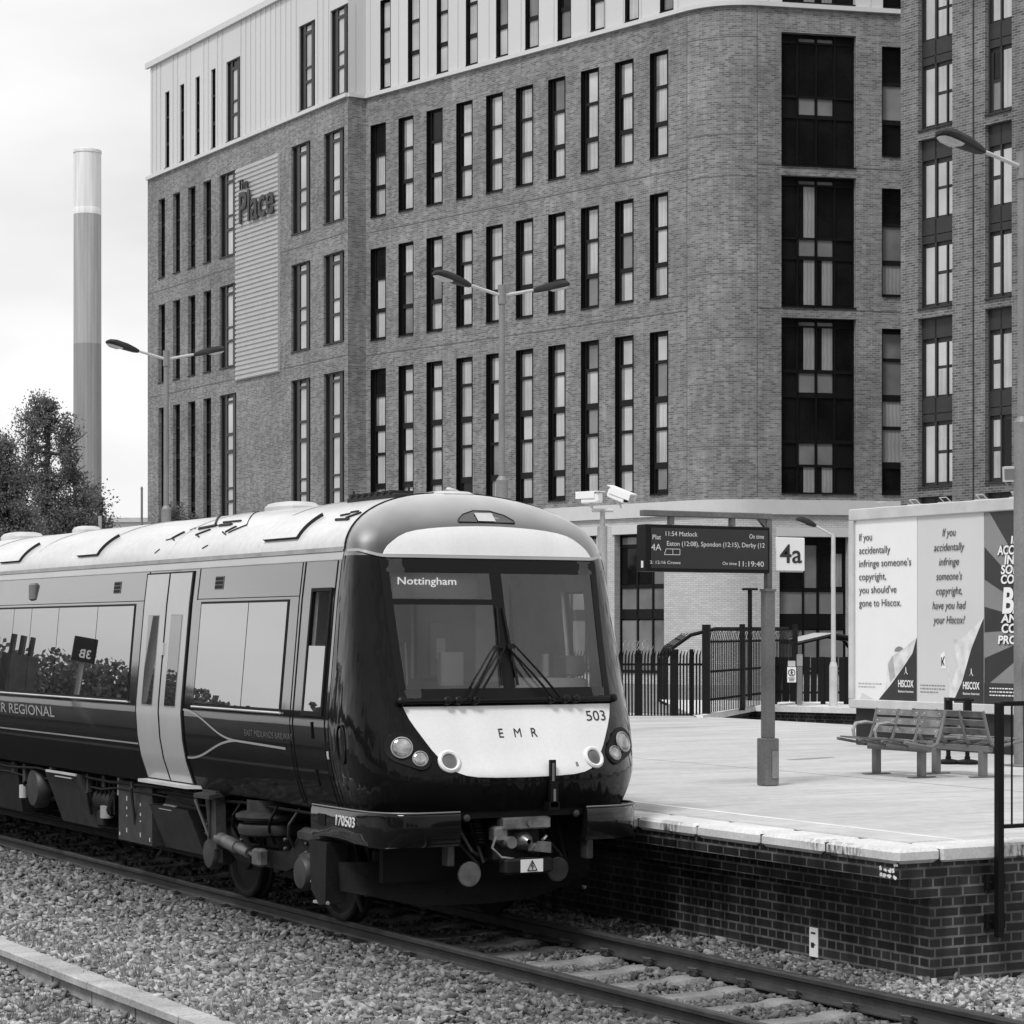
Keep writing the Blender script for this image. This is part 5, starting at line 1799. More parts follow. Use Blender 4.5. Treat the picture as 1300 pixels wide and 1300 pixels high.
for sg in (-1, 1):
    eqbox(21.45, 22.5, .36, .80, 1.18, 1.0, MT['under_l'], sg=sg)
    eqbox(21.5, 22.4, .80, 1.0, 1.0, 1.05, MT['under'], sg=sg)
    e_ = eqbox(22.62, 23.6, .36, .98, 1.10, 1.10, MT['under_l'], sg=sg)
    if sg < 0:
        mb = MB()
        for yy, zz, h_ in ((23.35, .80, .05), (23.35, .70, .03), (23.35, .62, .015), (23.35, .47, .045), (22.95, .76, .03), (22.95, .66, .03), (22.95, .59, .015), (22.95, .45, .045), (22.68, .42, .04), (23.56, .42, .035)):
            mb.box((S0 - 1.104, yy - .012, zz - h_ / 2), (S0 - 1.1005, yy + .012, zz + h_ / 2))
        mb.build('case_label', MT['galv_l'], e_)
        mb = MB(); mb.obox((S0 - 1.14, 22.08, .79), (.03, 0, .02), (0, .17, 0), (0, 0, .004)); mb.build('worn_plate', MT['galv_l'], tr)
    eqbox(24.55, 25.75, .40, .98, 1.20, .98, MT['under_l'], sg=sg)
    mb = MB(); mb.obox((S0 + sg * 1.205, 25.15, .975), (.012, 0, 0), (0, .5, 0), (0, 0, .012)); mb.obox((S0 + sg * 1.19, 25.1, .93), (.01, 0, 0), (0, .28, 0), (0, 0, .007)); mb.build('case_rail', MT['galv_l'], tr)
    mb = MB(); mb.lathe((S0 + sg * 1.0, 26.3, .74), (sg, 0, 0), [(.001, 0), (.22, 0), (.23, .03), (.23, .12), (.2, .16), (.001, .17)], 24); mb.build('air_reservoir', MT['under_l'], tr)
    mb = MB()
    mb.tube((S0 + sg * .95, 23.9, .72), (S0 + sg * .95, 24.4, .72), .16, n=14)
    mb.tube((S0 + sg * 1.06, 23.75, .85), (S0 + sg * 1.06, 24.05, .55), .05, n=8)
    mb.cbox((S0 + sg * 1.0 - .1, 24.05, .45), (S0 + sg * 1.0 + .1, 24.3, .62), .02)
    for k in range(5):
        mb.tube((S0 + sg * 1.1, 23.75 + .13 * k, .95), (S0 + sg * 1.08, 23.78 + .13 * k, .6), .014, n=5)
    mb.build('pipework', MT['under'], tr)
    mb = MB(); mb.tube((S0 + sg * 1.08, 24.02, .55), (S0 + sg * 1.08, 24.02, .68), .07, n=10); mb.build('filter_bowl', MT['galv'], tr)
    eqbox(27.0, 29.8, .42, .98, 1.12, 1.05, MT['under'], sg=sg)
    mb = MB(); mb.tube((S0 + sg * 1.12, 26.75, .6), (S0 + sg * 1.12, 26.75, .75), .05, n=10); mb.build('filter_bowl', MT['galv_l'], tr)
    eqbox(30.2, 33.5, .40, .98, 1.15, 1.05, MT['under'], sg=sg)

# runs of pipe, cable and brackets along the solebar and round the bogies
pr = random.Random(11)
for sg in (-1, 1):
    for k, (z, x, r_) in enumerate(((.965, 1.14, .016), (.93, 1.02, .022), (.88, 1.1, .012), (.70, .86, .02), (.60, .80, .03))):
        y_ = 20.9 if k else 18.6
        pts = []
        while y_ < 38:
            pts.append((S0 + sg * (x + pr.uniform(-.02, .02)), y_, z + pr.uniform(-.03, .015))); y_ += pr.uniform(.35, .9)
        mb = MB(); mb.path(pts, r_, 6); mb.build('pipe', MT['under_l'] if k % 2 else MT['under'], tr)
    for k in range(26):
        y_ = 20.95 + k * .62 + pr.uniform(-.2, .2)
        mb = MB()
        x = 1.04 + pr.uniform(-.06, .12); h_ = pr.uniform(.05, .22); w_ = pr.uniform(.03, .12)
        mb.cbox((S0 + sg * x - .03, y_, .99 - h_), (S0 + sg * x + .03, y_ + w_, 1.0), .006)
        if k % 3 == 0: mb.tube((S0 + sg * (x + .03), y_ + w_ / 2, .99 - h_), (S0 + sg * (x - .05), y_ + w_ / 2 + .1, .55), .018, n=6)
        mb.build('bracket', MT['under_l'] if k % 4 else MT['galv'], tr)
    for k in range(5):
        y0_ = 18.95 + k * .42
        hose = [(S0 + sg * (1.12 + .03 * math.sin(k)), y0_, .98), (S0 + sg * 1.2, y0_ + .05, .84), (S0 + sg * 1.16, y0_ + .16, .74), (S0 + sg * 1.08, y0_ + .2, .62)]
        mb = MB(); mb.path(hose, .014, 6); mb.build('brake_hose', MT['rubber'] if k % 2 else MT['under_l'], tr)
    # sand pipe, bolts and guard irons on the bogie frame
    for y_ in (18.5, 18.85, 19.3, 20.3, 20.75, 21.15):
        mb = MB()
        for dz in (.60, .68):
            mb.lathe((S0 + sg * 1.09, y_, dz), (sg, 0, 0), [(.020, 0), (.020, .02), (.012, .03), (.001, .03)], 6, 0, False)
        mb.build('frame_bolt', MT['under_l'], tr)
    mb = MB(); mb.path([(S0 + sg * 1.0, 18.42, .75), (S0 + sg * .9, 18.40, .45), (S0 + sg * .78, 18.40, .12)], .02, 6); mb.build('sand_pipe', MT['under_l'], tr)
    for y_ in (18.8, 20.9):
        mb = MB(); mb.cbox((S0 + sg * .70 - .03, y_ - .57, .26), (S0 + sg * .70 + .05, y_ - .47, .66), .02); mb.build('brake_block', MT['under_l'], tr)
# cables hanging behind the coupler
for k, (x0_, x1_) in enumerate(((-.5, -.26), (.3, .48), (-.34, -.2), (.5, .56))):
    mb = MB(); mb.path([(S0 + x0_, 17.3, 1.02), (S0 + (x0_ + x1_) / 2, 17.15, .72 - .05 * k), (S0 + x1_, 17.2, .66), (S0 + x1_ * .8, 17.4, .75)], .016, 6); mb.build('jumper_cable', MT['rubber'] if k % 2 else MT['under_l'], tr)
mb = MB()
for x in (-.66, .66): mb.cbox((S0 + x - .03, 16.98, .62), (S0 + x + .03, 17.10, 1.06), .008)
for x in (-.52, .52): mb.lathe((S0 + x, 17.0, 1.01), (0, -1, 0), [(.03, 0), (.03, .03), (.015, .04), (.001, .04)], 12)
mb.build('headstock_bracket', MT['under_l'], tr)
# panel joints in the body side
for sg in (-1, 1):
    mb = MB()
    for y_ in (20.99, 22.33, 18.64):
        mb.path(sidecol(y_, list(np.linspace(2.83, 3.13, 6)) if y_ != 18.64 else list(np.linspace(1.06, 3.13, 24)), sg, .002), .004, 4)
    for ya, yb2 in ((18.64, 20.99), (22.33, 36)):
        mb.path([sidecol(y_, [2.838], sg, .002)[0] for y_ in (ya, yb2)], .004, 4)
    mb.build('panel_joint', MT['rubber'], tr)
# ================================================================== FAR THINGS
# chimney
cpos = W(111, HOR, 430); cpos.z = 0
ch = thing('chimney', 'very tall round chimney in three grey bands, palest at the top, far behind the trees', 'chimney', (cpos.x, cpos.y, -.4))
ztop, z1_, z2_ = CAM_H + (HOR - 191) / F_PX * 430, CAM_H + (HOR - 272) / F_PX * 430, CAM_H + (HOR - 437) / F_PX * 430
def shaft(mb, za, zb_, ra, rb, n_=48):
    rows = []
    for z, r in ((za, ra), (zb_, rb)):
        rows.append([(cpos.x + math.cos(k * 2 * math.pi / n_) * (r + (.05 if k % 2 else 0)), cpos.y + math.sin(k * 2 * math.pi / n_) * (r + (.05 if k % 2 else 0)), z) for k in range(n_)])
    mb.grid(rows, 0, False, True)
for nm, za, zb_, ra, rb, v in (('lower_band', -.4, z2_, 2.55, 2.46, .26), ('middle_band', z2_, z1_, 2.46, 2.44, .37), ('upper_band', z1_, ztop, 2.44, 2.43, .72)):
    mb = MB(); shaft(mb, za, zb_, ra, rb)
    if nm == 'upper_band':
        mb.face([(cpos.x + math.cos(k * 2 * math.pi / 48) * 2.43, cpos.y + math.sin(k * 2 * math.pi / 48) * 2.43, ztop) for k in range(48)])
        mb.lathe((cpos.x, cpos.y, ztop - .6), (0, 0, 1), [(2.45, 0), (2.56, .05), (2.56, .55), (2.45, .62)], 48)
        mb.lathe((cpos.x, cpos.y, z1_ - .2), (0, 0, 1), [(2.45, 0), (2.5, .05), (2.5, 1.2), (2.45, 1.3)], 48)
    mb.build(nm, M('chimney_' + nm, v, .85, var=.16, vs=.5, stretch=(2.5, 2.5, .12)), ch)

# trees
def tree(name, label, cat, base, crown, nclump, per, leaf, mat, seed, group=None, droop=0., limbs=9):
    """crown: list of (dx, dz, rx, rz) lobes in the camera's across/up directions"""
    r_ = random.Random(seed)
    g = np.random.default_rng(seed)
    t = thing(name, label, cat, base, group)
    bx = Vector(base)
    tr_ = MB(); cw = []
    zt_ = max(l[1] + l[3] * .5 for l in crown)
    pts = [bx + Vector((0, 0, -.1)), bx + Vector((.1, .05, zt_ * .35)), bx + Vector((-.05, .1, zt_ * .7)), bx + Vector((.05, 0, zt_))]
    tr_.path(pts, [.20, .15, .09, .03], 8)
    for (dx, dz, rx, rz) in crown:
        c = bx + Rv * dx + Vector((0, 0, dz))
        k = min(.95, max(.2, (dz - rz) / zt_ + .05))
        st = bx + Vector((0, 0, zt_ * k))
        md = st * .5 + c * .5 + Vector((0, 0, -.15))
        tr_.path([st, md, c + Vector((0, 0, rz * .3))], [.07, .05, .015], 6)
        for _ in range(limbs):
            e = c + Rv * r_.gauss(0, rx * .55) + Fv * r_.gauss(0, rx * .55) + Vector((0, 0, r_.gauss(0, rz * .5)))
            tr_.path([md * .4 + c * .6, (md * .3 + c * .3 + e * .4), e], [.03, .02, .007], 4)
    tr_.build('trunk', MT['bark'], t)
    quads = []
    for (dx, dz, rx, rz) in crown:
        vol = rx * rx * rz
        nc = max(4, int(nclump * vol))
        for _ in range(nc):
            d_ = g.normal(size=3); d_ /= np.linalg.norm(d_); rad = g.random() ** .45
            cc = np.array(bx + Rv * (dx + d_[0] * rad * rx) + Fv * (d_[1] * rad * rx) + Vector((0, 0, dz + d_[2] * rad * rz)))
            n_ = int(per * g.uniform(.5, 1.4))
            sp = g.uniform(.10, .24)
            pp = cc + g.normal(size=(n_, 3)) * np.array([sp, sp, sp * .75])
            if droop and g.random() < .7:
                L = g.uniform(.4, 1.3) * droop
                u = g.random(n_)
                pp = cc + np.stack([g.normal(0, .05 + .07 * (1 - u)), g.normal(0, .05 + .07 * (1 - u)), -u * L], 1)
                tr_c = pp
            quads.append(pp)
    Pq = np.concatenate(quads)
    n_ = len(Pq)
    a_ = g.normal(size=(n_, 3)); a_ /= np.linalg.norm(a_, axis=1)[:, None]
    b_ = np.cross(a_, g.normal(size=(n_, 3))); b_ /= np.linalg.norm(b_, axis=1)[:, None]
    s_ = leaf * g.uniform(.6, 1.3, n_)[:, None]
    V = np.stack([Pq - a_ * s_, Pq + b_ * s_ * .55, Pq + a_ * s_, Pq - b_ * s_ * .55], 1) - np.array(base)
    me = bpy.data.meshes.new('crown')
    me.vertices.add(n_ * 4); me.vertices.foreach_set('co', V.reshape(-1))
    me.loops.add(n_ * 4); me.polygons.add(n_)
    me.loops.foreach_set('vertex_index', np.arange(n_ * 4, dtype=np.int32))
    me.polygons.foreach_set('loop_start', (np.arange(n_) * 4).astype(np.int32))
    me.update(calc_edges=True); me.materials.append(mat)
    o = bpy.data.objects.new('crown', me); scn.collection.objects.link(o); o.parent = t
    return t
# birch: lobes given from the photograph at 60 m
def lobes(cx_, base_z, lst, depth):
    k = depth / F_PX
    return [((px - cx_) * k, CAM_H + (HOR - py) * k - base_z, rx * k, rz * k) for px, py, rx, rz in lst]
bp_ = W(62, HOR, 60); bp_.z = .3
tree('birch_tree', 'tall loose birch tree with drooping twigs, taller than its neighbours, in front of the chimney', 'tree', tuple(bp_),
     lobes(62, .3, [(44, 516, 13, 15), (60, 513, 12, 14), (50, 528, 20, 20), (76, 532, 16, 18), (90, 565, 17, 30), (42, 562, 16, 30), (98, 600, 16, 20), (30, 585, 16, 22), (60, 615, 28, 22), (105, 640, 22, 24), (70, 655, 40, 30), (60, 700, 55, 26)], 60), 105, 380, .038, MT['leaf'], 5, 'trees behind the train', droop=1.4)
bp2 = W(5, HOR, 57); bp2.z = .3
tree('birch_tree', 'dense dark tree cut off by the left edge of the picture, beside the tall birch', 'tree', tuple(bp2),
     lobes(5, .3, [(0, 560, 16, 20), (6, 580, 18, 22), (-10, 600, 30, 30), (15, 610, 22, 28), (25, 650, 28, 28), (-20, 650, 40, 40), (10, 690, 45, 30)], 57), 110, 360, .038, MT['leaf'], 9, 'trees behind the train', droop=1.0)
bp3 = W(128, HOR, 66); bp3.z = .3
tree('bush', 'low leafy bush beside the birch, just above the train roof', 'bush', tuple(bp3),
     lobes(128, .3, [(120, 640, 14, 18), (132, 665, 14, 14), (110, 665, 20, 18), (126, 690, 24, 22)], 66), 190, 160, .045, MT['leaf2'], 13, 'trees behind the train')
bp4 = W(214, HOR, 80); bp4.z = .3
tree('bush', 'young tree poking up between the brick wall and the train roof, left one', 'bush', tuple(bp4),
     lobes(214, .3, [(221, 650, 5, 9), (226, 664, 8, 10), (208, 668, 8, 6), (216, 685, 14, 14)], 80), 240, 110, .045, MT['leaf2'], 17, 'trees behind the train')
bp5 = W(246, HOR, 82); bp5.z = .3
tree('bush', 'small shrub at the foot of the brick wall, right of the young tree', 'bush', tuple(bp5),
     lobes(246, .3, [(243, 661, 8, 6), (252, 664, 6, 5), (246, 685, 14, 16)], 82), 260, 90, .045, MT['leaf2'], 19, 'trees behind the train')

# low pale shed beyond the trees
sp_ = W(168, HOR, 150); sp_.z = .3
sh = thing('shed', 'low pale flat-roofed shed far away between the bush and the brick building', 'shed', tuple(sp_))
mb = MB(); zt_ = CAM_H + (HOR - 666) / F_PX * 150
mb.obox((sp_.x, sp_.y, (zt_ - .4) / 2), Rv * 3.5, Fv * 3, (0, 0, (zt_ + .4) / 2)); mb.build('wall', MT['render_w'], sh)
mb = MB(); mb.obox((sp_.x, sp_.y, zt_ + .15), Rv * 3.7, Fv * 3.2, (0, 0, .14)); mb.build('roof', MT['galv_l'], sh)

# far thin pole
pp_ = W(180, HOR, 70); pp_.z = .3
mb = MB(); zt_ = CAM_H + (HOR - 621) / F_PX * 70
mb.tube((pp_.x, pp_.y, .3), (pp_.x, pp_.y, zt_), .045, .035, 8); mb.tube((pp_.x, pp_.y, zt_), (pp_.x, pp_.y, zt_ + .08), .05, .02, 8)
tag(mb.build('flag_pole', MT['grey'], loc=tuple(pp_)), 'thin bare grey pole standing just left of the brick building', 'pole')

# ================================================================== LAMPS
def lamp_head(mb, lens, base, tip, n_side):
    """flat cobra head from base to tip"""
    base, tip = Vector(base), Vector(tip)
    d = (tip - base).normalized(); L = (tip - base).length
    s = d.cross(Vector((0, 0, 1))).normalized(); u = s.cross(d).normalized()
    rows = []
    for t_, w_, h0, h1 in ((0, .05, -.03, .03), (.12, .075, -.045, .05), (.4, .12, -.05, .075), (.75, .15, -.05, .075), (.93, .12, -.045, .05), (1.0, .06, -.03, .01)):
        c = base + d * (L * t_)
        rows.append([c + s * (w_ * a) + u * (h1 if b_ > 0 else h0) * (abs(b_)) for a, b_ in ((-1, -.6), (-.8, -1), (.8, -1), (1, -.6), (1, .2), (.6, 1), (-.6, 1), (-1, .2))])
    mb.grid(rows, 0, True, True)
    mb.face(rows[0][::-1]); mb.face(rows[-1])
    rr = []
    for t_, w_, h in ((.48, .02, -.052), (.52, .10, -.058), (.62, .115, -.085), (.85, .11, -.085), (.94, .08, -.055), (.97, .02, -.05)):
        c = base + d * (L * t_)
        rr.append([c + s * (w_ * a) + u * (h if abs(a) < .9 else -.05) for a in (-1, -.7, 0, .7, 1)])
    lens.grid(rr)
def double_lamp(loc, label):
    x, y, z = loc
    L = thing('street_lamp', label, 'lamp post', loc, 'double-armed lamp posts along the platform')
    top = 8.2
    mb = MB()
    mb.tube((x, y, z), (x, y, 5.05), .10, .10, 18); mb.tube((x, y, 5.05), (x, y, 5.12), .10, .055, 18, caps=False)
    mb.tube((x, y, 5.1), (x, y, top), .055, .05, 16)
    mb.cbox((x - .16, y - .16, z), (x + .16, y + .16, z + .02), .005)
    mb.tube((x, y, top - .22), (x, y, top + .1), .068, n=14)
    mb.build('lamp_pole', MT['galv_m'], L)
    mb = MB(); mb.cbox((x - .07, y - .108, z + .5), (x + .07, y - .09, z + 1.2), .01); mb.build('access_door', MT['galv_m'], L)
    for sg in (-1, 1):
        arm = MB(); arm.path([(x, y, top - .08), (x + sg * .62, y, top + .06)], [.03, .025], 8); arm.build('lamp_arm', MT['galv_l'], L)
        hd = MB(); ln = MB()
        lamp_head(hd, ln, (x + sg * .60, y, top + .05), (x + sg * 1.28, y, top + .22), sg)
        h = hd.build('lamp_head', MT['dgrey'], L); ln.build('lamp_lens', MT['lens'], h)
    return L
lp = double_lamp((19.14, 34.36, .915), 'double-armed lamp post rising behind the middle of the train in front of the brick building')
c = copy_tree(lp); q = W(1297.5, HOR, 28.45); c.location = (q.x, q.y, .915); c['label'] = 'nearest double-armed lamp post, cut off by the right edge beside the poster board'
c = copy_tree(lp); q = W(211, HOR, 48.5); c.location = (q.x, q.y, .915); c['label'] = 'farthest double-armed lamp post, against the left end of the brick building'

def single_lamp(px, pytop, depth, reach, label, zb=.6, swan=False, dirv=None, base=True):
    p = W(px, HOR, depth); zt_ = CAM_H + (HOR - pytop) / F_PX * depth
    L = thing('street_lamp', label, 'lamp post', (p.x, p.y, zb), 'small single-armed lamps beyond the platform')
    dv = (dirv or -Rv)
    mb = MB()
    if swan:
        pts = [(p.x, p.y, zb), (p.x, p.y, zt_ - .45)] + [tuple(Vector((p.x, p.y, zt_ - .45)) + dv * (.3 * (1 - math.cos(t_))) + Vector((0, 0, .38 * math.sin(t_)))) for t_ in np.linspace(.3, 1.5, 6)]
        mb.path(pts, [.06] * 2 + [.04] * 6, 10)
        e = Vector(pts[-1]); 
        mb.build('lamp_pole', MT['galv'], L)
        hd = MB(); ln = MB(); lamp_head(hd, ln, e, e + dv * reach + Vector((0, 0, .1)), 1)
    else:
        mb.tube((p.x, p.y, zb), (p.x, p.y, zt_), .055, .045, 12)
        if base:
            mb.tube((p.x, p.y, zb), (p.x, p.y, zb + .86), .088, .088, 14); mb.tube((p.x, p.y, zb + .86), (p.x, p.y, zb + .96), .088, .06, 14, caps=False)
        mb.build('lamp_pole', MT['galv_l'], L)
        e = Vector((p.x, p.y, zt_ - .06)) + dv * reach * .5 + Vector((0, 0, .22))
        ar = MB(); ar.path([(p.x, p.y, zt_ - .06), e], .025, 6); ar.build('lamp_arm', MT['galv_l'], L)
        hd = MB(); ln = MB(); lamp_head(hd, ln, e, e + dv * reach * .55 + Vector((0, 0, .16)), 1)
    h = hd.build('lamp_head', MT['dgrey'] if not swan else MT['galv_l'], L); ln.build('lamp_lens', MT['lens'], h)
single_lamp(1058, 677, 50.5, .75, 'small single-armed lamp post between the platform sign and the poster board', zb=.93)
single_lamp(594, 622, 75, .42, 'small swan-necked lamp just above the top of the train roof', swan=True)
single_lamp(127, 655, 62, .50, 'thin single-armed lamp in front of the birch foliage at the left', base=False)
# thin black T-topped post behind the high fence
p = W(952, HOR, 62); zt_ = CAM_H + (HOR - 749) / F_PX * 62
L = thing('bollard_lamp', 'thin black post with a flat T-shaped top in front of the white brick wall', 'lamp post', (p.x, p.y, .6))
mb = MB(); mb.tube((p.x, p.y, .6), (p.x, p.y, zt_), .06, n=10); mb.build('lamp_pole', MT['black'], L)
mb = MB(); mb.obox((p.x, p.y, zt_ + .02), Rv * .20, Fv * .12, (0, 0, .03)); mb.build('lamp_head', MT['black'], L)

# ---- CCTV mast
p = W(765, HOR, 38)
cm = thing('camera_mast', 'grey mast with a crossbar for two security cameras, behind the right side of the train', 'mast', (p.x, p.y, .915))
zt_ = CAM_H + (HOR - 648) / F_PX * 38
zs_ = CAM_H + (HOR - 668) / F_PX * 38
mb = MB(); mb.tube((p.x, p.y, .915), (p.x, p.y, zs_), .078, n=16); mb.tube((p.x, p.y, zs_), (p.x, p.y, zt_), .04, n=12)
mb.build('mast_pole', MT['galv'], cm)
mb = MB(); mb.tube(Vector((p.x, p.y, zt_)) - Rv * .17, Vector((p.x, p.y, zt_)) + Rv * .17, .03, n=10); mb.build('crossbar', MT['galv_l'], cm)
def cctv(c, d, label):
    c, d = Vector(c), Vector(d).normalized()
    s = d.cross(Vector((0, 0, 1))).normalized(); u = s.cross(d)
    t = thing('security_camera', label, 'camera', tuple(c), 'security cameras on the mast')
    mb = MB()
    ring = lambda o, w_, h: [c + d * o + s * (w_ * a) + u * (h * b_) for a, b_ in ((-1, -.8), (-.7, -1), (.7, -1), (1, -.8), (1, .5), (.7, 1), (-.7, 1), (-1, .5))]
    rows = [ring(-.20, .05, .06), ring(-.17, .08, .085), ring(.14, .085, .09), ring(.15, .07, .07)]
    mb.grid(rows, 0, False, True); mb.face(rows[0][::-1])
    # sun hood
    mb.obox(c + u * .098 + d * .02, d * .24, s * .095, u * .008)
    for q in (-1, 1): mb.obox(c + s * .092 * q + d * .05 + u * .04, d * .2, s * .005, u * .05)
    mb.build('camera_housing', MT['white'], t)
    mb = MB(); mb.face(ring(.149, .07, .07)); mb.lathe(c + d * .148, d, [(.045, 0), (.045, .02), (.03, .022), (.001, .022)], 14); mb.build('camera_window', MT['bsatin'], t)
    mb = MB(); mb.path([c - u * .09, c - Vector((0, 0, .16)), c - Vector((0, 0, .20))], [.03, .035, .045], 8); mb.build('camera_bracket', MT['galv_l'], t)
b0 = Vector((p.x, p.y, zt_ + .20))
cctv(b0 - Rv * .185, (-Rv * .75 + Fv * .7 + Vector((0, 0, .0))), 'white security camera on the left end of the crossbar, turned away')
cctv(b0 + Rv * .27 + Vector((0, 0, .04)), (Rv * .78 - Fv * .55 - Vector((0, 0, .35))), 'white security camera on the right end of the crossbar, tilted down to the right')

# ================================================================== DEPARTURE BOARD AND SIGN
q = W(975, HOR, 24.85)
px_, py_ = q.x, q.y
db_ = thing('departure_board', 'black departure screen hung from a grey steel post and beam on the platform', 'departure board', (px_, py_, .915))
zb_ = lambda y, d=24.85: CAM_H + (HOR - y) / F_PX * d
mb = MB()
mb.cbox((px_ - .085, py_ - .085, .915), (px_ + .085, py_ + .085, zb_(937)), .008)
mb.cbox((px_ - .055, py_ - .055, zb_(937)), (px_ + .055, py_ + .055, zb_(749)), .006)
mb.cbox((px_ - .065, py_ - .065, zb_(751)), (px_ + .065, py_ + .065, zb_(747.5)), .004)
mb.cbox((px_ - .033, py_ - .033, zb_(748)), (px_ + .033, py_ + .033, zb_(653)), .004)
mb.build('board_post', MT['galv_d'], db_)
mb = MB(); mb.cbox((px_ - .01, py_ - .096, .99), (px_ + .07, py_ - .086, 1.28), .004)
for z in (1.02, 1.25): mb.tube((px_ + .03, py_ - .096, z), (px_ + .03, py_ - .1, z), .008, n=6)
mb.build('access_plate', MT['galv_m'], db_)
bx0, bx1 = px_ - 1.585, px_ - .045
mb = MB()
mb.cbox((px_ - 1.575, py_ - .04, zb_(659.5)), (px_ + .032, py_ + .04, zb_(652)), .006)
for x in (px_ - 1.22, px_ - .46): mb.box((x - .025, py_ - .03, zb_(669)), (x + .025, py_ + .03, zb_(659)))
mb.prism([(px_ - .03, py_ - .02, zb_(672)), (px_ - .03, py_ - .02, zb_(659)), (px_ - .14, py_ - .02, zb_(659))], (0, .04, 0))
mb.build('board_beam', MT['galv_d'], db_)
zB0, zB1 = zb_(727, 24.5), zb_(668, 24.5)
yF = py_ - .10
mb = MB()
mb.cbox((bx0 + .0, yF, zB0), (bx1, py_ + .08, zB1), .008)
cs = mb.build('screen_case', MT['black'], db_)
mb = MB(); mb.box((bx0 + .06, yF - .003, zB0 + .035), (bx1 - .03, yF + .0, zB1 - .035)); scr = mb.build('screen', M('dark_screen', .018, .3, var=.1), cs)
mb = MB(); mb.box((bx0 - .002, py_ - .05, zB0 + .04), (bx0, py_ - .01, zB0 + .11)); mb.build('case_label', MT['paper'], cs)
def st_(s, x, z, h, w, bold=.0):
    text('screen_text', s, MT['led'], scr, (x, yF - .005, z), (1, 0, 0), (0, 0, 1), h=h, w=w, extrude=.0005, bold=bold)
SW = bx1 - bx0
ux = lambda px: bx0 + SW * (px - 826.5) / (977 - 826.5)
uz = lambda y: zB1 - (zB1 - zB0) * (y - 669) / (727 - 669)
st_('Plat', ux(834), uz(687.5), .05, SW * .066)
st_('4A', ux(832.5), uz(701), .07, SW * .078)
st_('11:54 Matlock', ux(849.5), uz(683), .05, SW * .253)
st_('On time', ux(951), uz(684), .05, SW * .12)
st_('Eaton (12:08), Spondon (12:15), Derby (12', ux(851), uz(695), .05, SW * .79)
st_('2: 12:16 Crewe', ux(831), uz(717.5), .034, SW * .24)
st_('On time', ux(918), uz(717.5), .034, SW * .115)
st_('11:19:40', ux(938), uz(719), .058, SW * .205)
mb = MB()
for (a0, b0_, a1, b1_) in ((850, 699, 866.5, 699), (848, 706, 866.5, 706), (850, 699, 848, 706), (858, 699, 858, 706), (866.5, 699, 866.5, 706)):
    mb.tube((ux(a0), yF - .005, uz(b0_)), (ux(a1), yF - .005, uz(b1_)), .003, n=4)
mb.build('train_symbol', MT['led'], scr)
q4 = thing('platform_sign', 'square white sign reading 4a fixed to the departure board post', 'sign', (px_ + .25, py_, zb_(726)))
mb = MB(); mb.cbox((px_ + .075, py_ - .045, zb_(724.5)), (px_ + .445, py_ - .02, zb_(682)), .006); pl4 = mb.build('sign_plate', MT['white'], q4)
mb = MB()
mb.box((px_ + .03, py_ - .02, zb_(726)), (px_ + .44, py_ + .0, zb_(724.6))); mb.box((px_ + .03, py_ - .02, zb_(690)), (px_ + .3, py_, zb_(688)))
mb.build('sign_bracket', MT['galv_l'], q4)
text('sign_text', '4a', MT['letter'], pl4, (px_ + .262, py_ - .047, zb_(714)), (1, 0, 0), (0, 0, 1), h=.20, w=.285, bold=.012, align='CENTER')

# ================================================================== POSTER BOARD
SB = 20.9
def sa(px, s=SB):
    r = (px - CX) / F_PX
    return s * (CT - r * ST) / (ST + r * CT)
Y0, Y1 = sa(1087), sa(1251)
PW = (Y0 - Y1) / 2
YR = Y0 - PW * 3
ZP0, ZP1 = 1.57, 4.12
bbd = thing('poster_board', 'large white-framed board with three tall advertising posters on a dark plinth', 'billboard', (SB, (Y0 + YR) / 2, .915))
mb = MB()
fw = .11
yl, yr_ = Y0 + fw, YR - fw
mb.cbox((SB - .06, yr_, ZP1), (SB + .35, yl, ZP1 + .165), .012)
mb.cbox((SB - .06, yr_, ZP0 - .13), (SB + .35, yl, ZP0), .012)
mb.cbox((SB - .058, Y0, ZP0 - .0), (SB + .35, yl - .002, ZP1 + .0), .004)
mb.cbox((SB - .058, yr_ + .002, ZP0), (SB + .35, YR, ZP1), .004)
mb.box((SB + .1, yr_, ZP0), (SB + .34, yl, ZP1))
mb.build('board_frame', MT['galv_l'], bbd)
mb = MB(); mb.box((SB + .02, yr_ + .08, .915), (SB + .3, yl - .08, ZP0 - .13)); mb.build('plinth', MT['dgrey'], bbd)
mb = MB()
for yy in (yl - .6, yl - 1.3, yl - 1.95, yl - 2.7, yl - 3.4):
    pts = [(SB + .1, yy, ZP1 + .165), (SB + .0, yy, ZP1 + .24), (SB + .0, yy - .14, ZP1 + .24), (SB + .1, yy - .14, ZP1 + .165)]
    mb.path(pts, .008, 4); mb.box((SB + .02, yy - .2, ZP1 + .165), (SB + .14, yy + .06, ZP1 + .18))
mb.build('top_bracket', MT['galv_l'], bbd)
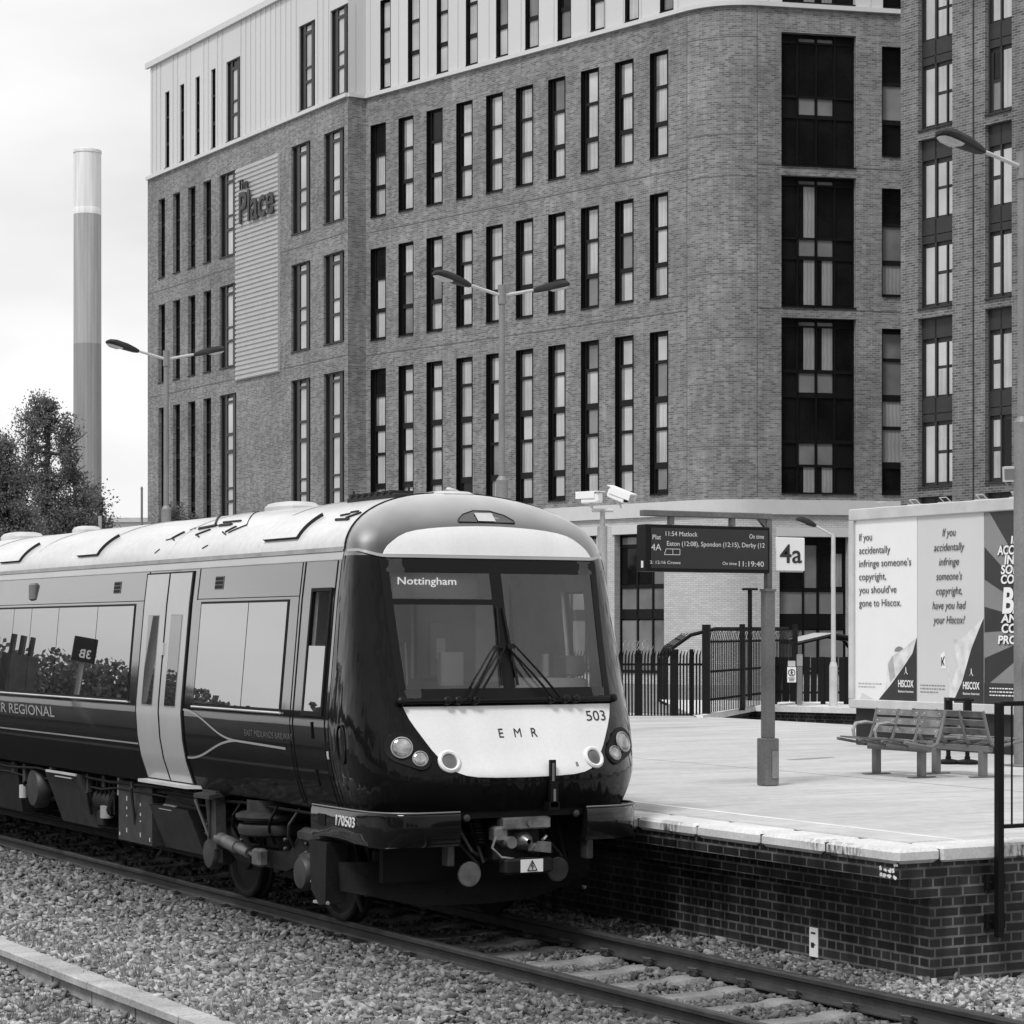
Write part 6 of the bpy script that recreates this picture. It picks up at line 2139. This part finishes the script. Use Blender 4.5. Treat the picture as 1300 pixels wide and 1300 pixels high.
# posters: coordinates u (0 left .. 1 right), v (0 bottom .. 1 top)
def pt(k, u, v, o): return Vector((SB - o, Y0 - PW * (k + u), ZP0 + (ZP1 - ZP0) * v))
pmat = {'w': M('poster_white', .76, .35, var=.02), 'g': M('poster_pale_grey', .58, .35, var=.04, vs=.8), 'd': M('poster_dark', .035, .3, var=.1), 'm': M('poster_mid', .22, .35, var=.12, vs=1.2), 'c': M('poster_curl', .62, .4, var=.28, vs=5), 'c2': M('poster_curl_shade', .38, .4, var=.25, vs=5), 't': M('poster_ink', .045, .4, var=0), 'wt': MT['white']}
posters = []
for k, c in ((0, 'w'), (1, 'g'), (2, 'm')):
    mb = MB(); a, b_ = pt(k, 0.004, 0, .02), pt(k, .996, 1, .01)
    mb.box((a.x, b_.y, a.z), (SB + .02, a.y, b_.z))
    posters.append(mb.build('poster', pmat[c], bbd))
def shape(k, pts, o, c, name='poster_print'):
    mb = MB(); n_ = Vector((-1, 0, 0))
    P_ = [pt(k, u, v, o) for u, v in pts]
    # orient towards the track
    nn_ = (P_[1] - P_[0]).cross(P_[2] - P_[1])
    if nn_.x > 0: P_ = P_[::-1]
    mb.face(P_)
    return mb.build(name, pmat[c], posters[k])
# poster 1: peeled corner with a figure behind it
shape(0, [(.39, 0), (.60, .10), (.80, .20), (.92, .27), (.995, .345), (.995, 0)], .023, 'd')
shape(0, [(.39, .0), (.50, .05), (.54, .20), (.62, .245), (.76, .275), (.995, .345), (.93, .26), (.80, .19), (.60, .09)], .026, 'c')
shape(0, [(.54, .20), (.58, .10), (.66, .13), (.62, .245)], .028, 'c2')
shape(0, [(.72 + .075 * math.cos(t_), .268 + .028 * math.sin(t_)) for t_ in np.linspace(0, math.pi, 12)], .0245, 'm')
shape(0, [(.08, .0), (.12, .035), (.2, .02), (.32, .0)], .023, 'g')
# poster 2
shape(1, [(.52, 0), (.66, .12), (.80, .30), (.995, .445), (.995, 0)], .023, 'd')
shape(1, [(.50, .0), (.47, .20), (.42, .26), (.55, .34), (.66, .335), (.995, .45), (.82, .29), (.68, .11), (.57, .02)], .026, 'c')
shape(1, [(.47, .20), (.52, .10), (.62, .20), (.55, .33), (.43, .27)], .028, 'g')
shape(1, [(.38, .18), (.36, .255), (.42, .275), (.44, .18)], .0245, 'wt')
shape(1, [(.375, .195), (.372, .24), (.385, .24), (.388, .22), (.41, .245), (.425, .245), (.40, .218), (.425, .195), (.41, .195), (.39, .212), (.388, .195)], .0275, 'd')
shape(1, [(.5, .0), (.58, .04), (.56, .0)], .028, 'wt')
# poster 3: dark rays
cx3, cz3 = 1.02, .40
for k_ in range(15):
    t0_, t1_ = 2 * math.pi * (k_ + .1) / 15, 2 * math.pi * (k_ + .6) / 15
    def clip(t_):
        dx, dz = math.cos(t_), math.sin(t_) * .62
        sc = 9
        if dx > 1e-6: sc = min(sc, (.995 - cx3) / dx if cx3 < .995 else 0)
        if dx < -1e-6: sc = min(sc, (.006 - cx3) / dx)
        if dz > 1e-6: sc = min(sc, (.998 - cz3) / dz)
        if dz < -1e-6: sc = min(sc, (.002 - cz3) / dz)
        return (cx3 + dx * sc, cz3 + dz * sc)
    if math.cos((t0_ + t1_) / 2) > -.02: continue
    a, b_ = clip(t0_), clip(t1_)
    poly = [(.99, cz3), a]
    if abs(a[0] - b_[0]) > .01 and abs(a[1] - b_[1]) > .01:
        poly.append((.006 if min(a[0], b_[0]) < .02 else .99, .998 if max(a[1], b_[1]) > .9 else .002))
    poly.append(b_)
    shape(2, poly, .023, 'd')
shape(2, [(.0, .0), (.0, .11), (.99, .11), (.99, .0)], .0235, 'd')
def ptext(k, s, u, v, h, w=None, m='t', shear=0., bold=0., al='LEFT', o=.03):
    return text('poster_lettering', s, pmat[m] if m in pmat else m, posters[k], pt(k, u, v, o), (0, -1, 0), (0, 0, 1), h=h, w=w, extrude=.0008, shear=shear, bold=bold, align=al)
lines1 = [('If you', .21), ('accidentally', .505), ("infringe someone's", .835), ('copyright,', .44), ("you should've", .605), ('gone to Hiscox.', .68)]
for i, (s, w_) in enumerate(lines1):
    ptext(0, s, .075, .885 - i * .0735, .108, PW * w_)
lines2 = [('If you', .20), ('accidentally', .455), ('infringe', .30), ("someone's", .385), ('copyright,', .385), ('have you had', .50), ('your Hiscox?', .475)]
for i, (s, w_) in enumerate(lines2):
    ptext(1, s, .49, .885 - i * .0775, .112, PW * w_, shear=.22, al='CENTER')
for i, (s, h_, w_) in enumerate([('IF YOU', .10, .42), ('ACCIDENTALLY', .12, .80), ('INFRINGE', .12, .60), ("SOMEONE'S", .12, .70), ('COPYRIGHT', .12, .70), ('BAM!', .34, .66), ('AND YOU', .11, .7), ('COULD BE', .12, .68), ('PROTECTED', .11, .78)]):
    vz = [.83, .775, .725, .675, .625, .475, .425, .372, .315][i]
    u_ = .60
    ptext(2, s, u_, vz, h_, PW * w_, m='d', bold=.075, al='CENTER', o=.030, shear=.1)
    ptext(2, s, u_, vz, h_, PW * w_, m='wt', bold=.03, al='CENTER', o=.036, shear=.1)
for k, u_ in ((0, .71), (1, .70)):
    ptext(k, 'HISCOX', u_, .075, .10, PW * .24, m='wt', bold=.02)
    ptext(k, 'Business Insurance', u_, .045, .035, PW * .24, m='wt')
    mb = MB(); c_ = pt(k, u_ + .12, .145, .03)
    mb.path([c_ + Vector((0, .035, 0)), c_ + Vector((0, .008, .03)), c_ + Vector((0, .0, .10))], .004, 4); mb.path([c_ + Vector((0, -.035, 0)), c_ + Vector((0, -.008, .03)), c_ + Vector((0, .0, .10))], .004, 4)
    mb.build('poster_emblem', MT['white'], posters[k])
def smallprint(k, u0, v0, wid, n_, m):
    mb = MB()
    for i in range(n_):
        u = u0; 
        while u < u0 + wid * (1 if i < n_ - 1 else .75):
            w_ = random.uniform(.015, .05)
            a, b_ = pt(k, u, v0 - i * .018, .0245), pt(k, min(u + w_, .96), v0 - i * .018 + .006, .0235)
            mb.face([(a.x, a.y, a.z), (a.x, b_.y, a.z), (a.x, b_.y, b_.z), (a.x, a.y, b_.z)])
            u += w_ + .012
    mb.build('small_print', pmat[m] if m in pmat else m, posters[k])
smallprint(0, .06, .085, .34, 2, 'c2'); smallprint(1, .05, .085, .36, 3, 'm'); smallprint(2, .08, .08, .8, 3, 'wt')

# ================================================================== BENCHES
def bench(loc, face, label):
    """bench running along Y; face = -1 looks to -X, +1 looks to +X; loc is the middle of the beam on the ground"""
    x, y, z = loc
    t = thing('bench', label, 'bench', loc, 'metal benches standing back to back')
    L = 1.62
    mb = MB(); mb.cbox((x - .035, y - .53, z + .28), (x + .035, y + .53, z + .35), .006)
    for e in (-.53, .53): mb.box((x - .03, y + e - .004, z + .285), (x + .03, y + e + .004, z + .345))
    mb.build('seat_beam', MT['grey'], t)
    for e in (-.40, .40):
        mb = MB(); mb.cbox((x - .04, y + e - .04, z + .012), (x + .04, y + e + .04, z + .285), .006); mb.cbox((x - .17, y + e - .05, z), (x + .17, y + e + .05, z + .012), .003)
        mb.build('leg', MT['grey'], t)
    f = face
    for k in range(3):
        yc = y - .40 + .40 * k
        mb = MB()
        # seat slats, dished
        for i, (d0, z0_, d1, z1_) in enumerate(((.38, .43, .305, .417), (.275, .412, .195, .402), (.165, .398, .085, .396), (.055, .396, -.03, .405))):
            for a, b_ in (((d0, z0_), (d1, z1_)),):
                c = Vector((x + f * (a[0] + b_[0]) / 2, yc, z + (a[1] + b_[1]) / 2)); v = Vector((f * (b_[0] - a[0]) / 2, 0, (b_[1] - a[1]) / 2)); nn_ = v.cross(Vector((0, 1, 0))).normalized()
                mb.obox(c, v, (0, .178, 0), nn_ * .007)
        mb.build('seat', MT['steel2'], t)
        mb = MB(); bl_ = MB()
        for i in range(3):
            zz = .475 + i * .097
            for a, b_ in (((-.085 - i * .028, zz), (-.110 - i * .028, zz + .066)),):
                c = Vector((x + f * (a[0] + b_[0]) / 2, yc, z + (a[1] + b_[1]) / 2)); v = Vector((f * (b_[0] - a[0]) / 2, 0, (b_[1] - a[1]) / 2)); nn_ = v.cross(Vector((0, 1, 0))).normalized()
                if nn_.x * f < 0: nn_ = -nn_
                mb.obox(c, v, (0, .178, 0), nn_ * .007)
                for ey in (-.13, .13): bl_.lathe(c + Vector((0, ey, 0)) + nn_ * .007, nn_, [(.008, 0), (.007, .005), (.001, .006)], 8)
        bk = mb.build('backrest', MT['steel2'], t); bl_.build('bolt', MT['galv_l'], bk)
        # side frames
        for ey in (-.20, .20) if k == 0 else (.20,):
            sf = MB()
            pts = [(.40, .405), (.20, .37), (.03, .345), (-.05, .38), (-.09, .46), (-.17, .74)]
            sf.path([(x + f * d_, yc + ey, z + h_) for d_, h_ in pts], .019, 6)
            sf.build('seat_frame', MT['grey'], t)
        if k in (1, 2):
            ar = MB()
            pts = [(.16, .40), (.18, .50), (.14, .57), (0, .585), (-.10, .57)]
            ar.path([(x + f * d_, yc + .20, z + h_) for d_, h_ in pts], [.017, .02, .022, .02, .015], 6)
            ar.build('armrest', MT['galv'], t)
    return t
MT['steel2'] = M('satin_perforated_steel', .22, .30, metal=.7, var=.35, vs=6)
MT['steel2'] = MT.get('steel2') or M('satin_perforated_steel', .22, .30, metal=.7, var=.35, vs=6)
bench((16.80, 21.0, .915), -1, 'grey metal three-seat bench facing the track, its slatted seats turned towards the train')
bench((17.42, 20.7, .915), 1, 'grey metal three-seat bench turned to the poster board, its back seen behind the other bench')
# bag holder bin
q = W(1216, HOR, 28.9)
bn = thing('bag_bin', 'black hooped litter bag holder on two round feet behind the benches', 'litter bin', (q.x, q.y, .915))
mb = MB()
dv = (Rv * .8 - Fv * .25).normalized()
for sg in (-1, 1):
    b0 = Vector((q.x, q.y, .915)) + dv * sg * .115
    mb.lathe(b0, (0, 0, 1), [(.001, 0), (.13, 0), (.14, .01), (.14, .03), (.12, .045), (.035, .06), (.035, .09)], 20)
    mb.tube(b0 + Vector((0, 0, .05)), b0 + Vector((0, 0, .76)), .028, n=10)
    mb.obox(b0 + Vector((0, 0, .72)), dv * .045, Fv * .045, (0, 0, .09))
mb.build('bin_stand', MT['black'], bn)
mb = MB()
c0 = Vector((q.x, q.y, .915 + .79))
mb.path([c0 - dv * .14 + Fv * .0, c0 + dv * .14], .018, 8)
for o in (.12,):
    mb.path([c0 - dv * .14, c0 - dv * .14 - Fv * o * 2, c0 + dv * .14 - Fv * o * 2, c0 + dv * .14], .016, 8)
mb.build('bag_hoop', MT['black'], bn)

# ================================================================== FENCES
def fence(name, label, p, q, zb, zt_, gap, pw, posts, bend=True, mat='black', railz=(.2, .85), depth=.012):
    p, q = Vector((p[0], p[1], 0)), Vector((q[0], q[1], 0))
    d = (q - p); L = d.length; d.normalize(); n_ = Vector((d.y, -d.x, 0))
    if n_.dot(Fv) > 0: n_ = -n_
    t = thing(name, label, 'fence', (p.x, p.y, zb))
    mb = MB()
    k = gap / 2
    h = zt_ - zb
    while k < L:
        b = p + d * k
        hh = h + random.uniform(-.012, .012)
        tilt = d * random.uniform(-.006, .006)
        zt2 = hh * (.86 if bend else 1)
        mb.obox((b.x, b.y, zb + .06 + (zt2 - .06) / 2), d * pw / 2, n_ * depth / 2, (tilt.x, tilt.y, (zt2 - .06) / 2))
        if bend:
            top = [Vector((b.x, b.y, zb + zt2)) + tilt, Vector((b.x, b.y, zb + zt2 + (hh - zt2) * .6)) + n_ * .03, Vector((b.x, b.y, zb + hh)) + n_ * .11 + d * .02]
            mb.grid([[c - d * w_, c + d * w_] for c, w_ in zip(top, (pw / 2, pw / 2, .004))], 0, False)
            mb.grid([[c - d * w_ - n_ * depth * .6, c + d * w_ - n_ * depth * .6] for c, w_ in zip(top, (pw / 2, pw / 2, .004))], 0, False)
        k += gap
    mb.build('fence_pales', MT[mat], t)
    for rz_ in railz:
        mb = MB(); c = (p + q) / 2; mb.obox((c.x, c.y, zb + h * rz_) , d * L / 2, n_ * .018, (0, 0, .022)); 
        o = mb; 
        mb.v = [tuple(Vector(v) - n_ * .03) for v in mb.v]
        mb.build('fence_rail', MT[mat], t)
    for (k, w_, hx) in posts:
        b = p + d * (L * k) - n_ * .05
        mb = MB(); mb.obox((b.x, b.y, zb + (h + hx) / 2), d * w_ / 2, n_ * w_ / 2, (0, 0, (h + hx) / 2)); mb.build('fence_post', MT[mat], t)
    return t
FD = 45.5
fz = lambda y, d: CAM_H + (HOR - y) / F_PX * d
f0, f1 = W(690, HOR, FD), W(898, HOR, FD)
fence('palisade_fence', 'low black palisade fence with bent pale tips, just right of the train', f0, f1, .35, fz(825.5, FD), .062, .034, [(.02, .1, .0), (.3, .1, 0), (.58, .1, 0), ((857 - 690) / 208, .13, .02), ((878 - 690) / 208, .075, .02), (.999, .13, .3)])
g0, g1 = W(900, HOR, 45.2), W(1013, HOR, 54)
fence('palisade_fence', 'tall black palisade fence with curved tips, behind the departure board post', g0, g1, .92, fz(797, 46.5), .165, .062, [(.0, .14, .06), (.36, .10, .08), (.7, .1, .05), (.99, .1, .1)], railz=(.18, .5, .84))
h0, h1 = W(984, HOR, 52), W(1130, HOR, 52)
fence('board_fence', 'dark close-boarded fence below the lamp, left of the poster board', h0, h1, .93, fz(834, 52), .155, .13, [(k, .1, .0) for k in (.0, .2, .42, .62, .84)], bend=False, railz=(.25, .75), depth=.03)
# razor wire above the low fence
mb = MB()
rw = []
for t_ in np.linspace(0, 2 * math.pi * 5, 160):
    b = f0 + (f1 - f0) * (.50 + .26 * t_ / (2 * math.pi * 9))
    rw.append((b.x + Rv.x * .20 * math.cos(t_), b.y + .12 * math.cos(t_), fz(822, FD) + .03 + .10 * math.sin(t_)))
mb.path(rw, .0045, 4)
tag(mb.build('razor_wire', MT['galv'], loc=rw[0]), 'thin looping coil of razor wire along the top of the low palisade fence', 'razor wire')
# warning sign on the board fence and its post
q = W(1015, HOR, 51); zz0 = .95
sp2 = thing('sign_post', 'short grey square post with a box on top, before the dark board fence', 'post', (q.x, q.y, zz0))
mb = MB(); mb.obox((q.x, q.y, (zz0 + fz(845, 51)) / 2), Rv * .055, Fv * .05, (0, 0, (fz(845, 51) - zz0) / 2)); mb.build('post', MT['grey'], sp2)
mb = MB(); mb.obox((q.x, q.y, fz(838, 51)), Rv * .06, Fv * .06, (0, 0, .125)); mb.build('post_box', MT['galv'], sp2)
q = W(1005, HOR, 50.9)
ws2 = thing('warning_sign', 'small white no-entry sign with a walking figure in a ring, on the dark board fence', 'sign', (q.x, q.y, fz(866, 50.9)))
mb = MB(); c = Vector((q.x, q.y, fz(856.5, 50.9))); mb.obox(c, Rv * .095, Fv * .006, (0, 0, .165)); pl_ = mb.build('sign_plate', MT['white'], ws2)
mb = MB(); c2 = Vector((q.x, q.y, fz(842.5, 50.9))); mb.obox(c2, Rv * .08, Fv * .006, (0, 0, .06)); mb.build('sign_top_plate', MT['galv_l'], ws2)
mb = MB(); cc = c + Vector((0, 0, .045)) - Fv * .012
mb.path([cc + Rv * .07 * math.cos(t_) + Vector((0, 0, .07 * math.sin(t_))) for t_ in np.linspace(0, 2 * math.pi, 25)], .008, 5)
mb.lathe(cc + Vector((0, 0, .042)), Fv, [(.001, -.002), (.012, -.002), (.012, .002)], 10)
mb.path([cc + Vector((0, 0, .03)), cc - Vector((0, 0, .01))], .013, 5)
for e in (-.022, .025): mb.path([cc - Vector((0, 0, .01)), cc + Rv * e - Vector((0, 0, .05))], .007, 4)
for e in (-.03, .03): mb.path([cc + Vector((0, 0, .025)), cc + Rv * e + Vector((0, 0, -.002))], .005, 4)
for i in range(3): mb.obox(c + Vector((0, 0, -.07 - i * .03)) - Fv * .008, Rv * (.07 - i * .01), Fv * .002, (0, 0, .007))
mb.build('sign_symbol', MT['letter'], pl_)

# ================================================================== SHELTERS BEHIND THE FENCE
def shelter(p, label, length, mat_roof, frame, flip, h=2.6, wdt=2.2, dv=None):
    p = Vector((p.x, p.y, .6))
    t = thing('cycle_shelter', label, 'shelter', tuple(p))
    dv = dv or Rv
    nv = Vector((dv.y, -dv.x, 0))
    prof = [(0, 0), (0, h * .62), (wdt * .05, h * .75), (wdt * .2, h * .92), (wdt * .4, h), (wdt, h * 1.0)] if not flip else [(0, h * .88), (wdt * .5, h), (wdt * .9, h * .93), (wdt, h * .8), (wdt, 0)]
    fr = MB()
    for k in np.linspace(0, length, 4):
        fr.path([p + nv * (-k) + dv * a + Vector((0, 0, b_)) for a, b_ in prof], .05, 6)
    for a, b_ in prof[1:]:
        fr.path([p + dv * a + Vector((0, 0, b_)), p - nv * length + dv * a + Vector((0, 0, b_))], .035, 5)
    fr.build('shelter_frame', MT['black'], t)
    rf_ = MB()
    rf_.grid([[p - nv * k + dv * a + Vector((0, 0, b_ + .05)) for a, b_ in (prof[2:] if not flip else prof[:4])] for k in (0, length)])
    rf_.build('shelter_roof', mat_roof, t)
q = W(846, HOR, 62)
shelter(q, 'black hooped cycle shelter in front of the white brick wall, behind the tall fence', 3, glass_mat('clear_sheet', .85, 1.45), 'black', False, h=fz(798.5, 62) - .6, wdt=3.2)
q = W(1012, HOR, 60)
shelter(q, 'pale-roofed shelter showing over the dark board fence beside the poster board', 4, MT['galv_l'], 'black', True, h=fz(806, 60) - .6, wdt=1.9)
# wall of dark planting seen through the fence
# ================================================================== RIGHT EDGE: RAILING, FLOODLIGHT, BOX
yr2 = PEND - .035
rx = sa  # reuse helper for columns
def col_x(px, y):
    r = (px - CX) / F_PX
    return y * (ST + r * CT) / (CT - r * ST)
x0 = col_x(1268.5, yr2)
rl = thing('railing', 'dark steel railing panel bolted to the end of the platform at the right edge', 'railing', (x0, yr2, .25))
dz = lambda y: CAM_H + (HOR - y) / F_PX * (x0 * ST + yr2 * CT)
mb = MB()
mb.cbox((x0 - .028, yr2 - .028, dz(1190)), (x0 + .028, yr2 + .028, dz(892)), .004)
mb.build('railing_post', MT['black'], rl)
mb = MB(); mb.cbox((x0 + 2.0, yr2 - .028, dz(1190)), (x0 + 2.056, yr2 + .028, dz(892)), .004)
mb.build('railing_post', MT['black'], rl)
mb = MB()
mb.cbox((x0 + .029, yr2 - .022, dz(896.5)), (x0 + 1.999, yr2 + .022, dz(890.5)), .004)
mb.cbox((x0 + .029, yr2 - .022, dz(1052)), (x0 + 1.999, yr2 + .022, dz(1047)), .004)
mb.build('railing_bar', MT['black'], rl)
mb = MB()
for k in range(1, 15):
    xx_ = x0 + .125 * k
    mb.tube((xx_, yr2, dz(1047)), (xx_, yr2, dz(896)), .008, n=6)
mb.build('railing_spindle', MT['black'], rl)
for z in (dz(1120), dz(1170)):
    mb = MB(); mb.cbox((x0 - .09, yr2 + .029, z - .06), (x0 + .09, yr2 + .075, z + .06), .004)
    for e in (-.065, .065): mb.lathe((x0 + e, yr2 + .03, z + .0), (0, -1, 0), [(.012, 0), (.012, .015), (.001, .016)], 8)
    mb.build('wall_bracket', MT['black'], rl)
# floodlight on the near lamp post
q = W(1297.5, HOR, 28.7)
fl_ = thing('floodlight', 'pale square floodlight clamped to the nearest lamp post', 'floodlight', (q.x, q.y, fz(604, 28.7)))
c = Vector((q.x, q.y, fz(603, 28.7))) - Rv * .10 - Fv * .22
mb = MB(); dn = (-Fv * .85 - Rv * .4 + Vector((0, 0, -.12))).normalized(); sx = dn.cross(Vector((0, 0, 1))).normalized(); uz_ = sx.cross(dn)
mb.obox(c, sx * .17, dn * .06, uz_ * .09); mb.build('floodlight_case', MT['galv_l'], fl_)
mb = MB(); mb.obox(c + dn * .061, sx * .145, dn * .003, uz_ * .065); mb.build('floodlight_glass', MT['midglass'], fl_)
mb = MB(); mb.path([c - uz_ * .09 - sx * .15, c - uz_ * .16 - sx * .1, c - uz_ * .16 + sx * .1, c - uz_ * .09 + sx * .15], .015, 6); mb.tube(c - uz_ * .16, Vector((q.x, q.y, c.z - .18)), .018, n=6); mb.build('floodlight_bracket', MT['galv'], fl_)
jb = thing('junction_box', 'pale metal box strapped to the nearest lamp post beside the posters', 'box', (q.x, q.y, fz(850, 28.7)))
c = Vector((q.x, q.y, fz(840, 28.7))) - Fv * .19
mb = MB(); mb.obox(c, Rv * .12, Fv * .08, (0, 0, .15)); mb.build('box_case', MT['galv'], jb)
mb = MB(); mb.obox(c - Fv * .084, Rv * .10, Fv * .003, (0, 0, .13)); mb.build('box_lid', MT['galv_l'], jb)

# ================================================================== BEHIND THE CAMERA, SEEN ONLY AS REFLECTIONS IN THE GLOSSY TRAIN
g = np.random.default_rng(21)
quads = []
for y in np.arange(-60, 330, 6.0):
    for _ in range(3):
        hgt = g.uniform(6.5, 11)
        c = np.array([-75 + g.uniform(-7, 7), y + g.uniform(-2, 2), hgt * .5])
        n_ = 330
        d_ = g.normal(size=(n_, 3)); d_ /= np.linalg.norm(d_, axis=1)[:, None]
        quads.append(c + d_ * np.array([2.8, 2.8, hgt * .5]) * (g.random((n_, 1)) ** .35))
Pq = np.concatenate(quads); n_ = len(Pq)
a_ = g.normal(size=(n_, 3)); a_ /= np.linalg.norm(a_, axis=1)[:, None]
b_ = np.cross(a_, g.normal(size=(n_, 3))); b_ /= np.linalg.norm(b_, axis=1)[:, None]
V = np.stack([Pq - a_ * .5, Pq + b_ * .4, Pq + a_ * .5, Pq - b_ * .4], 1)
me = bpy.data.meshes.new('tree_belt'); me.vertices.add(n_ * 4); me.vertices.foreach_set('co', V.reshape(-1)); me.loops.add(n_ * 4); me.polygons.add(n_)
me.loops.foreach_set('vertex_index', np.arange(n_ * 4, dtype=np.int32)); me.polygons.foreach_set('loop_start', (np.arange(n_) * 4).astype(np.int32)); me.update(calc_edges=True); me.materials.append(MT['leaf2'])
o = bpy.data.objects.new('tree_belt', me); scn.collection.objects.link(o)
tag(o, 'far dark belt of trees mirrored in the train windows', 'woodland', kind='stuff')
# platform opposite
mb = MB(); mb.box((-9, 28, -.4), (2.2, 150, .9)); mb.box((1.8, 28, .9), (2.25, 150, .93))
tag(mb.build('opposite_platform', MT['conc'], loc=(-3, 28, -.4)), 'pale platform across the tracks, seen only mirrored in the train', 'platform', kind='structure')
for k, yy in enumerate((47.0, 60.0, 76.0)):
    c = copy_tree(lp); c.location = (-1.0, yy, .9); c['label'] = 'double-armed lamp post mirrored in the train windows'; c['group'] = 'lamp posts mirrored in the windows'
# dark sign on the opposite platform
sg_ = thing('platform_sign', 'dark sign reading 3B mirrored in the train windows', 'sign', (3.4, 38.4, .93))
q = Vector((3.4, 38.4, 0))
mb = MB(); mb.cbox((q.x - .20, q.y, 2.90), (q.x + .22, q.y + .06, 3.32), .01); pl_ = mb.build('sign_plate', MT['black'], sg_)
mb = MB(); mb.tube((q.x, q.y + .1, -.3), (q.x, q.y + .1, 3.3), .05, n=8); mb.build('sign_leg', MT['galv'], sg_)
text('sign_text', '3B', MT['paper'], pl_, (q.x, q.y - .003, 2.97), (1, 0, 0), (0, 0, 1), h=.15, bold=.02, align='CENTER')
# old brick building with chimney stacks
hs = thing('brick_house', 'old brick building with tall chimney stacks mirrored in the left train windows', 'building', (-6.3, 84, -.4))
hm_ = M('sooty_brick', .055, .85, var=.3, spec=.2)
mb = MB(); mb.box((-9.6, 80, -.4), (-3.0, 88, 3.0)); mb.build('wall', hm_, hs)
mb = MB(); mb.prism([(-9.9, 79.7, 3.0), (-2.7, 79.7, 3.0), (-6.3, 79.7, 3.9)], (0, 8.6, 0)); rf_ = mb.build('roof', MT['dgrey'], hs)
for xx_, yy in ((-8.9, 80.5), (-7.3, 81.5), (-5.6, 80.8), (-4.0, 81.5)):
    mb = MB(); mb.box((xx_ - .5, yy, 3.1), (xx_ + .5, yy + 1.0, 4.8))
    for k in range(3): mb.tube((xx_ - .33 + .33 * k, yy + .5, 4.8), (xx_ - .33 + .33 * k, yy + .5, 5.5), .11, n=8)
    mb.build('chimney_stack', hm_, rf_)

# unseen trees and building added behind the camera to darken the nose reflections
quads = []
for (x, y, hgt, r_) in [(-16, -24, 11, 3.5), (-22, -12, 13, 4), (-17, -2, 10, 3), (-25, 4, 12, 4), (-19, 13, 9, 3), (-30, -6, 14, 5), (-12, -34, 12, 4), (-4, -46, 11, 4)]:
    n_ = 900
    d_ = g.normal(size=(n_, 3)); d_ /= np.linalg.norm(d_, axis=1)[:, None]
    quads.append(np.array([x, y, hgt * .58]) + d_ * np.array([r_, r_, hgt * .42]) * (g.random((n_, 1)) ** .4))
Pq = np.concatenate(quads); n_ = len(Pq)
a_ = g.normal(size=(n_, 3)); a_ /= np.linalg.norm(a_, axis=1)[:, None]
b_ = np.cross(a_, g.normal(size=(n_, 3))); b_ /= np.linalg.norm(b_, axis=1)[:, None]
V = np.stack([Pq - a_ * .45, Pq + b_ * .35, Pq + a_ * .45, Pq - b_ * .35], 1)
me = bpy.data.meshes.new('woodland'); me.vertices.add(n_ * 4); me.vertices.foreach_set('co', V.reshape(-1)); me.loops.add(n_ * 4); me.polygons.add(n_)
me.loops.foreach_set('vertex_index', np.arange(n_ * 4, dtype=np.int32)); me.polygons.foreach_set('loop_start', (np.arange(n_) * 4).astype(np.int32)); me.update(calc_edges=True); me.materials.append(MT['leaf2'])
o = bpy.data.objects.new('woodland', me); scn.collection.objects.link(o)
tag(o, 'unseen tall leafy trees added to darken reflections in the front corner of the train', 'woodland', kind='stuff')
sb_ = thing('added_dark_building', 'unseen dark brick building added behind the viewer to darken reflections in the train front', 'building', (24, -40, 0))
mb = MB(); mb.box((19, -58, -.4), (33, -22, 7.5)); mb.build('wall', hm_, sb_)
mb = MB(); mb.prism([(18.5, -58.4, 7.5), (33.5, -58.4, 7.5), (26, -58.4, 11)], (0, 36.8, 0)); mb.build('roof', MT['dgrey'], sb_)

# hedge line along the tracks, mirrored in the passenger windows
quads = []
for x in np.arange(-64, -16, 1.6):
    hgt = g.uniform(5.2, 6.8) + (.9 if -30 < x else 0) - max(0, (-30 - x)) * .05
    for yy in (118, 123):
        n_ = 1300
        d_ = g.normal(size=(n_, 3)); d_ /= np.linalg.norm(d_, axis=1)[:, None]
        quads.append(np.array([x, yy, hgt * .5]) + d_ * np.array([1.7, 1.7, hgt * .5]) * (g.random((n_, 1)) ** .25))
Pq = np.concatenate(quads); n_ = len(Pq)
a_ = g.normal(size=(n_, 3)); a_ /= np.linalg.norm(a_, axis=1)[:, None]
b_ = np.cross(a_, g.normal(size=(n_, 3))); b_ /= np.linalg.norm(b_, axis=1)[:, None]
V = np.stack([Pq - a_ * .17, Pq + b_ * .13, Pq + a_ * .17, Pq - b_ * .13], 1)
me = bpy.data.meshes.new('hedge'); me.vertices.add(n_ * 4); me.vertices.foreach_set('co', V.reshape(-1)); me.loops.add(n_ * 4); me.polygons.add(n_)
me.loops.foreach_set('vertex_index', np.arange(n_ * 4, dtype=np.int32)); me.polygons.foreach_set('loop_start', (np.arange(n_) * 4).astype(np.int32)); me.update(calc_edges=True); me.materials.append(MT['leaf2'])
o = bpy.data.objects.new('hedge', me); scn.collection.objects.link(o)
tag(o, 'leafy hedge line mirrored along the foot of the train windows', 'hedge', kind='stuff')
